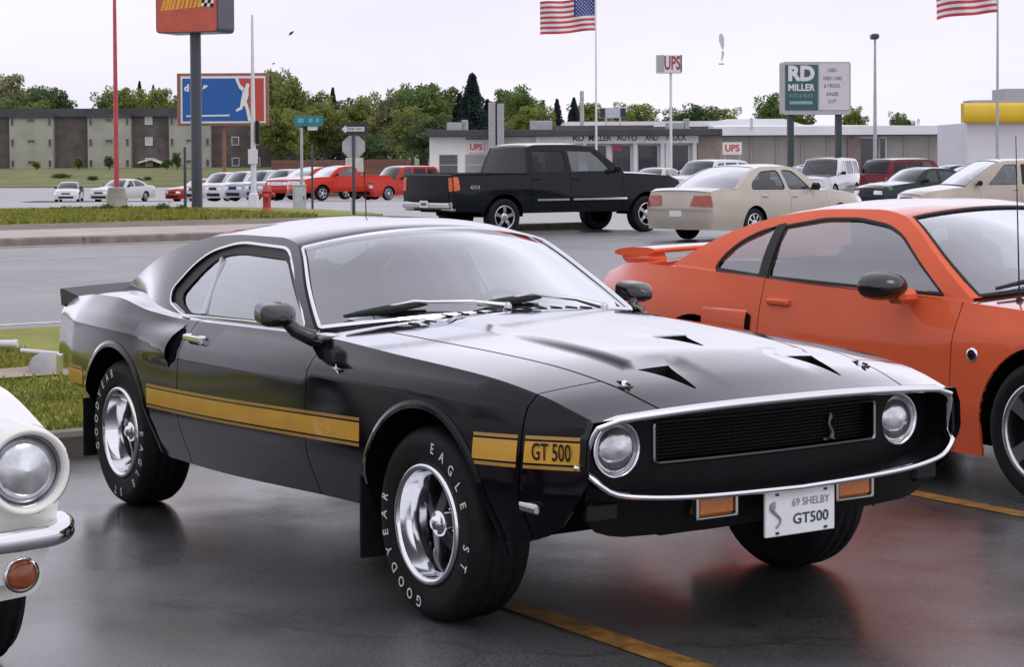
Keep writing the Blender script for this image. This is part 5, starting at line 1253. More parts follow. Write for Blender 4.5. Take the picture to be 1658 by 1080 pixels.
    for q in np.linspace(float(hq(-.66)) - .011, -float(hq(-.66)) + .011, 24)[1:-1]: ol.append((-.66 - .06 * (1 - (q / .79) ** 2) * 0, q))
    holes = []; scoops = []
    for (xo, yo) in ((.52, .32), (.52, -.32), (.24, 0.), (-.62, .36), (-.62, -.36)):
        w = .064; Lg = .20 if xo > .4 else .16
        ss = np.linspace(0, 1, 10); hwid = [w * (1 - .93 * (s_ ** .85)) * (1 - .12 * math.sin(s_ * math.pi)) for s_ in ss]
        tri = [(xo + Lg * s_, yo - k) for s_, k in zip(ss, hwid)] + [(xo + Lg * s_, yo + k) for s_, k in zip(ss[::-1], hwid[::-1])]
        if xo < -.5: tri = [(xo + (p[0] - xo) * .2, yo + (p[1] - yo) * .8) for p in tri]
        ty = float(B.yc(np.array([xo + .1]))[0])
        holes.append([(p[0], p[1] / ty) for p in tri]); scoops.append((xo, yo, tri, ty, Lg))
    mb = MB(); mb.panel(ol, top, holes=holes, step=.05, thick=.014, sign=1, fine=.03)
    hood = mb.build('hood', P_, root)
    for (xo, yo, tri, ty, Lg) in scoops:
        mb = MB(); T = np.array([(p[0], p[1] / ty) for p in tri]); X = top(T[:, 0], T[:, 1]); D = X.copy()
        dep = .012 + .055 * np.clip((xo + Lg - T[:, 0]) / Lg, 0, 1); D[:, 2] -= dep
        n = len(T); mb.add(D, [tuple(range(n))[::-1]]); V = np.concatenate([X - np.array([0, 0, .004]), D])
        mb.add(V, [(i, (i + 1) % n, n + (i + 1) % n, n + i) for i in range(n)])
        mb.add(np.array([D[0] + (0, 0, .08), D[-1] + (0, 0, .08), D[-1] + (-.12, 0, .05), D[0] + (-.12, 0, .05), D[0], D[-1], D[-1] + (-.12, 0, -.01), D[0] + (-.12, 0, -.01)]), [(4, 5, 6, 7), (7, 6, 2, 3)])
        mb.build('hood_scoop', M_BLACK, hood)
    for sd in (-1, 1):
        mb = MB(); p = topxy(np.array([.66]), np.array([sd * .52]))[0]
        mb.lathe([(.032, -.002), (.032, .004), (.026, .006), (.010, .006)], (0, 0, 1), p, n=18, mi=0); mb.lathe([(.009, .004), (.009, .022), (.001, .024)], (0, 0, 1), p, n=10, mi=1)
        mb.tube([p + (-.06, 0, .012), p + (-.02, .004, .017), p + (.03, 0, .012)], .004, 6, mi=0)
        mb.build('hood_pin', [M_BLACK, M_CHROME], hood)
    # cowl between hood and windscreen
    mb = MB(); cq = float(hq(-.7))
    Pc = lambda u, q: top(u, q) + np.stack([0 * u, 0 * u, -.012 * sm(-.9, -.66, u) * (np.abs(q) < .78)], 1)
    mb.patch(top, np.linspace(-1.25, -.668, 9), np.linspace(-.985, .985, 25), sign=1)
    cowl = mb.build('cowl', P_, root)
    mb = MB()
    for k in range(14):
        q = -.6 + k * .092; p = top(np.array([-.74 + .0 * k]), np.array([q]))[0]; mb.box(p + (0, 0, .002), (.08, .006, .006))
    mb.build('cowl_grille', M_BLACK, cowl, kind='stuff')
    # greenhouse
    DLO = rounded([(-1.09, .930), (-1.535, 1.212), (-2.02, 1.222), (-2.30, 1.166), (-2.47, 1.0), (-2.44, .95), (-2.26, .905), (-1.6, .922)], [.03, .07, .10, .14, .05, .05, .05, 0], 6)
    for sd in (-1, 1):
        L = B.gside(sd); mb = MB(); mb.panel(B.green_outline(-3.5, -.99), L, holes=[DLO], step=.06, sign=-sd, thick=.02)
        nmp = mb.build('roof_pillar', P_, root)
        mb = MB(); frame_strip(mb, L, DLO, .010, .005 * (-sd)); mb.build('window_trim', M_CHROME, root)
        # dark rubber channel, then the two panes
        Lg = B.gside(sd, -.018)
        inner = DLO.copy(); c = inner.mean(0)
        chan = MB(); shr = lambda d: np.array([p + (c - p) / np.linalg.norm(c - p) * d for p in DLO])
        up = [p for p in DLO]
        band = rounded([(-1.10, .925), (-1.525, 1.172), (-2.00, 1.180), (-2.19, 1.155), (-2.37, .985), (-2.33, .945), (-2.24, .912), (-1.6, .925)], [.02, .06, .08, .12, .05, .05, .05, 0], 6)
        chan.panel(DLO, B.gside(sd, -.012), holes=[band], step=.05, sign=-sd, thick=.004); chan.build('window_channel', M_BLACK, root)
        xv0, xv1 = -2.06, -1.985
        fr = [p for p in band if p[0] > -2.03 + (1.19 - p[1]) * 0 - (p[1] - .92) * -.0]
        def clip(poly, a, b, keep):
            out = []; n = len(poly); f = lambda p: (b[0] - a[0]) * (p[1] - a[1]) - (b[1] - a[1]) * (p[0] - a[0])
            for i in range(n):
                p, q = poly[i], poly[(i + 1) % n]; fp, fq = f(p) * keep, f(q) * keep
                if fp >= 0: out.append(p)
                if fp * fq < 0: out.append(p + (q - p) * fp / (fp - fq))
            return np.array(out)
        a, b = np.array((-2.085, .90)), np.array((-2.15, 1.20))
        big = np.array([p + (p - band.mean(0)) * .02 for p in band])
        for keep, nm in ((-1, 'door_window'), (1, 'quarter_window')):
            g = MB(); g.panel(clip(big, a, b, keep), B.gside(sd, -.020), step=.1, sign=-sd, thick=0); g.build(nm, M_TINT, root)
        g = MB(); pa = B.gside(sd, -.012)(np.array([-2.088, -2.138]), np.array([.915, 1.155])); g.sweep(pa, [(-.011, -.006), (.011, -.006), (.011, .006), (-.011, .006)], up=(0, 1, 0)); g.build('vent_bar', M_STEEL, root)
    gt = B.gtop()
    mb = MB(); mb.patch(gt, np.linspace(-2.38, -1.475, 24), np.linspace(-1, 1, 25), sign=1)
    roof = mb.build('roof', P_, root)
    # windscreen: pillars, chrome surround, glass
    WQ = .985
    for a, b in ((-1, -WQ), (WQ, 1)): mb = MB(); mb.patch(gt, np.linspace(-1.475, -.988, 14), np.linspace(a, b, 3), sign=1); mb.build('windscreen_pillar', P_, root)
    wso = [(-1.468, -WQ), (-1.468, WQ), (-1.005, WQ), (-1.005, -WQ)]
    wsr = rounded([(-1.462, -WQ), (-1.462, WQ), (-1.0, WQ), (-1.0, -WQ)], .02, 4); wsr = resample(wsr, .06)
    mb = MB(); frame_strip(mb, B.gtop(), wsr[::-1], -.017, .011); mb.build('windscreen_trim', M_CHROME, root)
    mb = MB(); mb.patch(B.gtop(-.004), np.linspace(-1.46, -1.0, 12), np.linspace(-WQ, WQ, 25), sign=1); mb.build('windscreen', M_GLASS, root)
    mb = MB(); w2 = resample(np.array([(-1.448, -.955), (-1.448, .955), (-1.012, .965), (-1.012, -.965)]), .06)
    frame_strip(mb, B.gtop(-.006), w2[::-1], .014, .004); mb.build('windscreen_seal', M_BLACK, root)
    # fastback with its rear window
    mb = MB()
    for a, b in ((-1, -.80), (.80, 1)): mb.patch(gt, np.linspace(-3.5, -2.38, 16), np.linspace(a, b, 4), sign=1)
    mb.patch(gt, np.linspace(-3.5, -3.12, 6), np.linspace(-.80, .80, 11), sign=1)
    mb.build('fastback_panel', P_, root)
    mb = MB(); mb.patch(B.gtop(-.006), np.linspace(-3.12, -2.38, 10), np.linspace(-.8, .8, 13), sign=1); mb.build('rear_window', glass('clear_rear_glass', (.8, .86, .84), 3., .06), root)
    # rear deck and ducktail spoiler
    mb = MB(); mb.patch(top, np.linspace(-3.759, -3.40, 8), np.linspace(-.99, .99, 21), sign=1); mb.build('rear_deck', P_, root)
    mb = MB(); q = np.linspace(-1, 1, 25)
    xs0 = -3.44 - .03 * (1 - q * q); xs1 = -3.80 - .04 * (1 - q * q); yy = q * .765
    z0 = .900 + .02 * (1 - q * q); z1 = .938 + .022 * (1 - q * q); zb = .87 + 0 * q
    V = np.stack([np.stack([xs0, yy, z0], 1), np.stack([xs1 + .03, yy, z1], 1), np.stack([xs1, yy, z1 - .006], 1), np.stack([xs1 + .02, yy, zb - .02], 1)], 1)
    F = [(i * 4 + k, i * 4 + k + 1, (i + 1) * 4 + k + 1, (i + 1) * 4 + k) for i in range(24) for k in range(3)]
    mb.add(V.reshape(-1, 3), F); mb.add(V[0], [(3, 2, 1, 0)]); mb.add(V[-1], [(0, 1, 2, 3)])
    mb.build('rear_spoiler', pbr('satin_black_spoiler', (.010, .010, .012), .42, var=.15, spec=.35), root)
    mb = MB(); mb.patch(B.fascia(-1), np.linspace(-1, 1, 21), np.linspace(0, 1, 9), sign=-1); tail = mb.build('tail_panel', P_, root)
    for sd in (-1, 1):
        mb = MB(); mb.box((-3.80, sd * .45, .72), (.03, .44, .11), ch=.012); mb.build('tail_light', M_RED, root)
    mb = MB(); th = np.linspace(-1, 1, 21)
    mb.sweep(np.stack([-3.83 + .10 * th ** 4, th * .80, .56 + 0 * th], 1), [(-.02, -.05), (.02, -.035), (.02, .035), (-.02, .05)]); mb.build('rear_bumper', M_CHROME, root)
    # side scoop ahead of the rear wheel
    for sd in (-1, 1):
        mb = MB()
        def S(x, z, sd=sd):
            t = sm(-2.5, -2.12, x); w_ = np.clip((z - .69) / .185, 0, 1); k = sm(0, .30, w_) * sm(1, .72, w_)
            return np.stack([x, sd * (B.yside(x, np.minimum(z, .89)) + .002 + .024 * t * k), z], 1)
        mb.patch(S, np.linspace(-2.5, -2.115, 14), np.linspace(.69, .875, 13), sign=-sd); sc = mb.build('side_scoop', P_, root)
        zz = np.linspace(.697, .868, 13); xx = np.full(13, -2.118); A = S(xx, zz); Bq = np.stack([xx, sd * (B.yside(xx, zz) + .003), zz], 1)
        mb = MB(); V = np.concatenate([A, Bq]); F = [(i, i + 1, 13 + i + 1, 13 + i) for i in range(12)]
        mb.add(V - np.array([.045, 0, 0]), F if sd > 0 else [f[::-1] for f in F])
        Lq = B.side(sd, .003); mb.panel(rounded([(-2.165, .70), (-2.05, .715), (-2.05, .852), (-2.165, .866)], .055), Lq, step=.05, sign=-sd, thick=0)
        mb.build('scoop_opening', M_DARK, sc)
    # stripe: broad gold band between two thin lines
    zc = pchip([(-3.6, .548), (-2.38, .548), (-.39, .607), (.31, .640), (.84, .672)])
    segs = [(-3.40, -3.155), (-2.345, -.415), (.325, .548), (.583, .815)]
    def band(mb, x0, x1, lo, hi, sd, off, mi, slant0=0., slant1=0.):
        n = max(2, int((x1 - x0) / .06)); xs = np.linspace(x0, x1, n)
        f = lambda t, k: float(zc(t)) + k
        P = [(t, f(t, lo)) for t in xs] + [(t, f(t, hi)) for t in xs[::-1]]
        mb.panel(P, B.side(sd, off), step=.08, sign=-sd, thick=.001, mi=mi)
    for sd in (-1, 1):
        for (x0, x1) in segs:
            mb = MB(); band(mb, x0, x1, -.034, .034, sd, .0022, 0); o = mb.build('gold_stripe', GOLD, root)
            for k in (.041, -.052): mb = MB(); band(mb, x0, x1, k, k + .011, sd, .0022, 0); mb.build('pinstripe', GOLDD, o)
            if x0 == .583:
                xm, zm = .70, float(zc(.70)); ym = float(B.yside(np.array([xm]), np.array([zm]))[0])
                sl = (float(B.yside(np.array([.77]), np.array([zm]))[0]) - float(B.yside(np.array([.63]), np.array([zm]))[0])) / .14
                t = MB(); ex = np.array([1, sd * sl, .06]) * (1 if sd < 0 else -1)
                letters(t, 'GT 500', (xm, sd * (ym + .005), zm), ex, (0, 0, 1), .07, bold=.012, width=.165, height=.056, off=.001)
                t.build('lettering', M_BLACK, o, kind='stuff')
    # arch lips, mud flaps
    for (xc, zc_, Rr) in B.arches:
        for sd in (-1, 1):
            th = np.linspace(-.12, math.pi + .12, 40); pl = np.stack([xc + Rr * np.cos(th), zc_ + Rr * np.sin(th)], 1)
            mb = MB(); Pn = pl + unit(pl - np.array([xc, zc_])) * .028
            a = B.side(sd, .0)(pl[:, 0], pl[:, 1]); b = B.side(sd, .002)(Pn[:, 0], Pn[:, 1]); lip = B.side(sd, .007)(pl[:, 0], pl[:, 1]); mid = B.side(sd, .006)((pl[:, 0] + Pn[:, 0]) / 2, (pl[:, 1] + Pn[:, 1]) / 2)
            V = np.stack([a - np.array([0, sd * .03, 0]), lip, mid, b], 1); F = [(i * 4 + k, i * 4 + k + 1, (i + 1) * 4 + k + 1, (i + 1) * 4 + k) for i in range(39) for k in range(3)]
            mb.add(V.reshape(-1, 3), F if sd < 0 else [f[::-1] for f in F]); mb.build('wheel_flare', P_, root)
    for x, z0 in ((-.44, .145), (-3.17, .17)):
        for sd in (-1, 1):
            mb = MB(); mb.box((x, sd * .76, (z0 + .45) / 2), (.012, .26, .45 - z0), ch=.004); mb.build('mud_flap', M_RUBBER, root)
    # front: chrome lip, grille cavity, headlights, bumper
    q = np.linspace(-1, 1, 41); tp = top(np.full(41, .84), q); tp[:, 2] -= .004
    tp[:, 2] -= .014 * sm(.90, 1.0, np.abs(q))
    mb = MB(); mb.sweep(tp, [(.020 * math.cos(a), .015 * math.sin(a)) for a in np.linspace(0, 2 * math.pi, 13)[:-1]], up=(0, 0, 1), smooth=True); mb.build('nose_trim', M_CHROME, root)
    for sd in (-1, 1):
        e = tp[0] if sd < 0 else tp[-1]; mb = MB()
        mb.tube([e + (.004, -sd * .006, .004), e + (-.004, sd * .010, -.02), e + (-.012, sd * .018, -.05), e + (-.02, sd * .024, -.085), e + (-.03, sd * .028, -.125)], [.014, .014, .012, .010, .008], 12); mb.build('corner_trim', M_CHROME, root)
    bz = pchip([(0, .508), (.45, .518), (.64, .532), (.71, .545), (.755, .572), (.785, .606), (.80, .632)])
    def bump_path():
        out = []
        for y in np.concatenate([[-.80, -.797, -.787, -.772], np.linspace(-.755, .755, 61), [.772, .787, .797, .80]]):
            ay = abs(y); x = .925 - .085 * (ay / .8) ** 3
            if ay >= .775: x -= (ay - .77) * 1.5
            z = float(bz(ay))
            out.append((x, y, z))
        return np.array(out)
    bp = bump_path(); bp[0] = (.79, -.812, .628); bp[-1] = (.79, .812, .628)
    mb = MB(); mb.sweep(bp, [(.014 * math.cos(a), .0105 * math.sin(a)) for a in np.linspace(0, 2 * math.pi, 13)[:-1]], smooth=True); mb.build('front_bumper', M_CHROME, root)
    GR = pbr('grille_black', (.006, .0065, .008), .4, var=.2, spec=.12)
    xg = lambda y: .725 + .06 * (1 - (y / .8) ** 2)
    LG = lambda y, z: np.stack([xg(y) + 0 * z, y + 0 * z, z + 0 * y], 1)
    ol = [(y, .772 + .016 * (1 - (y / .78) ** 2)) for y in np.linspace(-.765, .765, 31)] + [(.79, .72), (.795, .64)] + [(y, float(bz(abs(y))) + .006) for y in np.linspace(.78, -.78, 41)] + [(-.795, .64), (-.79, .72)]
    gh = rounded([(-.475, .612), (.475, .612), (.475, .737), (-.475, .737)], .012, 3)
    hls = [np.array([(c + .088 * math.cos(t), .662 + .088 * math.sin(t)) for t in np.linspace(0, 2 * math.pi, 29)[:-1]]) for c in (-.612, .612)]
    mb = MB(); mb.panel(ol, LG, holes=[gh] + hls, step=.05, sign=1, thick=-.13, hthick=.02); mb.build('grille_surround', GR, root)
    mb = MB(); frame_strip(mb, LG, resample(gh, .08), .011, .008); gf = mb.build('grille_frame', pbr('dull_silver_trim', (.30, .31, .32), .3, 1, var=.1), root)
    mb = MB(); LG2 = lambda y, z: LG(y, z) - np.array([.05, 0, 0]); mb.panel(gh, LG2, step=.1, sign=1, thick=-.05)
    for k in range(11):
        z = .618 + k * .0115; yy = np.linspace(-.47, .47, 13); mb.sweep(LG2(yy, np.full(13, z)) + np.array([.015, 0, 0]), [(-.006, -.002), (.006, -.002), (.006, .002), (-.006, .002)])
    for k in range(40):
        y = -.465 + k * .0238; mb.box((float(xg(y)) - .038, y, .6745), (.004, .003, .12))
    mb.build('grille_mesh', GR, root, kind='stuff')
    mb = MB(); ye, ze = .285, .668; xe = float(xg(ye)) - .022
    pts = [(xe, ye + .010 * math.sin(t * 1.5) * (1 - t / 6), ze - .045 + t * .0175) for t in np.linspace(0, 5, 24)]
    mb.tube(pts, np.interp(np.linspace(0, 1, 24), [0, .25, .7, .85, 1], [.011, .008, .005, .010, .003]), 8)
    for k in range(5): mb.box((xe, ye - .02 + k * .008, ze - .046), (.008, .02, .012), ch=.003)
    mb.build('grille_emblem', pbr('dull_pewter', (.16, .16, .17), .4, .8, var=.2), root)
    for sd in (-1, 1):
        c = np.array([float(xg(.612)) - .03, sd * .612, .662]); mb = MB()
        mb.lathe([(.083, .0), (.076, .020), (.058, .034), (.03, .042), (.001, .045)], (1, 0, 0), c, n=32); hl = mb.build('headlight', M_LENS, root)
        mb = MB(); mb.lathe([(.094, -.02), (.096, .022), (.090, .030), (.083, .022), (.080, .004)], (1, 0, 0), c, n=32); mb.build('headlight_ring', M_CHROME, hl)
    # valance, plate, lamps
    VP = pbr('valance_black', (.006, .006, .007), .35, var=.1, spec=.2)
    Lv = lambda y, z: np.stack([.895 - .085 * (np.abs(y) / .8) ** 3 - .55 * (.51 - z) * .55 - .05, y + 0 * z, z + 0 * y], 1)
    vol = [(y, float(bz(min(.76, abs(y)))) - .004) for y in np.linspace(-.76, .76, 31)] + [(y, float(np.interp(abs(y), [0, .3, .62, .70, .76], [.385, .38, .385, .40, .46]))) for y in np.linspace(.76, -.76, 31)]
    mb = MB(); mb.panel(vol, Lv, step=.06, sign=1, thick=.02); mb.build('front_valance', VP, root)
    for sd in (-1, 1):
        mb = MB(); x = .835; mb.box((x, sd * .30, .468), (.05, .15, .062), ch=.008); lp = mb.build('turn_signal', M_AMBER, root)
        mb = MB()
        for dy, dz, a, b in ((0, .036, .172, .01), (0, -.036, .172, .01), (.081, 0, .01, .08), (-.081, 0, .01, .08)): mb.box((x + .016, sd * .30 + dy, .468 + dz), (.03, a, b), ch=.003)
        mb.build('turn_signal_frame', M_STEEL, lp)
        mb = MB(); mb.box((.775, sd * .70, .478), (.05, .12, .075), ch=.015); mb.build('brake_duct', M_BLACK, root)
        mb = MB(); ys = sd * float(B.yside(np.array([.6]), np.array([.475]))[0]); mb.box((.60, ys, .478), (.10, .02, .034), ch=.007); mb.box((.60, ys + sd * .006, .487), (.085, .016, .014), ch=.003, mi=1); mb.build('side_marker', [M_STEEL, M_WHITEL], root)
    mb = MB(); mb.box((.905, .012, .425), (.012, .302, .15), ch=.003); pl = mb.build('license_plate', M_PLATE, root)
    mb = MB(); ex, ey, org = (0, 1, 0), (0, 0, 1), (.911, .012, .425); INK = pbr('plate_ink', (.02, .03, .09), .5, var=.1); INK2 = pbr('plate_ink_pale', (.25, .24, .33), .5, var=.1)
    letters(mb, 'GT500', (.911, .055, .400), ex, ey, .05, 0, bold=.015, width=.155, height=.036)
    letters(mb, '69 SHELBY', (.911, .055, .455), ex, ey, .03, 1, bold=.01, width=.165, height=.026)
    t = np.linspace(0, 1, 14); pts = np.stack([.912 + 0 * t, -.095 + .018 * np.sin(t * 6), .38 + .085 * t], 1)
    mb.tube(pts, np.interp(t, [0, .6, .85, 1], [.004, .006, .014, .004]), 6, mi=1)
    for y in (-.09, .12):
        for z in (.362, .488): mb.box((.912, y, z), (.004, .014, .008), mi=0)
    mb.build('plate_print', [INK, INK2], pl, kind='stuff')
    # fender emblem
    for sd in (-1, 1):
        mb = MB(); x0, z0 = -.615, .815; y0 = sd * (float(B.yside(np.array([x0]), np.array([z0]))[0]) + .006)
        star = [(k * .6, w * .6) for k, w in [(.0, .034), (.012, .010), (.05, .006), (.02, -.008), (.032, -.03), (.004, -.014), (-.022, -.028), (-.014, -.006), (-.05, .004), (-.012, .012)]]
        P = [(x0 + a, y0, z0 + b) for a, b in star]
        mb.poly(P if sd > 0 else P[::-1], (0, -sd * .008, 0)) if False else None
        c = np.array([x0, y0 + sd * .006, z0]); n = len(P)
        mb.add(np.array(P + [tuple(c)]), [(i, (i + 1) % n, n) if sd > 0 else ((i + 1) % n, i, n) for i in range(n)])
        mb.build('fender_emblem', M_STEEL, root)
    # mirrors
    for sd in (-1, 1):
        c = np.array([-.955 - .17 * (sd > 0), sd * (.958 - .075 * (sd > 0)), 1.0]); mb = MB()
        nu, nv = 14, 20; V = []
        for i in range(nu + 1):
            a = i / nu; x = .085 - .165 * a; k = min(1, (a + .02) * 2.2) ** .5
            for j in range(nv):
                t = j / nv * 2 * math.pi; cs, sn = math.cos(t), math.sin(t); e = .55
                V.append((x * .85, .070 * k * math.copysign(abs(cs) ** e, cs), .043 * k * math.copysign(abs(sn) ** e, sn) - .012 * (1 - a)))
        V = np.array(V); F = [(i * nv + j, i * nv + (j + 1) % nv, (i + 1) * nv + (j + 1) % nv, (i + 1) * nv + j) for i in range(nu) for j in range(nv)]
        Nn = np.zeros_like(V)
        for f in F:
            g = np.cross(V[f[2]] - V[f[0]], V[f[3]] - V[f[1]])
            for i in f: Nn[i] += g
        mb.add(V, F, unit(Nn)); mb.add(V[:nv], [tuple(range(nv))[::-1]]); mb.add(V[-nv:] + np.array([.006, 0, 0]), [tuple(range(nv))], mi=1)
        mb.xf(Matrix.Translation(c) @ Matrix.Rotation(sd * .15, 4, 'Z'))
        b2 = MB(); b2.tube([c + (.02, -sd * .03, -.03), c + (.035, -sd * .06, -.065), (c[0] + .05, sd * .86, .915), (c[0] + .055, sd * .835, .905)], [.026, .028, .03, .034], 10); b2.box((c[0] + .065, sd * .822, .905), (.17, .05, .022), ch=.008)
        mm = mb.build('door_mirror', [M_GLOSSB, M_CHROME], root); b2.build('mirror_stalk', M_GLOSSB, mm)
    # wipers
    gg = B.gtop(.016)
    for (q0, q1, qa, ua, ub) in ((-.86, -.43, -.02, -1.035, -1.055), (-.16, .27, .62, -1.035, -1.055)):
        qs = np.linspace(q0, q1, 12); b = gg(np.linspace(ua, ub, 12), qs)
        mb = MB(); mb.tube(b, np.interp(np.linspace(0, 1, 12), [0, .2, .5, .8, 1], [.006, .013, .018, .013, .006]), 8)
        mid = gg(np.array([-1.05]), np.array([q1]))[0] + (.0, 0, .012); piv = top(np.array([-.80]), np.array([qa * .93]))[0] + (0, 0, .02)
        mb2 = MB(); mb2.tube([b[6] + (0, 0, .012), b[9] + (.01, 0, .02), mid, (mid * .45 + piv * .55) + (0, 0, .01), piv], [.006, .006, .007, .009, .014], 8); mb2.lathe([(.02, -.03), (.02, .004), (.012, .014), (.001, .016)], (0, 0, 1), piv, n=14)
        w = mb.build('wiper_blade', M_BLACK, root); mb2.build('wiper_arm', M_STEEL, w)
    # wheels
    rm = [M_CHROME, pbr('magnum_grey', (.035, .035, .04), .35, .4, var=.1), M_DARK]
    LET = [('GOODYEAR', R(-98), R(13.5), .272, .058), ('EAGLE', R(78), R(14), .272, .055), ('ST', R(-8), R(14), .272, .055)]
    LET2 = [('GOODYEAR', R(200), R(13.5), .272, .058), ('EAGLE', R(5), R(14), .272, .055), ('ST', R(-85), R(14), .272, .055)]
    for x, let in ((0, LET), (-2.743, LET2)):
        for sd in (-1, 1): add_wheel(root, x, sd * .765, .335, .235, .197, 'magnum', rm, sd, lettering=let)
    B.wells(root)
    mb = MB(); B.belly(mb, .36); mb.tube([(0, -.75, .335), (0, .75, .335)], .05); mb.tube([(-2.743, -.75, .335), (-2.743, .75, .335)], .06)
    mb.build('underbody', M_DARK, root)
    add_interior(root, [(-1.62, .36, .50, .52), (-1.62, -.36, .50, .52)], (-1.17, 1.36, .84), (-3.0, -.9, 1.5, .36), (-1.36, .36, .83))
    mb = MB(); mb.box((-1.40, 0, 1.185), (.03, .24, .055), ch=.012); mb.tube([(-1.40, 0, 1.2), (-1.44, 0, 1.26)], .008); mb.build('inside_mirror', M_BLACK, root)
    mb = MB(); mb.tube([(-3.15, .66, .95), (-3.17, .66, 1.4), (-3.19, .66, 1.62)], [.005, .003, .002], 6); mb.lathe([(.018, 0), (.012, .02), (.004, .03)], (0, 0, 1), (-3.15, .66, .945), n=12); mb.build('antenna', M_BLACK, root)
    return root
black_fastback()
# orange coupe: rounded sporty two-door with rear wing
def orange_coupe():
    ORANGE = paint('competition_orange', (.70, .125, .052), .35, 1., .04, gain=2.4)
    h = .93; xf, xr = .97, -3.66
    low = [(xr, .34), (-3.2, .28), (-2.2, .19), (-.45, .18), (.45, .2), (xf, .22)]
    S = dict(body=dict(xf=xf, xr=xr, bow=(.12, .08), arches=[(-.09, .335, .39), (-2.573, .335, .38)], inset=.03, low=low,
        sec=[(low, [(xr, .74), (-3.1, .85), (-2.2, .885), (-.45, .885), (.4, .87), (xf, .72)]),
             ([(xr, .52), (-1.5, .45), (xf, .45)], [(xr, .82), (-3.1, .92), (-2.573, .935), (-1.9, .915), (-1.2, .905), (-.5, .915), (0, .925), (.45, .89), (xf, .74)]),
             ([(xr, .76), (-2.6, .74), (-1.5, .655), (-.6, .69), (0, .71), (xf, .62)], [(xr, .79), (-3.1, .90), (-2.573, .925), (-1.9, .895), (-1.2, .89), (-.5, .905), (0, .915), (.45, .87), (xf, .70)]),
             ([(xr, .90), (-3.3, .965), (-2.9, .965), (-2.3, .945), (-1.6, .915), (-.8, .895), (-.3, .875), (.2, .835), (.7, .74), (xf, .62)], [(xr, .70), (-3.2, .80), (-2.6, .85), (-1.9, .845), (-.8, .82), (0, .83), (.5, .76), (xf, .60)])],
        crown=[(xr, .03), (-2.8, .03), (-.7, .06), (0, .09), (.6, .07), (xf, .03)],
        rail=[(-2.92, .965), (-2.72, 1.075), (-2.45, 1.195), (-2.15, 1.272), (-1.85, 1.305), (-1.5, 1.310), (-1.3, 1.285), (-1.18, 1.235), (-.88, 1.055), (-.62, .893)],
        yroof=.555, gcrown=[(-2.9, .02), (-2.2, .045), (-1.3, .05), (-.6, .05)], gbow=[(-2.9, -.15), (-2.2, -.05), (-1.8, 0), (-1.2, .10), (-.6, .24)], bulge=.03, nose=[(0, -.02), (.3, .04), (.6, .03), (1, -.05)], tail=[(0, -.02), (.4, .05), (.8, .02), (1, -.03)]),
        wb=2.573, hood=-.75, deck=-2.8, green=(-2.90, -.64), roof=(-2.16, -1.25), step=.07, wq=.94, wr=[.03, .10, .10, .03],
        windows=[[(-.80, .905), (-1.02, 1.055), (-1.22, 1.190), (-1.36, 1.240), (-1.60, 1.268), (-1.85, 1.262), (-2.13, 1.215), (-2.085, .932), (-1.5, .918)], [(-2.135, .935), (-2.175, 1.212), (-2.30, 1.182), (-2.41, 1.122), (-2.49, 1.045), (-2.535, .958)]],
        doors=[(-2.06, -.66)], wheels=(.335, .245, .225, 'five', .80, pbr('bright_alloy', (.62, .63, .65), .22, 1, var=.04)),
        mirror=None, seats=[(-1.35, .36, .48, .5), (-1.35, -.36, .48, .5)], dash=(-.95, 1.35, .82), floor=(-2.6, -.7, 1.5, .33), handle=ORANGE,
        lamps=[('headlight', 1, [(.52, .66), (.95, .62), (.97, .88), (.50, .84)], M_LENS, .01), ('tail_light', -1, [(.42, .58), (.93, .56), (.93, .84), (.42, .86)], M_RED, .012)],
        center=[('grille', 1, [(-.45, .56), (.45, .56), (.45, .78), (-.45, .78)], M_BLACK, .006)], wsm=glass('pale_windscreen', (.60, .68, .72), 7.0, .25))
    S['wr'] = [.04, 0, .06, .05, .05, .05, .03, .03, 0]; S['glass'] = glass('coupe_side_glass', (.5, .6, .64), 5., .24)
    S['fwx'] = -.09; root, B = vehicle('sports_coupe', 'bright orange sports coupe with rear wing parked beside the black fastback', 'car', (-.17, 3.42, 0), 0, ORANGE, S)
    # rear wing on two posts
    mb = MB(); q = np.linspace(-1, 1, 21); xa = -3.28 - .03 * (1 - q * q); y = q * .68; zz = 1.022 + .012 * (1 - q * q)
    path = np.stack([xa - .16, y, zz], 1); sec = [(.18 * math.copysign(abs(math.cos(a)) ** .8, math.cos(a)), .026 * math.copysign(abs(math.sin(a)) ** .9, math.sin(a)) + .010 * math.cos(a)) for a in np.linspace(0, 2 * math.pi, 25)[:-1]]
    mb.sweep(path, sec, smooth=True)
    wing = mb.build('rear_wing', paintmat(root), root)
    for sd in (-1, 1): mb = MB(); mb.box((-3.44, sd * .60, .985), (.30, .16, .07), ch=.03); mb.build('wing_post', paintmat(root), wing)
    for sd in (-1, 1):
        mb = MB(); mb.panel(rounded([(-2.075, .925), (-2.145, .928), (-2.185, 1.215), (-2.118, 1.228)], .01), B.gside(sd, .003), step=.06, sign=-sd, thick=.01); mb.build('door_pillar', M_BLACK, root)
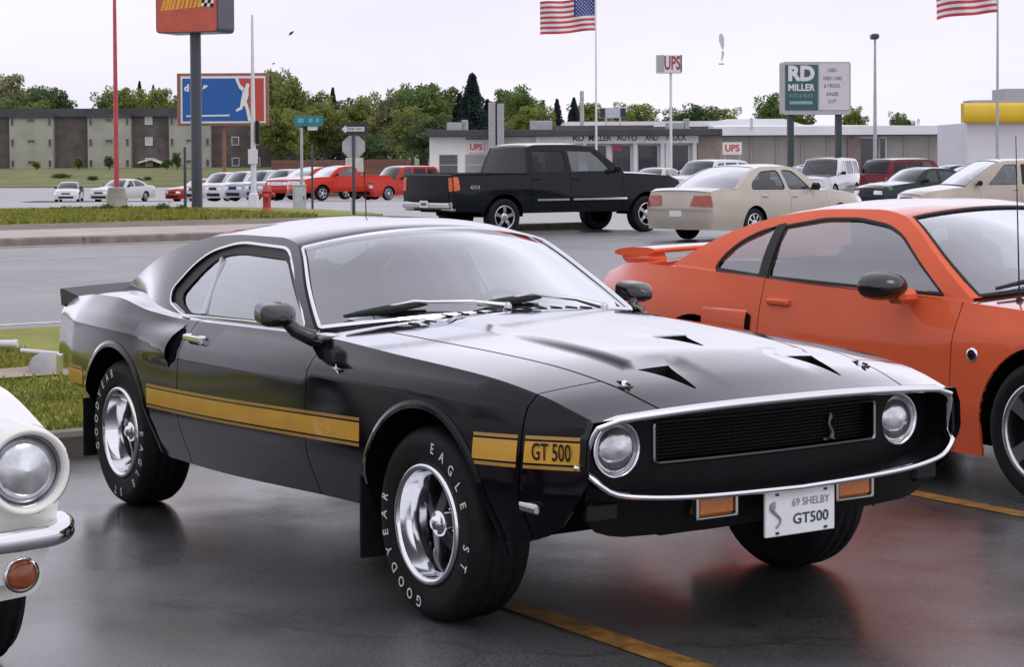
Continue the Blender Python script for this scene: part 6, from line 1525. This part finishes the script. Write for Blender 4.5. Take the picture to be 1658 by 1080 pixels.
    # mirrors, side scoop, badge, antenna, wipers
    for sd in (-1, 1):
        mb = MB(); c = np.array([-1.02, sd * .99, .955])
        mb.lathe([(.001, -.11), (.05, -.10), (.085, -.06), (.1, .0), (.1, .05), (.095, .06)], (-1, 0, 0), n=20); mb.xf(Matrix.Translation(c) @ Matrix.Diagonal((1, 1.25, .72, 1)))
        mo = mb.build('door_mirror', M_GLOSSB, root); m2 = MB(); m2.box((-.98, sd * .905, .905), (.13, .12, .075), ch=.025); m2.build('mirror_mount', ORANGE, mo)
        def S2(x, z, sd=sd):
            t = sm(-2.62, -2.17, x); k = np.sin(np.clip((z - .63) / .13, 0, 1) * math.pi) ** .4
            return np.stack([x, sd * (B.yside(x, z) + .002 + .012 * t * k), z], 1)
        mb = MB(); mb.patch(S2, np.linspace(-2.50, -2.145, 9), np.linspace(.63, .76, 11), sign=-sd); sc = mb.build('side_scoop', ORANGE, root)
        mb = MB(); mb.panel(rounded([(-2.15, .645), (-2.115, .65), (-2.115, .74), (-2.15, .748)], .02), B.side(sd, .010), step=.05, sign=-sd, thick=.008); mb.build('scoop_opening', M_DARK, sc)
        mb = MB(); c = np.array([-.52, sd * (float(B.yside(np.array([-.52]), np.array([.66]))[0]) + .002), .655])
        mb.lathe([(.034, 0), (.032, .006), (.024, .007)], (0, sd, 0), c, n=20, mi=0); mb.lathe([(.024, .005), (.001, .005)], (0, sd, 0), c, n=20, mi=1); mb.box(c + np.array([0, sd * .007, 0]), (.03, .004, .012), mi=0)
        mb.build('fender_badge', [M_CHROME, M_BLACK], root)
    mb = MB(); mb.tube([(-.42, -.70, .905), (-.435, -.70, 1.35), (-.445, -.70, 1.68)], [.004, .003, .002], 6); mb.lathe([(.02, -.01), (.016, .02), (.004, .03)], (0, 0, 1), (-.42, -.70, .895), n=12); mb.build('antenna', M_BLACK, root)
    gg = B.gtop(.018)
    for q0, q1 in ((-.85, -.15), (-.05, .7)):
        qs = np.linspace(q0, q1, 10); mb = MB(); mb.tube(gg(np.linspace(-.66, -.74, 10), qs), np.interp(np.linspace(0, 1, 10), [0, .5, 1], [.008, .016, .008]), 8); mb.build('wiper_blade', M_BLACK, root)
def paintmat(root): return MATS['competition_orange']
orange_coupe()

# white classic coupe: only its front corner is in view
def white_classic():
    WH = paint('cream_white_paint', (.78, .78, .73), .3, .8, .03)
    h = .86; xf, xr = .78, -3.75
    low = [(xr, .40), (-3.2, .34), (-2.3, .22), (-.45, .22), (.45, .36), (xf, .40)]
    S = dict(body=dict(xf=xf, xr=xr, bow=(.05, .05), arches=[(0, .315, .355), (-2.743, .315, .35)], inset=.03, low=low,
        sec=[(low, [(xr, .72), (-3., .78), (-.4, .80), (.4, .78), (xf, .72)]), ([(xr, .56), (xf, .57)], [(xr, .80), (-3, .855), (-.4, .86), (.4, .84), (xf, .775)]),
             ([(xr, .76), (-1.5, .72), (xf, .74)], [(xr, .80), (-3, .855), (-.4, .86), (.4, .835), (xf, .79)]), ([(xr, .90), (-2.5, .92), (-1.5, .90), (-.6, .93), (.3, .90), (.6, .865), (xf, .835)], [(xr, .76), (-3, .80), (-.5, .80), (.3, .78), (xf, .74)])],
        crown=[(xr, .03), (-2.5, .03), (-.6, .05), (.3, .055), (xf, .02)],
        rail=[(-2.95, .93), (-2.7, 1.08), (-2.45, 1.26), (-2.2, 1.30), (-1.5, 1.30), (-1.35, 1.24), (-.98, .93)], yroof=.57, gcrown=.04, gbow=[(-2.9, -.05), (-1.8, 0), (-1.3, .08), (-.98, .16)], nose=[(0, 0), (.4, .02), (1, .03)], tail=[(0, 0), (1, 0)]),
        wb=2.743, hood=-1., deck=-2.8, green=(-2.93, -1.0), roof=(-2.3, -1.38), doors=[(-2.05, -.86)], windows=[[(-1.15, .925), (-1.5, 1.225), (-2.15, 1.24), (-2.35, .935)]],
        wheels=(.315, .18, .19, 'cover', .775, M_CHROME), mirror=(-1.1, .9, .99, M_CHROME), seats=[(-1.6, .36, .5, .5), (-1.6, -.36, .5, .5)], dash=(-1.1, 1.3, .84), floor=(-2.8, -.95, 1.4, .34),
        center=[('grille', 1, [(-.62, .42), (.62, .42), (.62, .86), (-.62, .86)], M_BLACK, .004)])
    root, B = vehicle('classic_coupe', 'white classic coupe with round headlight at the left edge', 'car', (-.40, -3.10, 0), 0, WH, S)
    for sd in (-1, 1):
        # headlight bucket, lens, bumper end, parking lamp
        yc, zc = sd * .665, .725; mb = MB()
        mb.lathe([(.135, -.10), (.128, .0), (.122, .045), (.112, .052), (.102, .04), (.098, -.01)], (1, 0, 0), (xf + .04, yc, zc), n=40); hb = mb.build('headlight_bucket', WH, root)
        mb = MB(); mb.lathe([(.098, .0), (.090, .022), (.06, .04), (.001, .05)], (1, 0, 0), (xf + .035, yc, zc), n=36); hl = mb.build('headlight', M_LENS, root)
        mb = MB(); mb.lathe([(.108, .006), (.106, .03), (.099, .034), (.094, .018)], (1, 0, 0), (xf + .035, yc, zc), n=36); mb.build('headlight_ring', pbr('grey_lamp_ring', (.35, .35, .37), .2, 1, var=.05), hl)
        mb = MB(); mb.lathe([(.044, 0), (.040, .018), (.026, .026), (.001, .029)], (1, 0, 0), (xf + .01, sd * .665, .425), n=24); pk = mb.build('parking_lamp', pbr('deep_amber_lens', (.30, .07, .02), .2, coat=.5, var=.2, vs=40), root)
        mb = MB(); mb.lathe([(.052, -.01), (.052, .01), (.044, .014)], (1, 0, 0), (xf + .01, sd * .665, .425), n=24); mb.build('parking_lamp_ring', M_CHROME, pk)
    Lv = lambda y, z: np.stack([xf - .02 + .06 * (z - .34) - .10 * (np.abs(y) / .8) ** 4, y + 0 * z, z + 0 * y], 1)
    mb = MB(); mb.panel(rounded([(-.76, .34), (.76, .34), (.79, .53), (-.79, .53)], .05), Lv, step=.08, sign=1, thick=.03); mb.build('front_valance', WH, root)
    t = np.sin(np.linspace(-1, 1, 41) * math.pi / 2); y = t * .808; x = xf + .15 - .07 * np.abs(t) ** 4 - .16 * (1 - np.sqrt(np.clip(1 - np.clip((np.abs(t) - .86) / .14, 0, 1) ** 2, 0, 1))); P = np.stack([x, y, np.full(41, .545)], 1)
    mb = MB(); mb.sweep(P, [(.034 * math.copysign(abs(math.cos(a)) ** .7, math.cos(a)), .031 * math.copysign(abs(math.sin(a)) ** .8, math.sin(a))) for a in np.linspace(0, 2 * math.pi, 21)[:-1]], smooth=True); mb.build('chrome_bumper', M_CHROME, root)
white_classic()

# ------------------------------------------------------------------ the other vehicles
def face_to(lat, dep):
    """heading whose direction is lat to the right and dep away in the view"""
    v = RX * lat + DX * dep; return math.atan2(v[1], v[0])
BLK = paint('dark_truck_paint', (.007, .010, .013), .4, 1., .08, gain=1.7)
def pickup(name, label, loc, heading, pm, dark=True, detail=True, group=None, xr=-4.85, B0=-3.0, H=1.90, two=True):
    wb = 3.64 if xr < -4.5 else 3.3; h = 1.0; xf = .98; low = [(xr, .52), (-wb - .5, .50), (-wb + .5, .46), (-.5, .46), (xf, .42)]
    win = [[(-.86, 1.285), (-1.30, H - .17), (-1.93, H - .15), (-1.93, 1.285)], [(-2.05, 1.285), (-2.05, H - .15), (B0 + .17, H - .16), (B0 + .17, 1.285)]] if two else [[(-1.02, 1.285), (-1.42, H - .17), (B0 + .2, H - .15), (B0 + .2, 1.285)]]
    S = dict(body=dict(xf=xf, xr=xr, bow=(.06, .03), arches=[(0, .39, .47), (-wb, .39, .47)], inset=.03, low=low, extra=None,
        sec=[(low, [(xr, .90), (-3, .95), (-.5, .95), (xf, .86)]), ([(xr, .70), (xf, .68)], [(xr, .97), (-wb, 1.0), (-.5, 1.), (.4, .99), (xf, .90)]), ([(xr, .98), (xf, .92)], [(xr, .965), (-wb, .99), (-.5, .985), (.4, .97), (xf, .88)]),
             ([(xr, 1.25), (-3, 1.265), (-.8, 1.262), (0, 1.235), (.7, 1.18), (xf, 1.09)], [(xr, .93), (-3, .945), (-.8, .93), (.4, .88), (xf, .82)])],
        crown=[(xr, 0.0), (-1.5, .0), (-.8, .04), (.3, .05), (xf, .03)],
        rail=[(B0, 1.27), (B0 + .05, 1.52), (B0 + .12, H - .09), (B0 + .35, H - .045), (-1.75, H - .04), (-1.28, H - .09), (-.92, 1.56), (-.54, 1.26)], yroof=.66, gcrown=[(B0, .005), (B0 + .3, .035), (-1.5, .04), (-.7, .03)], gbow=[(B0, -.03), (-1.7, 0), (-1.3, .05), (-.54, .14)], bulge=.03, nose=[(0, .03), (.3, .08), (.45, .03), (1, -.02)], tail=[(0, .0), (1, 0)]),
        wb=wb, hood=-.7, deck=None, green=(B0 + .002, -.55), roof=(B0 + .16, -1.30), step=.10, wq=.92, bq=.88, windows=win, doors=[(-2.0, -.62), (B0 + .02, -2.0)] if two else [(B0 + .25, -.62)],
        wheels=(.385, .26, .23, 'truck', .86, M_STEEL), mirror=(-.85, 1.08, 1.36, M_BLACK), glass=M_TINT, glassr=M_PRIV if dark else M_TINT, rear_idx=(1,),
        seats=[(-1.55, .4, .85, .55), (-1.55, -.4, .85, .55), (-2.5, 0, .85, 1.4)] if two else [(-1.6, 0, .85, 1.4)], dash=(-.85, 1.5, 1.15), floor=(B0 + .1, -.8, 1.6, .7),
        lamps=[('headlight', 1, [(.55, .62), (.96, .62), (.96, .88), (.55, .88)], M_LENS, .012), ('tail_light', -1, [(.86, .55), (.985, .55), (.985, .93), (.86, .93)], pbr('bright_tail_lens', (.62, .10, .02), .2, coat=.5, var=.25, vs=20), .02)],
        center=[('grille', 1, [(-.5, .60), (.5, .60), (.5, .88), (-.5, .88)], M_STEEL, .012), ('tailgate', -1, [(-.83, .36), (.83, .36), (.83, .97), (-.83, .97)], pm, .012)],
        sidebits=[('tail_light', [(xr + .005, .93), (xr + .15, .95), (xr + .12, 1.21), (xr + .005, 1.215)], pbr('bright_tail_lens', (.62, .10, .02), .2, coat=.5, var=.25, vs=20), .012), ('chrome_moulding', [(-1.95, .705), (-.55, .705), (-.55, .745), (-1.95, .745)], M_CHROME, .012), ('chrome_moulding', [(B0 + .15, .705), (-2.05, .705), (-2.05, .745), (B0 + .15, .745)], M_CHROME, .012)] if detail else [])
    root, B = vehicle(name, label, 'pickup truck', loc, heading, pm, S, group, detail)
    mb = MB(); mb.box((xr + .04, 0, .62), (.12, 1.86, .20), ch=.03); mb.box((xr - .05, 0, .63), (.10, 1.80, .12), ch=.03); bu = mb.build('step_bumper', M_STEEL, root)
    mb = MB(); mb.box((xr - .105, 0, .66), (.01, .31, .14), ch=.003); mb.build('license_plate', M_PLATE, bu)
    if detail:
        mb = MB(); letters(mb, 'AL 7', (xr - .112, 0, .66), (0, -1, 0), (0, 0, 1), .1, bold=.02, width=.2, height=.08) if False else mb.box((xr - .112, .0, .66), (.004, .2, .05)); mb.build('plate_print', TXT, bu, kind='stuff')
        for sd in (-1, 1):
            mb = MB(); y = sd * float(B.yside(np.array([-4.35]), np.array([1.0]))[0]); letters(mb, '4X4', (-4.35, y + sd * .004, 1.0), (-sd, 0, 0), (0, 0, 1), .12, bold=.02, width=.24, height=.08); mb.build('side_decal', M_STEEL, root, kind='stuff')
    # bed: floor and inner walls
    mb = MB(); x0, x1 = xr + .06, B0 - .03; mb.box(((x0 + x1) / 2, 0, .86), (x1 - x0, 1.7, .05)); mb.build('bed_floor', M_BLACK, root)
    for sd in (-1, 1): mb = MB(); mb.box(((x0 + x1) / 2, sd * .865, 1.06), (x1 - x0, .05, .40), ch=.01); mb.box(((x0 + x1) / 2, sd * .905, 1.262), (x1 - x0, .10, .04), ch=.012); mb.build('bed_wall', pm, root)
    mb = MB(); mb.box((xr + .03, 0, 1.06), (.07, 1.68, .41), ch=.02); mb.box((B0 - .04, 0, 1.06), (.05, 1.68, .41), ch=.01); mb.build('bed_end', pm, root, kind='stuff')
    return root
fa = np.array(at(810, 39.3)) + np.array([-.86, 3.64]); pickup('pickup_truck', 'black crew cab pickup with orange tail light waiting on the road', (fa[0], fa[1], gz(*fa)), R(90.5), BLK)
# beige sedan seen from behind
TAN = paint('light_beige_paint', (.45, .41, .35), .3, .9, .04, metal=.15)
S = sedan_spec(L=4.84, wb=2.72, H=1.43, W=1.77, xf=.98, belt=.93, deckz=.985, lamps=[('tail_light', -1, [(.42, .62), (.985, .60), (.985, .90), (.52, .88)], pbr('sedan_tail_lens', (.30, .045, .02), .18, coat=.6, var=.3, vs=18), .012), ('headlight', 1, [(.5, .62), (.96, .62), (.96, .85), (.5, .85)], M_LENS, .01)],
    center=[('license_plate', -1, [(-.18, .34), (.18, .34), (.18, .52), (-.18, .52)], M_PLATE, .012), ('bumper_strip', -1, [(-.95, .50), (.95, .50), (.95, .555), (-.95, .555)], pbr('beige_trim', (.36, .31, .24), .4), .014)], step=.08, wheels=(.315, .2, .2, 'cover', .755, M_STEEL), glass=glass('sedan_side_glass', (.25, .29, .33), 2.5, .06), wr=.09, glassr=glass('sedan_rear_glass', (.55, .62, .64), 6., .2))
hd = face_to(.70, .714); c = np.array(at(1157, 35.2)); rr_ = np.array([math.cos(hd), math.sin(hd)]); lf = np.array([-rr_[1], rr_[0]]); pos = c + rr_ * (4.84 - .98) + lf * .80
vehicle('sedan', 'light beige four door sedan seen from behind beside the black pickup', 'car', (pos[0], pos[1], gz(*pos)), hd, TAN, S)
# beige minivan
def suv_spec(L=4.8, wb=2.85, H=1.78, W=1.85, xf=.92, wr=.36, van=False, **k):
    xr = xf - L; A0, A1 = (-.25, -1.25) if van else (-.62, -1.15); bl = 1.03 if van else 1.10
    hz2 = 1.0 if van else 1.08; B1, B0 = xr + .38, xr + .06
    wins = [[(A0 - (.62 if van else .36), bl + .02), (A1 - .14, H - .16), (-1.75, H - .14), (-1.72, bl + .02)], [(-1.85, bl + .02), (-1.87, H - .14), (-2.75, H - .14), (-2.72, bl + .02)], [(-2.84, bl + .02), (-2.87, H - .14), (B1 + .02, H - .17), (B1 - .10, bl + .04)]]
    S = sedan_spec(L=L, wb=wb, H=H, W=W, xf=xf, belt=bl, zroc=.28, hoodz=.86 if van else .98, hoodz2=hz2, deckz=bl + .02, A0=A0, A1=A1, B1=B1, B0=B0, tyre=wr, yroof=.66, windows=wins, doors=[(-1.78, -.60), (-2.78, -1.78)])
    S['deck'] = B0 + .1; S['glassr'] = M_PRIV; S['rear_idx'] = (1, 2); S['seats'] = [(-1.5, .38, .62, .5), (-1.5, -.38, .62, .5), (-2.5, 0, .62, 1.3)]
    S['body']['rail'] = [(B0, bl + .03), (B0 + .08, bl + .3), (B1 - .08, H - .14), (B1 + .1, H - .06), (-2., H - .04), (A1 - .25, H - .05), (A1, H - .10), ((A0 + A1) / 2, bl + (H - bl) * .47), (A0, hz2)]
    S['lamps'] = [('headlight', 1, [(.52, .62), (.96, .62), (.96, .86), (.52, .86)], M_LENS, .012), ('tail_light', -1, [(.84, .55), (.985, .55), (.985, .92), (.84, .92)], M_RED, .015)]
    S['center'] = [('grille', 1, [(-.45, .62), (.45, .62), (.45, .84), (-.45, .84)], M_BLACK, .008), ('license_plate', -1, [(-.17, .5), (.17, .5), (.17, .64), (-.17, .64)], M_PLATE, .01)]
    S.update(k); return S
MV = paint('warm_beige_paint', (.44, .39, .33), .3, .9, .04, metal=.1)
S = suv_spec(L=4.75, wb=2.9, H=1.74, W=1.9, xf=1.0, wr=.33, van=True); p = put(1528, 52)
vehicle('minivan', 'beige minivan facing left at the right edge behind the orange roof', 'van', (p[0], p[1], p[2]), face_to(-.97, -.24), MV, S)
# cars on the dealer lot and in the left row
def bg(kind, name, label, cat, px, D, hd, col, group, var=None, metal=0., **k):
    pm = paint('paint_%.2f_%.2f_%.2f' % col, col, .32, .9, .04, metal=metal); p = put(px, D)
    if kind == 'pickup': return pickup(name, label, p, hd, pm, False, False, group, **k)
    S = sedan_spec(step=.16, **k) if kind == 'sedan' else suv_spec(step=.16, **k)
    if 'lamps' not in S: S['lamps'] = [('headlight', 1, [(.5, .62), (.96, .62), (.96, .86), (.5, .86)], M_LENS, .012), ('tail_light', -1, [(.5, .62), (.97, .62), (.97, .86), (.55, .86)], M_RED, .012)]; S['center'] = [('grille', 1, [(-.42, .62), (.42, .62), (.42, .80), (-.42, .80)], M_BLACK, .01), ('license_plate', -1, [(-.18, .34), (.18, .34), (.18, .52), (-.18, .52)], M_PLATE, .01)]
    S['center'] = S['center'] + [('lower_grille', 1, [(-.72, .12), (.72, .12), (.72, .38), (-.72, .38)], M_BLACK, .012)]; S['wsm'] = M_BGG; S['glass'] = M_BGG
    return vehicle(name, label, cat, p, hd, pm, S, group, False)
G1 = 'cars on the dealer lot'; G2 = 'row of cars in the left lot'
WHT, SIL, RED_, DRED, DGRN, BLU = (.66, .67, .70), (.38, .40, .43), (.42, .03, .02), (.16, .02, .028), (.022, .035, .036), (.03, .05, .16)
bg('suv', 'estate_car', 'white estate car parked behind the nose of the black pickup', 'car', 1112, 80, face_to(-.62, -.78), WHT, G1, H=1.74)
bg('sedan', 'sedan', 'cream sedan half hidden behind the black pickup bonnet', 'car', 1040, 92, face_to(-.5, -.86), (.55, .50, .40), G1)
bg('sedan', 'sedan', 'white sedan under the showroom windows left of the white estate', 'car', 1085, 118, face_to(-.9, .4), WHT, G1)
bg('suv', 'sport_utility_car', 'white sport utility car behind the right post of the dealer sign', 'car', 1318, 78, face_to(-.45, -.89), (.60, .61, .64), G1, H=1.80)
bg('sedan', 'sedan', 'silver sedan between the posts of the dealer sign', 'car', 1248, 84, face_to(-.6, -.8), SIL, G1)
bg('suv', 'sport_utility_car', 'dark red sport utility car left of the dark green sedan', 'car', 1520, 80, face_to(.80, .60), DRED, G1, H=1.76)
bg('sedan', 'sedan', 'dark green sedan facing left before the dark red car', 'car', 1440, 66, face_to(-.84, -.54), DGRN, G1, H=1.44)
bg('sedan', 'sedan', 'deep blue sedan parked against the long shed wall', 'car', 1268, 120, face_to(-.95, .3), BLU, G1)
bg('sedan', 'sedan', 'deep blue sedan behind the dark green sedan', 'car', 1500, 96, face_to(-.9, -.4), (.02, .03, .10), G1)
bg('sedan', 'sedan', 'pale silver sedan behind the minivan bonnet', 'car', 1530, 84, face_to(-.9, -.4), (.50, .52, .50), G1)
hd = face_to(-.64, -.77)
bg('sedan', 'hatchback', 'red car at the far left end of the row behind the dark pole', 'car', 300, 118, hd, RED_, G2)
for px, D, col, lb in ((333, 115.5, (.58, .57, .56), 'off white car right of the dark sign pole'), (366, 113, WHT, 'white sport utility car second from the dark sign pole'), (398, 110.5, (.40, .44, .52), 'pale blue sport utility car behind the slim pale pole'), (432, 108, SIL, 'silver sport utility car behind the red hydrant')):
    bg('suv', 'sport_utility_car', lb, 'car', px, D, hd, col, G2, H=1.74)
bg('pickup', 'pickup_truck', 'red pickup with chrome grille second from the right of the row', 'pickup', 470, 104.5, hd, (.46, .035, .02), G2, two=False, xr=-4.4, B0=-2.4, H=1.80)
bg('pickup', 'pickup_truck', 'bright red single cab pickup at the right end of the row', 'pickup', 506, 101, face_to(-.78, -.62), (.50, .035, .02), G2, two=False, xr=-4.4, B0=-2.35, H=1.82)
bg('suv', 'sport_utility_car', 'red sport utility car just left of the black pickup tailgate', 'car', 612, 103, face_to(-.72, -.70), (.46, .04, .03), None, H=1.82)
bg('sedan', 'sedan', 'white sedan on the far road left of the red pole', 'car', 109, 137, face_to(.12, -.99), WHT, None, L=4.5)
bg('sedan', 'sedan', 'white sedan behind the concrete base of the red pole', 'car', 176, 118, face_to(-.40, -.92), (.62, .63, .66), None)
